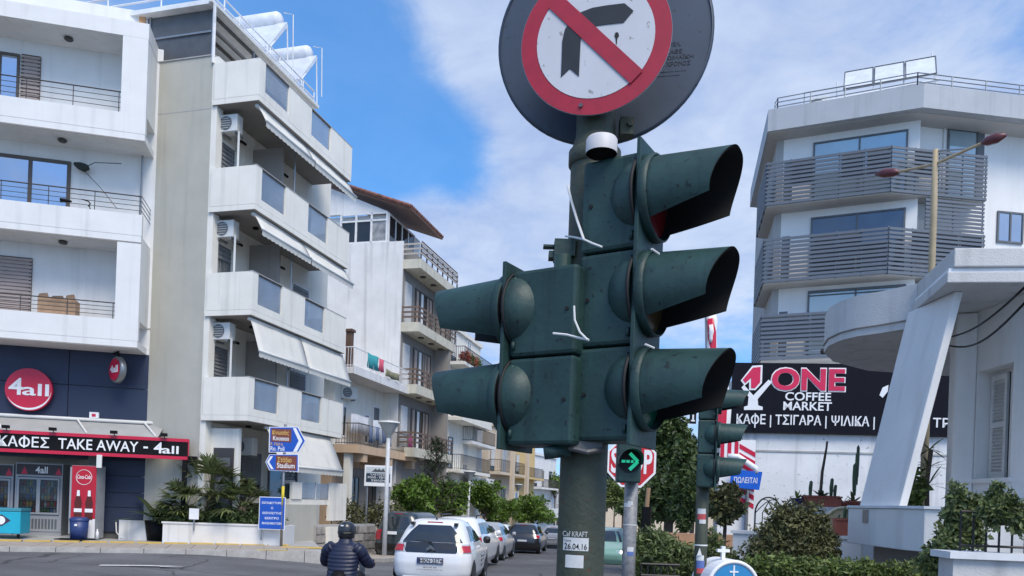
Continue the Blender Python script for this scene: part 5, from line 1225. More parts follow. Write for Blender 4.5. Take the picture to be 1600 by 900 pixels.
def slat_band(z0, z1, n=11):
    bal = empty('balcony', (0, 0, 0)); bal.parent = B5
    a, b, c, d = wp(C, -4.55, 0), wp(C, 0, 0), wp(C2, 4.05, 0), off(wp(C, -4.55, 0), sd_, 3.7)
    MB().prism([wp(C, -4.5, .05), wp(C, 0, .06), wp(C2, 4.0, .05), wp(C2, 4.0, 1.2), wp(C, 0.3, 1.2), off(wp(C, -4.0, 1.2), sd_, 3), off(wp(C, -4.5, .05), sd_, 3.6)], z0 - .02, z0 + .16).build('slab', SOFF, bal)
    h = (z1 - z0) / n
    for p, q in ((a, b), (b, c), (d, a)):
        P_, Q_ = Vector((*p, 0)), Vector((*q, 0)); dd = (Q_ - P_); L_ = dd.length; dd /= L_; nn = Vector((-dd.y, dd.x, 0)); rz = math.atan2(dd.y, dd.x)
        sm = MB().box(.012, L_ - .012, -.02, .02, 0, h * .60)
        src = None
        for i in range(n):
            loc = (p[0], p[1], z0 + i * h + .02 + random.uniform(-.004, .004))
            if src is None: src = sm.build('slat', SILV, bal); src.location = loc; src.rotation_euler = (0, 0, rz)
            else: o = share('slat', src, bal, loc, (random.uniform(-.03, .03), random.uniform(-.0015, .0015), rz))
        k = max(2, round(L_ / .95))
        for i in range(k + 1):
            x = .03 + (L_ - .06) * i / k; c_ = P_ + dd * x + nn * .05
            MB().tube([(c_.x, c_.y, z0), (c_.x, c_.y, z1)], .025, 5).build('slat_post', SILV, bal)
        # sheets behind the upper rows in some bays
        for i in range(k):
            if random.random() < .5:
                u_, v_ = P_ + dd * (L_ * i / k + .06) + nn * .08, P_ + dd * (L_ * (i + 1) / k - .06) + nn * .08
                MB().ext([(u_.x, u_.y, z0 + .75), (v_.x, v_.y, z0 + .75), (v_.x, v_.y, z1 - .05), (u_.x, u_.y, z1 - .05)], nn * .012).build('backing_panel', mat('panel grey', (.17, .19, .22), .4), bal)
    return bal
random.seed(21)
for z0, z1 in ((13.98, 15.78), (10.86, 12.70), (7.74, 9.62), (4.6, 6.4)): slat_band(z0, z1)
for z0, z1 in ((12.72, 13.94), (9.64, 10.84)):
    n = 8; h = (z1 - z0) / n; p = C2.world(1.5, .03, 0); sm = MB().box(0, 2.5, -.02, .02, 0, h * .62); src = None
    for i in range(n):
        if src is None: src = sm.build('slat', SILV, B5); src.location = (p.x, p.y, z0 + i * h); src.rotation_euler = (0, 0, C2.a)
        else: share('slat', src, B5, (p.x, p.y, z0 + i * h), (0, 0, C2.a))
    for x in (1.55, 2.7, 3.95): c_ = C2.world(x, .06, 0); MB().tube([(c_.x, c_.y, z0), (c_.x, c_.y, z1)], .025, 5).build('slat_post', SILV, B5)
CF = empty('front_openings', (C.o.x, C.o.y, 0), C.a); CF.parent = B5
def win5(parent, f, x0, x1, z0, z1, n, y, gm=GLASS):
    return sash(parent, x0, x1, z0, z1, y, FRAMEG, gm, n, fr=.07, proud=.06)
PALEG = mat('pale glazing', (.36, .47, .52), .06, metal=.35, var=.08, scale=.7, spec=.9)
w5 = []
for (x0, x1, z0, z1, n, gm) in ((C.X(1271, 230, WN), C.X(1419, 215, WN), 14.2, C.Z(1340, 214, WN), 2, PALEG), (C.X(1267, 350, WN), C.X(1415, 335, WN), 11.1, C.Z(1340, 333, WN), 2, GLASS), (C.X(1262, 470, WN), C.X(1415, 460, WN), 8.0, C.Z(1310, 452, WN), 2, PALEG)):
    o = win5(CF, C, x0, x1, z0, z1, n, WN - .01, gm)
bl = MB()
for z in (C.Z(1310, 452, WN) - .1, C.Z(1310, 452, WN) - .22): bl.box(C.X(1264, 470, WN), C.X(1415, 460, WN), WN - .1, WN - .07, z, z + .03)
bl.build('blind_bar', FRAMEG, CF)
for z0 in (14.2, 11.1, 8.0): BOX('side_opening', FRAMEG, CF, -3.95, -3.62, WN - .01, WN + .1, z0, z0 + 1.9)
CG = empty('flank_openings', (C2.o.x, C2.o.y, 0), C2.a); CG.parent = B5
win5(CG, C2, C2.X(1480, 215, .75), C2.X(1528, 225, .75), 14.2, C2.Z(1500, 203, .75), 1, .74, PALEG)
BOX('window_reveal', FRAMEG, CG, C2.X(1524, 225, .75), C2.X(1537, 225, .75), .70, .74, 14.2, C2.Z(1500, 206, .75))
win5(CG, C2, C2.X(1557, 350, .75), C2.X(1598, 350, .75), C2.Z(1570, 380, .75), C2.Z(1570, 331, .75), 2, .74, GLASSB)
MB().tube([(C2.X(1477, 180, .7), .7, 14), (C2.X(1477, 180, .7), .7, 17)], .04).build('downpipe', B5W, CG)
# roof railing
def rail_line(parent, pts, z0, z1, m, n=3, gap=1.4):
    P_ = [Vector((*p, 0)) for p in pts]
    for i in range(n): 
        z = z0 + (z1 - z0) * (i + 1) / n; MB().tube([(p.x, p.y, z) for p in P_], .022, 5).build('rail', m, parent)
    for a, b in zip(P_[:-1], P_[1:]):
        k = max(1, round((b - a).length / gap))
        for i in range(k + 1): c_ = a + (b - a) * i / k; MB().tube([(c_.x, c_.y, z0 - .05), (c_.x, c_.y, z1)], .025, 5).build('rail_post', m, parent)
rail_line(B5, [off(off(r1, sd_, .8), (1, 0), .35), off(r1, (.5, .4), 1), off(r2, (0, .5), 1), off(r3, (0, .5), 1)], 17.9, 18.6, METAL, 4)
# roof equipment
pv = empty('solar_panel_array', (*wp(C, -1.9, 1.2), 17.9), C.a, 'three tilted pale solar panels on a roof frame above the slatted house', 'solar panels')
for i in range(3):
    x = .1 + i * 1.12; MB().ext([(x, 0, .95), (x + 1.06, 0, .95), (x + 1.06, .85, 2.05), (x, .85, 2.05)], (0, .03, -.05)).build('panel', mat('panel sheet', (.66, .68, .70), .25), pv)
    MB().tube([(x, -.02, .93), (x + 1.06, -.02, .93), (x + 1.06, .84, 2.05), (x, .84, 2.05)], .028, 6, closed=True).build('panel_edge', FRAMEG, pv)
fr_ = MB()
for x in (.1, 1.2, 2.3, 3.4): fr_.tube([(x, .05, 0), (x, .05, 1.0)], .03).tube([(x, .9, 0), (x, .9, 2.0)], .03).tube([(x, .05, .55), (x, .9, .55)], .025)
fr_.tube([(-1.0, -.1, .5), (3.5, -.1, .62)], .05).tube([(-1, -.1, .5), (-1.4, -.1, 0)], .04).tube([(-.2, 1.2, 0), (-.2, 1.2, 1.9)], .03).tube([(3.3, 1.2, 1.9), (3.3, 1.2, 2.4)], .03)
fr_.build('frame', FRAMEW, pv)
ca = wp(C, -3.1, 1.3); air_con(Vector((*ca, 17.95)), C.a, 'air conditioner standing at the roof edge beside the solar panels', .75, .8, .3)
o = MB().tube([(-.2, 0, 0), (-.2, 0, 1.1), (1.3, 0, 1.1), (1.3, 0, 0)], .03).build('roof_frame', METAL, None); o.location = (*ca, 17.9); o.rotation_euler = (0, 0, C.a); tag(o, 'thin pipe frame standing over the roof air conditioner', 'frame')

# ------------------------------------------------------------------ market sign on its white wall
S1 = Face(1143, 27, -8, v=620)
mk_b = S1.root('market_building', 'single storey white walled market under a long black sign', 'building')
ex = S1.X(1486, 620); sx = 13; zb, zt_ = S1.Z(1143, 673), S1.Z(1143, 567)
BOX('wall', mat('weathered white wall', (.72, .73, .73), .85, var=.10, scale=.8, streak=.22, spots=.12, spotcol=(.45, .44, .42)), mk_b, S1.X(1160, 740), sx, .12, 8, -2, zt_ - .02)
BOX('wall_ledge', CONC, mk_b, S1.X(1160, 740), sx, .09, .118, S1.Z(1300, 708), S1.Z(1300, 708) + .06)
sgm = S1.root('market_sign', 'long black shop sign with red and white lettering above the white wall', 'sign')
BOX('board', mat('sign black', (.008, .009, .015), .6, spec=.1), sgm, 0, sx, -.06, .11, zb, zt_)
BOX('board_frame', BLACK, sgm, -.03, sx, -.07, .1, zb - .05, zb - .002)
REDL = mat('letter crimson', (.62, .01, .07), .4)
def st(body, m, u0, u1, v0, v1, y, off_=.012, d=.03):
    a, b = S1.L(u0, v1), S1.L(u1, v0); return text(body, m, sgm, a[0], b[0], a[1], b[1], y, offset=off_, depth=d)
st('ONE', SIGNW, 1203, 1322, 575, 612, -.066, .05, .02); st('ONE', REDL, 1205, 1320, 577, 610, -.09, .03)
st('COFFEE', SIGNW, 1226, 1298, 614, 626, -.075, .016); st('MARKET', SIGNW, 1223, 1299, 629, 641, -.075, .016)
st('ΚΑΦΕ | ΤΣΙΓΑΡΑ | ΨΙΛΙΚΑ |', SIGNW, 1150, 1366, 651, 667, -.075, .014); st('ΠΟΤΑ | ΤΡΟΦΙΜΑ', SIGNW, 1378, 1560, 655, 671, -.075, .012)
def sp_(pts, m, y, d=.02, name='emblem'):
    MB().ext([(S1.X(u, v), y, S1.Z(u, v)) for u, v in pts], (0, d, 0)).build(name, m, sgm)
sp_([(1157, 595), (1175, 572), (1191, 571), (1190, 599), (1180, 610), (1170, 610), (1170, 597), (1163, 603)], SIGNW, -.072, .01)
sp_([(1160, 594), (1176, 575), (1188, 574), (1187, 598), (1179, 607), (1173, 607), (1173, 591), (1164, 599)], REDL, -.085, .01)
sp_([(1158, 606), (1162, 602), (1178, 620), (1174, 627)], SIGNW, -.082, .015); sp_([(1172, 623), (1200, 594), (1206, 597), (1180, 628)], SIGNW, -.084, .015)
sp_([(1169, 621), (1183, 621), (1184, 634), (1191, 636), (1191, 641), (1162, 641), (1162, 636), (1168, 634)], SIGNW, -.08, .015)
sp_([(1373, 618), (1378, 606), (1387, 602), (1386, 612), (1378, 622)], SIGNW, -.08, .015)
# things at the sign's end: feather flag, striped board, tube arm, blue plate
FFc = Face(1108, 21, 0, v=600); p0 = W(1108, 600, 21)
ff_ = empty('feather_flag', (p0.x, 21, 0), 0, 'red and white feather flag rising behind the second traffic light', 'flag')
def fp(u, v): p = W(u, v, 21); return (p.x - p0.x, p.z)
MB().tube([(fp(1104, 600)[0], .02, 0), (*[fp(1104, 560)[0]], .02, fp(1104, 560)[1]), (fp(1103, 492)[0], .02, fp(1103, 492)[1])], .03).build('pole', METAL, ff_)
def wavy(pts, m, name, y):
    mb = MB(); vs = []
    for i, (ul, ur, v) in enumerate(pts):
        for t in (0, .33, .66, 1): x, z = fp(ul + (ur - ul) * t, v); vs.append((x, y + .05 * math.sin(t * 5 + i * 1.1), z))
    mb.add(vs, [(4 * i + j, 4 * i + j + 1, 4 * i + j + 5, 4 * i + j + 4) for i in range(len(pts) - 1) for j in range(3)])
    o = mb.build(name, m, ff_, smooth=True); o.modifiers.new('cloth', 'SOLIDIFY').thickness = .012
wavy([(1104, 1117, 486), (1104, 1121, 500), (1105, 1120, 520), (1106, 1121, 545), (1106, 1130, 575), (1107, 1138, 605), (1108, 1142, 640), (1108, 1140, 675), (1109, 1132, 705)], SIGNW, 'border', 0)
wavy([(1105, 1113, 498), (1106, 1118, 520), (1107, 1119, 545), (1108, 1125, 575), (1108, 1132, 605), (1109, 1135, 640), (1109, 1133, 675), (1110, 1128, 700)], RED, 'field', -.03)
wavy([(1107, 1112, 508), (1108, 1114, 520), (1108, 1113, 530), (1109, 1112, 536)], SIGNW, 'print', -.06)
SBd = Face(1150, 20, -4, v=740); p_ = SBd.L(1122, 780); e_ = SBd.L(1181, 688)
sb = SBd.root('striped_barrier_board', 'red and white striped board standing against the white sign wall', 'barrier board')
BOX('panel', SIGNW, sb, p_[0], e_[0], 0, .05, -.3, e_[1])
n = 7
for i in range(n):
    x = SBd.X(1150, 740) + (e_[0] - SBd.X(1150, 740)) * 0; z0 = p_[1] + (e_[1] - p_[1]) * i / n; hh = (e_[1] - p_[1]) / n * .55
    MB().ext([(SBd.X(1154, 740), -.012, z0), (e_[0], -.012, z0 - .22), (e_[0], -.012, z0 - .22 + hh), (SBd.X(1154, 740), -.012, z0 + hh)], (0, .008, 0)).build('stripe', RED, sb)
for u in (1125, 1136, 1147): BOX('stripe', RED, sb, SBd.X(u, 720), SBd.X(u + 6, 720), -.010, -.002, SBd.Z(u, 732), e_[1] - .05)
ta = SBd.root('tube_arm', 'white tube arm reaching down above the blue plate', 'arm'); a, b = SBd.L(1151, 714), SBd.L(1178, 734)
MB().tube([(a[0] - .25, -.12, a[1] + .0), (a[0], -.14, a[1]), (b[0], -.16, b[1] + .03), (b[0] + .02, -.16, b[1] - .1)], .075, 10).build('tube', SIGNW, ta, smooth=True)
bpn = SBd.root('blue_plate', 'tilted blue notice plate with white lettering on the striped board', 'notice'); P4 = [SBd.L(*q) for q in ((1137, 761), (1183, 766), (1188, 738), (1140, 734))]
MB().ext([(x, -.22, z) for x, z in P4], (0, .02, 0)).build('plate', mat('notice blue', (.01, .12, .60), .4), bpn)
text('ΠΩΛΕΙΤΑΙ', SIGNW, bpn, SBd.X(1144, 750), SBd.X(1180, 750), SBd.Z(1160, 755), SBd.Z(1160, 746), -.225, depth=.004)
BOX('stay', METAL, bpn, P4[1][0] - .3, P4[1][0] - .25, -.198, -.01, P4[1][1] - 1.2, P4[1][1] + .2)

# ------------------------------------------------------------------ near house with canopy
HW = mat('house render', (.75, .735, .705), .85, var=.05, scale=1.3, bump=.25, bscale=60, streak=.10); HG = mat('house fascia', (.57, .565, .55), .85, var=.07, scale=2, bump=.3, bscale=50, streak=.18)
HB = empty('canopy_house', (0, 0, 0), 0, 'white house with layered concrete canopy, slanting fin wall and louvred shutters', 'building')
H = Face(1480, 9, -8, v=440)
def hp(x, n): p = H.world(x, n, 0); return (p.x, p.y)
MB().prism([hp(0, 0), hp(6, 0), hp(6, 3.5), hp(.12, 1.5)], 4.40, 4.53).build('canopy_slab', HG, HB, bevel=.012)
MB().prism([hp(.02, .02), hp(6, .02), hp(6, 3.4), hp(.14, 1.4)], 4.533, 4.575).build('canopy_joint', mat('bright joint', (.78, .79, .80), .7), HB)
MB().prism([hp(.06, -.02), hp(6, -.02), hp(6, 3.6), hp(.16, 1.38)], 4.578, 4.80).build('roof_slab', HG, HB, bevel=.015)
cur = [hp(.16, 1.383), (5.06, 10.75), (4.84, 11.0), (4.73, 11.3), (4.72, 11.7), (4.85, 12.2), (5.3, 12.9), (6.2, 13.6), (9, 14), (12, 13), hp(6, 3.603)]
cm_ = MB().prism(list(cur), 4.20, 4.785).build('roof_fascia', HG, HB); auto_smooth(cm_, 32)
for a in (0,): MB().tube([(x, y, 4.31) for x, y in [(p[0] - .012, p[1] - .012) for p in cur[0:7]]], .012, 5).build('drip_groove', SHADEW, HB)
# body: wall with a window opening facing the street
XW = 6.1; y0, y1, wz0, wz1 = 9.46, 10.2, 2.18, 3.60
for (ya, yb, za, zb_) in ((7.6, y0, -.5, 4.398), (y1, 10.55, -.5, 4.398), (y0, y1, -.5, wz0), (y0, y1, wz1, 4.398)): BOX('wall', HW, HB, XW, XW + .28, ya, yb, za, zb_)
pier = MB().prism([(5.86, 10.30), (XW - .002, 10.20), (XW - .002, 10.5), (5.90, 10.52)], -.5, 4.398).build('corner_pier', HW, HB, bevel=.03)
BOX('rear_wall', HW, HB, XW + .283, 14, 10.56, 10.8, -.5, 4.398)
BOX('inner_wall', DARK, HB, XW + .28, XW + .32, 9.2, 10.45, 1.9, 3.9)
wf = BOX('window', HW, HB, XW - .03, XW + .05, y0 - .05, y1 + .05, wz0 - .06, wz0 - .003)
fr_ = MB().box(XW + .20, XW + .26, y0, y0 + .05, wz0, wz1).box(XW + .20, XW + .26, y1 - .05, y1, wz0, wz1).box(XW + .20, XW + .26, y0 + .05, y1 - .05, wz1 - .05, wz1); fr_.build('frame', SHUTW, wf)
def leaf(ya, yb, xo):
    lf = MB().box(xo, xo + .035, ya, ya + .05, wz0 + .01, wz1 - .06).box(xo, xo + .035, yb - .05, yb, wz0 + .01, wz1 - .06)
    for z in (wz0 + .01, (wz0 + wz1) / 2 - .04, wz1 - .13): lf.box(xo, xo + .035, ya + .05, yb - .05, z, z + .07)
    n_ = 26
    for i in range(n_):
        z = wz0 + .08 + (wz1 - wz0 - .22) * i / n_
        if abs(z - (wz0 + wz1) / 2) < .05: continue
        lf.add([(xo + .002, ya + .05, z), (xo + .002, yb - .05, z), (xo + .032, yb - .05, z + .034), (xo + .032, ya + .05, z + .034)], [(0, 1, 2, 3)])
    lf.box(xo + .034, xo + .042, ya + .03, yb - .03, wz0 + .03, wz1 - .08)
    lf.build('shutter', SHUTW, wf)
leaf(y0 + .04, 9.74, XW + .155); leaf(9.84, y1 - .03, XW + .17)
# slanting fin
fin = MB().add([(5.24, 10.38, 4.397), (5.27, 9.32, 4.397), (4.66, 9.32, 1.66), (4.66, 10.38, 1.66), (5.34, 10.38, 4.397), (5.37, 9.32, 4.397), (4.76, 9.32, 1.66), (4.76, 10.38, 1.66)], [(0, 1, 2, 3), (4, 7, 6, 5), (0, 4, 5, 1), (1, 5, 6, 2), (2, 6, 7, 3), (3, 7, 4, 0)]).build('fin_wall', mat('fin render', (.75, .74, .715), .8, var=.05, scale=1.5, bump=.25, bscale=50, streak=.1), HB, bevel=.012)
BOX('fin_foot', METAL, HB, 4.60, 4.70, 9.95, 10.1, 1.55, 1.72)
# porch: parapet slab, recessed base
pl_ = [(4.63, 10.6), (4.60, 9.6), (4.56, 8.95), (4.62, 8.62), (4.80, 8.52), (6.09, 8.40), (6.09, 10.6)]
MB().prism(pl_, 1.26, 1.74).build('porch_parapet', HW, HB, bevel=.01); MB().prism([(x - .02 if x < 5 else x, y - .02 if y < 10 else y) for x, y in pl_], 1.743, 1.775).build('porch_coping', mat('coping white', (.70, .71, .72), .7), HB)
MB().prism([(4.95, 10.5), (4.95, 8.85), (6.05, 8.8), (6.05, 10.5)], -.4, 1.257).build('porch_base', SHADEW, HB); MB().prism([(4.62, 8.70), (4.85, 8.55), (6.05, 8.45), (6.05, 8.78), (4.9, 8.84)], -.4, 1.255).build('porch_front_wall', HW, HB)  # shade of the hollow below the porch is painted into the base colour
# garden wall, ledge
GWf = Face(1145, 12.3, -33, v=840)
gw = GWf.root('garden_wall', 'white garden wall with coping behind the big bush', 'wall')
gx = GWf.X(1346, 840)
BOX('wall', HW, gw, 0, gx, 0, .22, -.3, GWf.Z(1160, 834)); BOX('coping', WHITE, gw, -.03, gx, -.03, .25, GWf.Z(1160, 834) + .002, GWf.Z(1160, 834) + .05)
GZ = GWf.Z(1160, 834) + .052
LDf = Face(1225, 14.2, -6, v=790); ld = LDf.root('ledge_wall', 'low white ledge carrying the flower pots in front of the sign wall', 'wall'); lz = LDf.Z(1260, 791); lx = LDf.X(1500, 790)
BOX('wall', WHITE2, ld, 0, lx, 0, .6, -.3, lz)
def pot(loc, label, m, r=.12, h=.16, grow=None, name='flower_pot', square=None):
    p = empty(name, loc, random.uniform(0, 1), label, 'pot plant')
    if square: 
        MB().box(-square, square, -.11, .11, 0, h - .03).box(-square - .015, square + .015, -.125, .125, h - .029, h).build('pot', m, p); p.rotation_euler = (0, 0, LDf.a); BOX('earth', SOIL, p, -square + .02, square - .02, -.09, .09, h + .001, h + .008)
    else:
        MB().lathe([(0, 0), (r * .75, 0), (r, h), (r * 1.08, h), (r * 1.08, h - .03), (r * .9, h - .035), (r * .86, h - .02), (0, h - .02)], 18).build('pot', m, p, smooth=True)
    if grow: grow(p, h)
    return p
def agave(n, L_, w_, m=None, spread=(.1, .95)):
    def g(p, h):
        mb = MB()
        for i in range(n): d = rdir(*spread); blade(mb, Vector((0, 0, h - .02)), d, Vector((.1, .1, 1)).normalized(), L_ * random.uniform(.6, 1.1), w_, random.uniform(0, .25), 4)
        mb.build('leaves', m or SUCC, p)
    return g
def cactus(cols):
    def g(p, h):
        mb = MB()
        for (x, y, z, hh, r) in cols: mb.tube([(x, y, h + z), (x, y, h + z + hh * .5), (x + .01, y, h + z + hh * .93), (x + .01, y, h + z + hh)], [r * .55, r * .7, r * .6, r * .15], 9)
        mb.build('stems', SUCC, p)
    return g
random.seed(44)
BLP = mat('cobalt pot', (.02, .025, .22), .3)
def on_ledge(u): return LDf.world(LDf.X(u, 785, .18), .18, lz)
pot(on_ledge(1245), 'small cobalt blue pot with a thin leafed plant on the ledge', BLP, .105, .15, agave(9, .28, .022, LEAFG))
pot(on_ledge(1283), 'long terracotta trough with succulents and a bare stick on the ledge', TERRA, square=.33, h=.2, grow=lambda p, h: (agave(26, .22, .03)(p, h), MB().tube([(-.02, 0, h), (.0, 0, h + .45), (.06, 0, h + .9), (.07, 0, h + 1.02)], [.03, .028, .02, .02], 7).build('stick', BARK, p), cactus([(-.2, 0, 0, .28, .05), (.18, .02, 0, .34, .05), (.24, 0, 0, .22, .045)])(p, h)))
pot(on_ledge(1318), 'dark spiky agave in a small clay pot on the ledge', TERRA, .09, .11, agave(8, .3, .02, LEAFB))
pot(on_ledge(1334), 'clay pot with a tall clustered column cactus beside the fin wall', TERRA, .14, .13, lambda p, h: (agave(9, .3, .03, LEAFB)(p, h), cactus([(.14, 0, .3, .62, .05), (.06, .02, .2, .5, .05), (.2, 0, .45, .6, .045), (.1, .02, .1, .3, .05)])(p, h)))
pot(Vector((5.06, 10.2, 1.78)), 'pink pot with dark green spiky plant on the porch coping', mat('pink pot', (.35, .02, .07), .4), .10, .14, agave(16, .34, .028, LEAFD, (.3, .95)))
bu = leaf_cloud('porch_shrub', LEAFG, None, [((0, 0, .2), (.24, .2, .26)), ((.12, .05, .35), (.18, .15, .25))], 900, .09, 61, .2); bu.location = (5.46, 10.7, 1.74); tag(bu, 'bright green leafy shrub on the porch between fin and pier', 'shrub')
yu = empty('yucca', (5.80, 10.75, 1.6), 0, 'tall spiky yucca leaning against the house pier', 'plant'); MB().tube([(0, 0, 0), (-.02, 0, .55), (.02, 0, 1.0)], .03).build('trunk', BARK, yu)
mb = MB(); random.seed(71)
for zc0 in (.5, .75, 1.0):
    for i in range(16): blade(mb, Vector((0, 0, zc0)), rdir(-.2, .9), Vector((.1, 0, 1)).normalized(), random.uniform(.22, .4), .016, .2, 3)
mb.build('leaves', LEAFD, yu)
# big terracotta planter and cream arch
def on_wall(u, n=.1): p = GWf.world(GWf.X(u, 835, n), n, GZ); return p
tpx = on_wall(1321); tp = pot(tpx, 'big square terracotta planter with small cacti at the porch corner', TERRA, square=.165, h=.25, grow=cactus([(-.03, 0, 0, .18, .022), (.03, 0, 0, .22, .022), (.0, .03, 0, .14, .02), (.11, 0, 0, .1, .015), (-.1, 0, 0, .06, .02)])); tp.rotation_euler = (0, 0, R(-12))
ap = on_wall(1316, .45); ar = empty('cream_arch', (ap.x, ap.y, GZ - .1), R(-10), 'cream arched garden ornament behind the terracotta planter', 'ornament')
CRM = mat('cream stone', (.55, .45, .27), .8, var=.1, scale=8)
K = 16; o_ = [(.30 * math.cos(math.pi * i / K) , .22 + .30 * math.sin(math.pi * i / K)) for i in range(K + 1)]
MB().ext([(x, 0, z) for x, z in [(.30, 0)] + o_ + [(-.30, 0)]], (0, .06, 0)).build('panel', CRM, ar)
MB().tube([(x, -.03, z) for x, z in [(.28, 0)] + [(a * .94, b) for a, b in o_] + [(-.28, 0)]], .022, 6).build('rim', mat('cream rim', (.66, .58, .40), .8), ar)
# iron trellis of pointed arches
tf = Face(1178, 11.9, -6, v=830)
tls = tf.root('iron_trellis', 'black iron trellis of pointed arches beside the big bush', 'trellis')
IRON = mat('wrought iron', (.02, .02, .022), .5, metal=.3)
tz0_ = GZ; tz1_ = tf.Z(1195, 777)
wd_ = tf.X(1220, 800) - tf.X(1179, 800)
for i in range(2):
    a = tf.X(1180, 800) + i * (wd_ + .03); m_ = a + wd_ / 2; zs = tz1_ - .22
    def arc(xa, xm, za, zb, n=8): return [(xa + (xm - xa) * (t / n) ** 1.6, 0, za + (zb - za) * math.sin(math.pi / 2 * t / n)) for t in range(n + 1)]
    MB().tube([(a, 0, tz0_)] + arc(a, m_, zs, tz1_), .013).tube([(a + wd_, 0, tz0_)] + arc(a + wd_, m_, zs, tz1_), .013).build('arch', IRON, tls)
    mb = MB()
    for q in (.28, .72): mb.tube([(a + wd_ * q, 0, tz0_), (a + wd_ * q, 0, zs - .02)] + [(a + wd_ * (q + (.5 - q) * t), 0, zs - .02 + .17 * t) for t in (.5, 1)], .008)
    for q, s_ in ((0, 1), (1, -1)): mb.tube([(a + wd_ * (q + s_ * t), 0, zs - .03 + .22 * math.sin(t * 2.2)) for t in (0, .2, .4, .6, .8)], .008)
    mb.tube([(a, 0, tz0_ + .12), (a + wd_, 0, tz0_ + .12)], .008); mb.build('tracery', IRON, tls)
# low balustrade wall with iron railing
bb = Face(1480, 6.4, -4, v=870); bz0 = bb.Z(1500, 873); bz1 = bb.Z(1500, 862)
bw = bb.root('balustrade_wall', 'grey low wall with pale coping and iron railing at the house entrance', 'wall')
BOX('wall', HG, bw, .05, 3, 0, .25, -.3, bz0); BOX('coping', mat('coping white', (.70, .71, .72), .7), bw, .0, 3, -.05, .3, bz0 + .002, bz1)
rx = bb.X(1512, 840); rz1 = bb.Z(1540, 800)
mb = MB().tube([(rx, .12, rz1), (3, .12, rz1)], .012).tube([(rx, .12, bz1 + .05), (3, .12, bz1 + .05)], .012); mb.build('top_rail', IRON, bw)
x = rx
while x < 1.6: MB().tube([(x, .12, bz1), (x, .12, rz1)], .009, 6).build('baluster', IRON, bw); x += .105
# ivy, bushes, hedges
random.seed(90)
def cloud_thing(name, m, blobs_px, Y, n, size, label, cat, seed, shell=.3, aspect=.5, depth=.8, stems=True):
    """clumps given as (u, v, half width, half height) in pixels at distance Y"""
    k = Y / F_PX; c0 = W(blobs_px[0][0], blobs_px[0][1], Y); bl = []
    random.seed(seed)
    for (u, v, a, b) in blobs_px:
        c = W(u, v, Y); bl.append(((c.x - c0.x, random.uniform(-.3, .3) * a * k * depth, c.z), (a * k, a * k * depth, b * k)))
    g = gz(c0.x, Y); t = empty(name, (c0.x, Y, g), 0, label, cat)
    bl = [((x, y, z - g), r) for (x, y, z), r in bl]
    leaf_cloud('foliage', m, t, bl, n, size, seed, shell, aspect)
    sm = MB()
    for (x, y, z), r in bl: sm.tube([(x * .5, y * .3, -.2), (x * .85, y, z * .5), (x, y, z)], [.03, .02, .008], 5)
    if stems: sm.build('stems', BARK, t)
    return t
cloud_thing('big_bush', LEAFB, [(1240, 840, 55, 45), (1200, 855, 30, 40), (1280, 850, 28, 45), (1225, 805, 28, 22), (1268, 810, 24, 26), (1190, 870, 28, 35), (1250, 870, 50, 40), (1295, 868, 18, 34)], 10.2, 15000, .055, 'big dark brownish green bush in front of the white garden wall', 'bush', 50, .25)
cloud_thing('green_shrub', LEAFG, [(1215, 892, 40, 26), (1262, 896, 40, 28), (1308, 894, 32, 22), (1178, 893, 26, 26), (1150, 905, 25, 20)], 8.6, 6500, .055, 'lighter green shrub growing below the big dark bush', 'bush', 51, .2)
cloud_thing('low_hedge', LEAFG, [(1350, 893, 34, 16), (1395, 895, 34, 16), (1440, 893, 30, 20), (1470, 890, 22, 22)], 8.0, 5200, .05, 'low leafy hedge along the foot of the porch', 'hedge', 52, .2)
cloud_thing('ivy', LEAFO, [(1505, 800, 28, 32), (1490, 838, 24, 36), (1470, 862, 26, 22), (1535, 790, 20, 18), (1520, 835, 26, 30), (1495, 775, 14, 22), (1455, 880, 22, 16)], 6.9, 5200, .052, 'ivy climbing over the corner of the balustrade wall', 'ivy', 53, .2, stems=False)
cloud_thing('ivy', LEAFO, [(1560, 800, 26, 24), (1590, 812, 16, 24), (1575, 785, 14, 16), (1556, 768, 9, 12)], 6.35, 2400, .048, 'ivy clump hanging over the iron railing below the shutters', 'ivy', 54, .2, stems=False)
cloud_thing('oleander', LEAFO, [(1035, 868, 34, 34), (1005, 880, 26, 36), (1065, 878, 26, 28), (1020, 845, 22, 18), (1080, 892, 22, 22), (1000, 850, 12, 20)], 9.3, 7500, .075, 'light green oleander bush between the arrow light and the signal post', 'bush', 55, .25, .32)
cloud_thing('oleander', LEAFO, [(1118, 868, 22, 26), (1135, 885, 26, 24), (1112, 845, 12, 18)], 10.5, 2600, .07, 'small pale bush right beside the signal post behind the shrine', 'bush', 56, .25, .35)
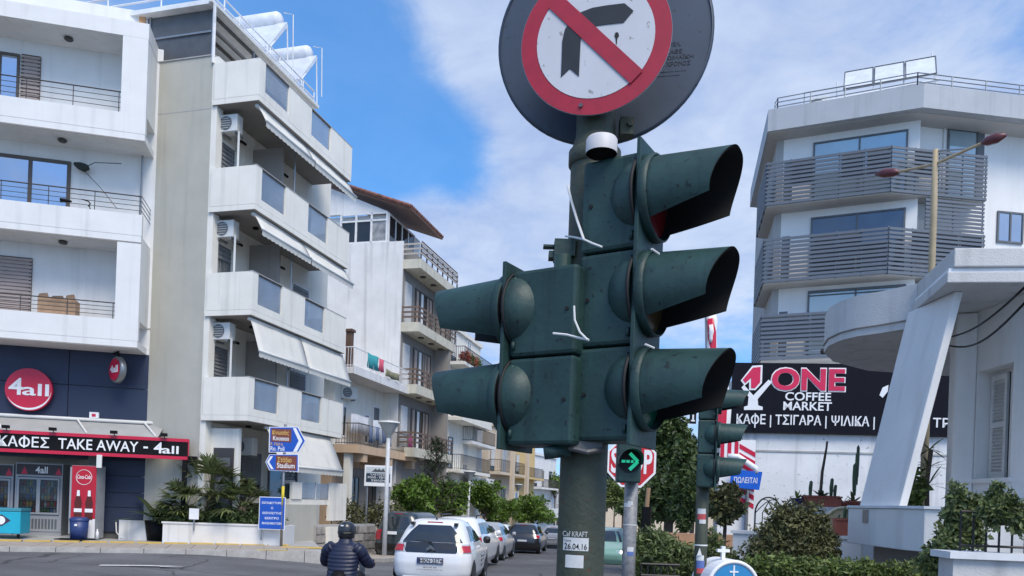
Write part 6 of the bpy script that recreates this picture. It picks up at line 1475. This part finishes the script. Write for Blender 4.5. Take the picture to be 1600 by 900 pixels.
# terracotta bank, dark fence
tb_ = Face(1000, 17.5, 3, v=840); tw_ = tb_.root('terracotta_wall', 'low reddish earth wall behind the oleander bushes', 'wall'); BOX('wall', mat('earth wall', (.40, .24, .15), .9, var=.15, scale=3), tw_, tb_.X(1012, 840), tb_.X(1150, 840), 0, .3, -.5, tb_.Z(1080, 834))
BOX('stone_border', mat('border stone', (.45, .34, .22), .9, var=.25, scale=5), tw_, tb_.X(1060, 840), tb_.X(1150, 840), -.35, -.02, -.5, tb_.Z(1080, 853))
fe = Face(998, 8.2, 0, v=890); fn_ = fe.root('iron_fence', 'dark low iron fence in front of the oleander', 'fence')
fz1 = fe.Z(1030, 882)
for z in (fz1, fz1 - .12, .25): MB().tube([(fe.X(1002, 890), 0, z), (fe.X(1062, 890), 0, z)], .014).build('rail', IRON, fn_)
x = fe.X(1002, 890)
while x < fe.X(1063, 890): MB().tube([(x, 0, 0), (x, 0, fz1)], .008, 5).build('bar', IRON, fn_); x += .07
for u in (1010, 1090, 1300): pass
# cables by the house
for i, (a, b, sag) in enumerate((((1478, 528), (1604, 446), .10), ((1483, 540), (1604, 470), .16))):
    p, q = W(a[0], a[1], 10.2), W(b[0], b[1], 6.6); pts = [p.lerp(q, t / 10) + Vector((0, 0, -sag * math.sin(math.pi * t / 10))) for t in range(11)]
    o = MB().tube(pts, .012, 5).build('cable', BLACK, None, smooth=True); tag(o, ('upper black service cable strung under the canopy', 'lower sagging service cable in front of the house pier')[i], 'cable')
o = MB().tube([W(1284, 549, 13), W(1340, 545, 12.5), W(1400, 540, 12)], [.05, .045, .03], 7).build('roof_pole', BARK, None); tag(o, 'weathered pole lying under the rounded roof edge', 'pole')
# street light over the house
SL = empty('street_light', (W(1456, 400, 18).x, 18, 0), 0, 'tall yellowish street light with two arms and reddish lamp heads', 'street lamp')
LP = mat('lamp post ochre', (.42, .33, .20), .6, var=.12); LH = mat('lamp head maroon', (.12, .03, .035), .4)
b0 = W(1456, 400, 18); t0 = W(1462, 234, 18); q = lambda u, v, Y: W(u, v, Y) - Vector((b0.x, 18, 0))
MB().tube([(0, 0, 0), tuple(q(1459, 330, 18)), tuple(q(1462, 234, 18))], [.09, .075, .06], 10).build('pole', LP, SL, smooth=True)
A1, A2 = q(1538, 222, 17.0), q(1402, 269, 19.2)
MB().tube([tuple(q(1462, 256, 18)), tuple(A1)], .035, 8).build('arm', LP, SL); MB().tube([tuple(q(1462, 256, 18)), tuple(A2)], .035, 8).build('arm', LP, SL); MB().tube([tuple(q(1463, 236, 18)), tuple(q(1515, 232, 17.3))], .018, 6).build('stay', METAL, SL)
for e_, far in ((A1, q(1572, 211, 16.6)), (A2, q(1368, 272, 19.6))):
    d = far - e_; MB().tube([tuple(e_ - d * .1), tuple(e_ + d * .15), tuple(e_ + d * .6), tuple(far)], [.05, .10, .11, .04], 10).build('lamp_head', LH, SL, smooth=True)
# ------------------------------------------------------------------ traffic lights
TLG = mat('signal green paint', (.021, .054, .050), .5, var=.30, scale=5, bump=.08, bscale=45, spots=.20, spotcol=(.010, .018, .017), spec=.4, streak=.30, ss=7)
TLP = mat('pole green paint', (.050, .060, .038), .6, var=.22, scale=7, bump=.2, bscale=60, streak=.35, spots=.3, spotcol=(.09, .05, .03))
LIN = mat('visor lining', (.006, .006, .007), .7)
LENS = {'red': mat('lens red', (.10, .006, .008), .35, spec=.2), 'amber': mat('lens amber', (.05, .03, .012), .35, spec=.2), 'green': mat('lens green', (.004, .06, .035), .35, spec=.2)}
FWD = Matrix.Rotation(R(90), 4, 'Y')          # local Z of a lathe turned onto +x
def head(parent, loc, az, lenses, h=.268, r=.118, hw=.070, depth=.175, vis=.24, plate=.10, cap=True):
    """signal head: x forward, z up from its foot; lenses from top to bottom"""
    n = len(lenses); hd_ = empty('signal_head', loc, az); hd_.parent = parent
    pm = MB().box(-.012, 0, -plate, plate, -.012, n * h + .022)
    pm.build('backing_plate', TLG, hd_, bevel=.002)
    for i, ln in enumerate(lenses):
        z0 = (n - 1 - i) * h; zc = z0 + h * .5 + .018
        sec = MB().box(-depth, -.0125, -hw, hw, z0 + .002, z0 + h - .002).build('signal_section', TLG, hd_, bevel=.012)
        K = 9; prof = [(r * math.cos(math.pi / 2 * t / K), -.013 - .105 * math.sin(math.pi / 2 * t / K)) for t in range(K + 1)]
        Mz = Matrix.Translation((0, 0, zc)) @ FWD
        sec2 = sec
        o = MB().lathe(prof[:-1] + [(0, prof[-1][1])], 36, Mz).build('lamp_cup', TLG, sec, smooth=True)
        o = MB().lathe([(r + .004, -.022), (r + .007, -.020), (r + .007, -.014), (r + .003, -.0125)], 36, Mz).build('seal', LIN, sec, smooth=True)
        MB().lathe([(r + .002, .0), (r + .004, .004), (r + .004, .022), (r - .002, .026)], 40, Mz).build('collar', TLG, sec, smooth=True)
        MB().lathe([(0, .018), (.04, .016), (.075, .010), (r - .006, .002)], 30, Mz).build('lens', LENS[ln], sec, smooth=True)
        for sy in (-1, 1):
            for zz_ in (z0 + .035, z0 + h - .035): MB().tube([(-.030, sy * (hw + .004), zz_ - .012), (-.030, sy * (hw + .004), zz_ + .012)], .006, 8).build('hinge', TLG, sec, smooth=True)
            MB().lathe([(0, 0), (.006, 0), (.006, .004), (0, .004)], 10, Matrix.Translation((-depth + .03, sy * hw, z0 + h * .5)) @ Matrix.Rotation(-sy * R(90), 4, 'X')).build('screw', LIN, sec)
        MB().lathe([(0, .0008), (r + .003, .0008)], 36, Mz).build('lens_seat', LIN, sec)
        # visor: open below, mouth swept back
        def shell(k, r0, r1, name, mt):
            mb = MB(); A_, T_ = 34, 10
            for j in range(T_ + 1):
                t = j / T_; am = R(138 - 27 * t)
                for a in range(A_ + 1):
                    f_ = -1 + 2 * a / A_; ph = am * f_
                    L_ = vis * (1 - .20 * smooth01((abs(ph) - R(15)) / R(95)))
                    rr = (r0 + (r1 - r0) * t)
                    mb.v.append((.004 + t * L_, rr * math.sin(ph), zc + rr * math.cos(ph) - .006 * t))
            for j in range(T_):
                for a in range(A_): q = j * (A_ + 1) + a; mb.f.append((q, q + 1, q + A_ + 2, q + A_ + 1)); mb.mi.append(0)
            return mb.build(name, mt, sec, smooth=True)
        shell(0, r - .004, r - .012, 'visor', TLG); shell(1, r - .008, r - .016, 'visor_lining', LIN)
    return hd_
HH = .268
PO = W(918, 560, 2.36)
TL1 = empty('traffic_light', (PO.x, 2.36, 0), 0, 'big dark green traffic light with two back to back signal heads close to the camera', 'traffic light')
zs1 = W(935, 232, 2.36).z
MB().lathe([(.0725, -.0), (.0725, zs1 - .02), (.070, zs1), (.060, zs1 + .03), (.059, zs1 + .42), (0, zs1 + .42)], 36).build('pole', TLP, TL1, smooth=True)
MB().lathe([(.074, zs1 - .06), (.080, zs1 - .055), (.080, zs1 - .015), (.073, zs1 - .01)], 30).build('pole_collar', TLP, TL1, smooth=True)
az = math.atan2(-.515, .857); left = Vector((.515, .857, 0))
# right head
N1 = W(993, 460, 2.12); c1_ = N1 + left * .10; zb1 = W(940, 687, 2.14).z
head(TL1, (c1_.x - PO.x, c1_.y - 2.36, zb1), az, ('red', 'amber', 'green'), h=.272, depth=.19)
N2 = W(780, 560, 2.29); c2_ = N2 + left * .10; zb2 = W(830, 697, 2.29).z
head(TL1, (c2_.x - PO.x, c2_.y - 2.36, zb2), az + math.pi, ('amber', 'green'), h=.262, vis=.275, depth=.235)
def tl(u, v, Y): p = W(u, v, Y); return (p.x - PO.x, p.y - 2.36, p.z)
# mounting bits
a_, b_ = tl(879, 400, 2.27), tl(879, 714, 2.27)
MB().tube([a_, b_], .026, 14).build('mounting_tube', TLG, TL1, smooth=True)
MB().tube([tl(882, 704, 2.26), tl(850, 708, 2.26)], .02, 10).build('cable_boss', TLG, TL1, smooth=True)
x, y, z = tl(872, 388, 2.33); MB().box(x - .012, x + .05, y - .03, y + .05, z - .03, z + .02).box(x - .028, x - .011, y - .02, y + .02, z - .034, z - .014).box(x - .045, x - .011, y - .015, y + .015, z + .000, z + .006).build('mounting_bracket', TLG, TL1)
x, y, z = tl(916, 692, 2.26); MB().box(x - .045, x + .045, y - .02, y + .06, z - .022, z + .004).tube([(x - .05, y - .02, z - .018), (x + .0, y - .04, z - .03), (x + .05, y - .02, z - .018)], .008).build('clamp', mat('clamp metal', (.12, .12, .12), .5, metal=.5), TL1)
x, y, z = tl(984, 196, 2.34); MB().box(x - .03, x + .012, y - .01, y + .03, z - .03, z + .022).tube([(x - .0, y - .02, z), (x, y + .03, z)], .01).build('sign_clamp', TLP, TL1)
cpx = tl(940, 230, 2.20); MB().lathe([(.045, -.020), (.045, .018), (.041, .024), (0, .024)], 26, Matrix.Translation(cpx)).build('pipe_cap', mat('cap white', (.62, .60, .60), .5, var=.08), TL1, smooth=True); MB().lathe([(.042, -.0195), (.042, .012), (0, .012)], 26, Matrix.Translation(cpx)).build('cap_inside', LIN, TL1, smooth=True)
tie = mat('cable tie', (.70, .70, .68), .5)
for i, (pts, r_) in enumerate(((((887, 290, 2.31), (893, 315, 2.285), (902, 345, 2.26), (912, 374, 2.20)), .0038), (((884, 369, 2.33), (898, 371, 2.285), (912, 374, 2.20), (925, 380, 2.18), (941, 386, 2.165)), .0034), (((864, 521, 2.185), (885, 523, 2.175), (905, 528, 2.16), (920, 531, 2.14)), .0035), (((897, 478, 2.165), (898, 500, 2.16), (906, 519, 2.15), (918, 531, 2.14)), .003), (((1018, 389, 2.05), (1030, 397, 2.07)), .003), (((1008, 538, 2.05), (1022, 544, 2.07)), .003))):
    MB().tube([tl(*p) for p in pts], r_, 6).build('cable_tie', tie, TL1)
# stickers on the pole
def pole_patch(parent, cx, cy, rad, u0, u1, v0, v1, Y, m, name='sticker', lift=.0012):
    """paper stuck round a pole"""
    p, q = W(u0, v1, Y), W(u1, v0, Y); mb = MB(); K = 10
    for i in range(K + 1):
        x = p.x + (q.x - p.x) * i / K; a = math.asin(max(-1, min(1, (x - cx) / rad)))
        for z in (p.z, q.z): mb.v.append((cx + (rad + lift) * math.sin(a), cy - (rad + lift) * math.cos(a), z))
    mb.f = [(2 * i, 2 * i + 2, 2 * i + 3, 2 * i + 1) for i in range(K)]; mb.mi = [0] * K
    o = mb.build(name, m, None); o.parent = parent; o.matrix_parent_inverse = Matrix.Translation((-parent.location.x, -parent.location.y, -parent.location.z)); return o
def pole_text(parent, body, cx, cy, rad, u0, u1, v0, v1, Y, m):
    p, q = W(u0, v1, Y), W(u1, v0, Y); t = text(body, m, None, p.x, q.x, p.z, q.z, 0, depth=0, offset=.004)
    for v in t.data.vertices:
        a = math.asin(max(-1, min(1, (v.co.x - cx) / rad))); v.co = (cx + (rad + .0022) * math.sin(a), cy - (rad + .0022) * math.cos(a), v.co.z)
    t.parent = parent; t.matrix_parent_inverse = Matrix.Translation((-parent.location.x, -parent.location.y, -parent.location.z)); return t
PAPER = mat('sticker paper', (.66, .66, .64), .7, var=.1, scale=30)
yf = 2.36 - .0725
pole_patch(TL1, PO.x, 2.36, .0725, 881, 920, 841, 860, yf, PAPER); pole_patch(TL1, PO.x, 2.36, .0725, 884, 912, 868, 887, yf, PAPER)
pole_text(TL1, 'Caf KRAFT', PO.x, 2.36, .0725, 881, 918, 831, 838, yf, PAPER); pole_text(TL1, '26.04.16', PO.x, 2.36, .0725, 883, 917, 850, 858, yf, BLACK); pole_text(TL1, 'Τρίτη', PO.x, 2.36, .0725, 883, 893, 843, 847, yf, BLACK)

# no left... round signs on the pole top
GD = mat('sign back grey', (.045, .064, .095), .5, var=.12, scale=6, spots=.15, spotcol=(.03, .04, .05), metal=.1)
F0 = Face(943, 2.45, -12, v=60); cx, cz = F0.L(943, 60); rb = 166 / F_PX * 2.45
gd = empty('grey_sign_disc', F0.world(cx, 0, cz), F0.a, 'large grey metal sign disc behind the red turn ban sign', 'sign')
disc(GD, gd, 'disc', rb, .006, FRONT, 72)
MB().lathe([(rb - .003, -.008), (rb + .004, -.006), (rb + .004, .006), (rb - .003, .008)], 72, FRONT).build('rim', GD, gd, smooth=True)
DKL = mat('faded dark lettering', (.016, .022, .030), .6)
for tx, u0, u1, v0, v1 in (('ΜΕΛ.', 1044, 1064, 66, 74), ('ΚΑΘΕ', 1041, 1066, 77, 86), ('ΡΩΜΑΪΚΗ', 1036, 1084, 84, 95), ('ΙΗ ΧΡΟΝΟΣ', 1030, 1079, 95, 106), ('ΜΕΤΑΦΟΡΩΝ ΔΗΜΟΣ', 1022, 1072, 111, 115), ('ΗΡΑΚΛΕΙΟΥ ΚΡΗΤΗΣ', 1014, 1062, 118, 122)):
    a, b = F0.L(u0, v1), F0.L(u1, v0); text(tx, DKL, gd, a[0] - cx, b[0] - cx, a[1] - cz, b[1] - cz, -.004, depth=.001)
F1 = Face(930, 2.275, -14, v=60); cx, cz = F1.L(930, 62); rr = 118 / F_PX * 2.275
ts = empty('turn_ban_sign', F1.world(cx, 0, cz), F1.a, 'round red and white sign crossing out a turning arrow', 'road sign')
SRED = mat('reflective red', (.36, .010, .032), .45, var=.12, scale=20, spots=.18, spotcol=(.30, .02, .04)); SWH = mat('reflective white', (.56, .57, .60), .5, var=.05, scale=6, spots=.05, spotcol=(.3, .3, .3)); ARW = mat('arrow black', (.016, .018, .022), .45, var=.3, scale=20)
disc(METAL, ts, 'plate', rr + .001, .004, FRONT, 64)
MB().lathe([(0, .003), (rr, .003)], 64, FRONT).build('ring', SRED, ts)
MB().lathe([(0, .0042), (rr * .785, .0042)], 64, FRONT).build('field', SWH, ts)
def sgp(pts, m, y, d, name):
    L_ = [F1.L(*p) for p in pts]; return MB().ext([(a - cx, y, b - cz) for a, b in L_], (0, d, 0)).build(name, m, ts)
arrow = sgp([(877, 122), (891, 109), (905, 121), (906.5, 90), (908, 62), (912, 51), (922, 43.5), (948, 40), (975, 37), (990, 18.5), (976, 7), (950, 10), (926, 14), (908, 21), (893, 33), (883, 48), (879, 66), (878, 95)], ARW, -.0062, .001, 'arrow')
# slash across the field
dx = .707 * rr * .80; wv = .025
MB().ext([(-dx - wv * .7, -.0078, dx - wv * .7 + .0), (-dx + wv * .7, -.0078, dx + wv * .7), (dx + wv * .7, -.0078, -dx + wv * .7), (dx - wv * .7, -.0078, -dx - wv * .7)], (0, .001, 0)).build('slash', SRED, ts)
disc(mat('bolt', (.12, .12, .12), .4, metal=.6), ts, 'bolt', .006, .004, Matrix.Translation((F1.L(908, 166)[0] - cx, -.006, F1.L(908, 166)[1] - cz)) @ FRONT, 12)
hp_ = F1.L(964, 57); MB().ext([(hp_[0] - cx + a, -.0055, hp_[1] - cz + b) for a, b in ((-.007, 0), (-.003, .01), (.004, .008), (.007, -.002), (.002, -.009), (.001, -.026), (-.001, -.026), (-.003, -.01))], (0, .0005, 0)).build('hole', DARK, ts)
MB().box(-.02, .02, .004, .03, -.06, -.04).box(-.02, .02, .004, .03, .04, .06).build('bracket', METAL, ts)

# second traffic light
PO2 = W(1097, 800, 6.2)
TL2 = empty('traffic_light', (PO2.x, 6.2, 0), 0, 'dark green traffic light with three hoods beside the market sign', 'traffic light')
z2 = W(1103, 632, 6.2).z
MB().tube([(0, 0, 0), (0, 0, z2)], .05, 14).build('pole', TLP, TL2, smooth=True)
c_ = W(1118, 760, 6.1); head(TL2, (c_.x - PO2.x, c_.y - 6.2, W(1105, 762, 6.1).z), R(-14), ('red', 'amber', 'green'), h=.268, vis=.225, depth=.15, hw=.055, r=.10, plate=.08)
STK = [mat('sticker red', (.5, .08, .08), .6), mat('sticker blue', (.1, .16, .4), .6)]
for (u0, u1, v0, v1, m) in ((1091, 1103, 795, 803, PAPER), (1091, 1103, 803, 812, STK[0]), (1093, 1103, 812, 818, PAPER), (1089, 1101, 876, 888, STK[1]), (1089, 1101, 888, 896, STK[0]), (1089, 1100, 868, 876, PAPER)):
    pole_patch(TL2, PO2.x, 6.2, .05, u0, u1, v0, v1, 6.15, m)
p = W(1095, 852, 6.15); MB().lathe([(.053, -.006), (.053, .006)], 18, Matrix.Translation((0, 0, p.z))).build('cable_tie', tie, TL2)
p = W(1093, 862, 6.148); x = p.x - PO2.x; MB().ext([(x - .02, -.055, p.z - .03), (x + .02, -.055, p.z - .03), (x, -.055, p.z + .03)], (0, .003, 0)).build('sticker', PAPER, TL2)
# arrow light
PO3 = W(985, 800, 8.2)
TL3 = empty('arrow_traffic_light', (PO3.x, 8.2, 0), 0, 'small traffic light with lit green arrow on a grey pole before the stop sign', 'traffic light')
GP = mat('galvanised pole', (.27, .27, .27), .6, metal=.3, var=.35, scale=14, spots=.6, spotcol=(.10, .10, .10))
k3 = 8.2 / F_PX; zl = W(981, 722, 8.1).z; xl3 = W(981, 722, 8.1).x - PO3.x
MB().tube([(0, 0, 0), (0, 0, zl + .2)], .072, 14).build('pole', GP, TL3, smooth=True)
bxm = MB().box(xl3 - .125, xl3 + .125, -.22, -.07, zl - .22, zl + .30).build('housing', TLG, TL3, bevel=.02)
Mz = Matrix.Translation((xl3, -.225, zl)) @ FRONT
MB().lathe([(0, .002), (.118, .002)], 30, Mz).build('lens', LIN, bxm)
def vis3(zc, r0, name):
    mb = MB(); A_ = 24
    for t in (0, .35, .7, 1):
        for a in range(A_ + 1):
            ph = R(105) * (-1 + 2 * a / A_); L_ = .22 * (1 - .45 * smooth01((abs(ph) - .6) / 1.2)); mb.v.append((xl3 + r0 * math.sin(ph), -.222 - t * L_, zc + r0 * math.cos(ph)))
    mb.f = [(j * (A_ + 1) + a, j * (A_ + 1) + a + 1, (j + 1) * (A_ + 1) + a + 1, (j + 1) * (A_ + 1) + a) for j in range(3) for a in range(A_)]; mb.mi = [0] * len(mb.f)
    o = mb.build(name, TLG, bxm, smooth=True); o.modifiers.new('wall', 'SOLIDIFY').thickness = .006
vis3(zl, .126, 'visor')
GA = lit('lit green', (.02, .50, .28), .4)
am = MB()
for (x0, z0, x1, z1) in ((.0, .085, .085, 0), (.085, 0, .0, -.085)):
    d = Vector((x1 - x0, 0, z1 - z0)).normalized(); s_ = Vector((-d.z, 0, d.x)) * .018; p, q = Vector((x0, 0, z0)), Vector((x1, 0, z1))
    am.add([tuple(p - s_), tuple(p + s_), tuple(q + s_), tuple(q - s_)], [(0, 1, 2, 3)])
for xa, xb in ((-.085, -.045), (-.035, -.0), (.012, .04)): am.add([(xa, 0, -.014), (xb, 0, -.014), (xb, 0, .014), (xa, 0, .014)], [(0, 1, 2, 3)])
ao = am.build('lit_arrow', GA, bxm); ao.location = (xl3, -.232, zl)
for (u0, u1, v0, v1, m) in ((981, 989, 783, 789, PAPER), (980, 990, 855, 862, PAPER), (980, 990, 862, 868, STK[1]), (976, 986, 786, 792, PAPER)): pole_patch(TL3, PO3.x, 8.2, .072, u0, u1, v0, v1, 8.13, m)
MB().lathe([(.075, -.005), (.075, .005)], 16, Matrix.Translation((0, 0, W(985, 820, 8.2).z))).build('cable_tie', tie, TL3)

# stop sign
FS_ = Face(986, 11.5, 8, v=722); cx, cz = FS_.L(987, 722); hs = 39.5 / F_PX * 11.5
sp0 = empty('stop_sign', FS_.world(cx, 0, 0), FS_.a, 'octagonal red stop sign behind the arrow light', 'road sign')
def octo(r, y, d, m, name): 
    c = r / math.cos(math.pi / 8); return MB().ext([(c * math.cos(math.pi / 8 + i * math.pi / 4), y, cz + c * math.sin(math.pi / 8 + i * math.pi / 4)) for i in range(8)], (0, d, 0)).build(name, m, sp0)
octo(hs, 0, .01, SIGNW, 'plate'); octo(hs * .91, -.003, .002, mat('stop red', (.55, .012, .02), .4), 'field')
text('STOP', SIGNW, sp0, -hs * .84, hs * .84, cz - hs * .46, cz + hs * .52, -.006, offset=.03, depth=.002)
MB().tube([(0, .04, 0), (0, .04, cz + hs * .8)], .035, 10).build('pole', METAL, sp0)
o = empty('wooden_post', (W(1011, 780, 14).x, 14, 0), 0, 'thin brown post with dark lower part near the tall dense tree', 'post'); zt_ = W(1011, 762, 14).z; zm = W(1011, 792, 14).z
MB().tube([(0, 0, zm), (.02, 0, zt_)], .04, 8).build('upper_part', mat('post tan', (.34, .22, .13), .8), o); MB().tube([(0, 0, 0), (0, 0, zm)], .09, 8).build('lower_part', BLACK, o)
o = empty('small_sign', W(1083, 650, 12), 0, 'small black and white plate hung beside the second traffic light', 'sign'); MB().box(-.05, .05, 0, .02, -.12, .12).build('plate', BLACK, o); MB().box(-.012, .012, -.006, -.001, -.06, .02).box(-.03, .03, -.006, -.001, -.085, -.062).build('mark', SIGNW, o); MB().tube([(.12, .03, -.1), (.12, .03, .1), (0, .03, 0)], .01).build('arm', METAL, o)

# wayside shrine
SH = empty('wayside_shrine', (W(1146, 895, 6).x, 6, 0), R(6), 'small white wayside shrine with blue arched front and cross on top', 'shrine')
zt_ = W(1145, 874, 6).z; rs_ = .212; zc = zt_ - rs_ - .0; K = 20
arc_ = [(rs_ * math.cos(math.pi * i / K), zc + rs_ * .98 * math.sin(math.pi * i / K)) for i in range(K + 1)]
MB().ext([(x, 0, z) for x, z in [(rs_, zc - .4)] + arc_ + [(-rs_, zc - .4)]], (0, .36, 0)).build('body', SIGNW, SH)
BLS = mat('shrine blue', (.03, .24, .50), .45, var=.08)
MB().ext([(x * .84, -.008, zc + (z - zc) * .84) for x, z in [(rs_, zc - .35)] + arc_ + [(-rs_, zc - .35)]], (0, .006, 0)).build('front_panel', BLS, SH)
rim_ = MB().tube([(x * .93, -.004, zc + (z - zc) * .93) for x, z in arc_], .016, 8).build('rim', SIGNW, SH, smooth=True)
BOX('painted_cross', SIGNW, SH, -.006, .006, -.012, -.009, zc + .03, zc + .165); BOX('painted_cross', SIGNW, SH, -.035, .035, -.0125, -.0085, zc + .11, zc + .122)
xo = -.045; BOX('cross', SIGNW, SH, xo - .014, xo + .014, .1, .13, zt_ - .01, zt_ + .095); BOX('cross', SIGNW, SH, xo - .05, xo + .05, .099, .131, zt_ + .048, zt_ + .072)
MB().tube([(0, .18, 0), (0, .18, zc - .4)], [.07, .06], 10).build('pedestal', SIGNW, SH, smooth=True)
# lane marking and small street things
MK = G(228, 884); mo = MB().add([(-.9, -.12, 0), (.1, -.12, 0), (.5, 0, 0), (.1, .12, 0), (-.9, .12, 0)], [(0, 1, 2, 3, 4)]).build('lane_marking', ROADW, None); mo.location = (MK.x, MK.y, .006); mo.rotation_euler = (0, 0, KANG); mo['kind'] = 'structure'
MK = G(262, 885); mo = MB().add([(-.15, -.14, 0), (.35, .0, 0), (-.15, .14, 0)], [(0, 1, 2)]).build('lane_marking', ROADW, None); mo.location = (MK.x, MK.y, .006); mo.rotation_euler = (0, 0, KANG); mo['kind'] = 'structure'
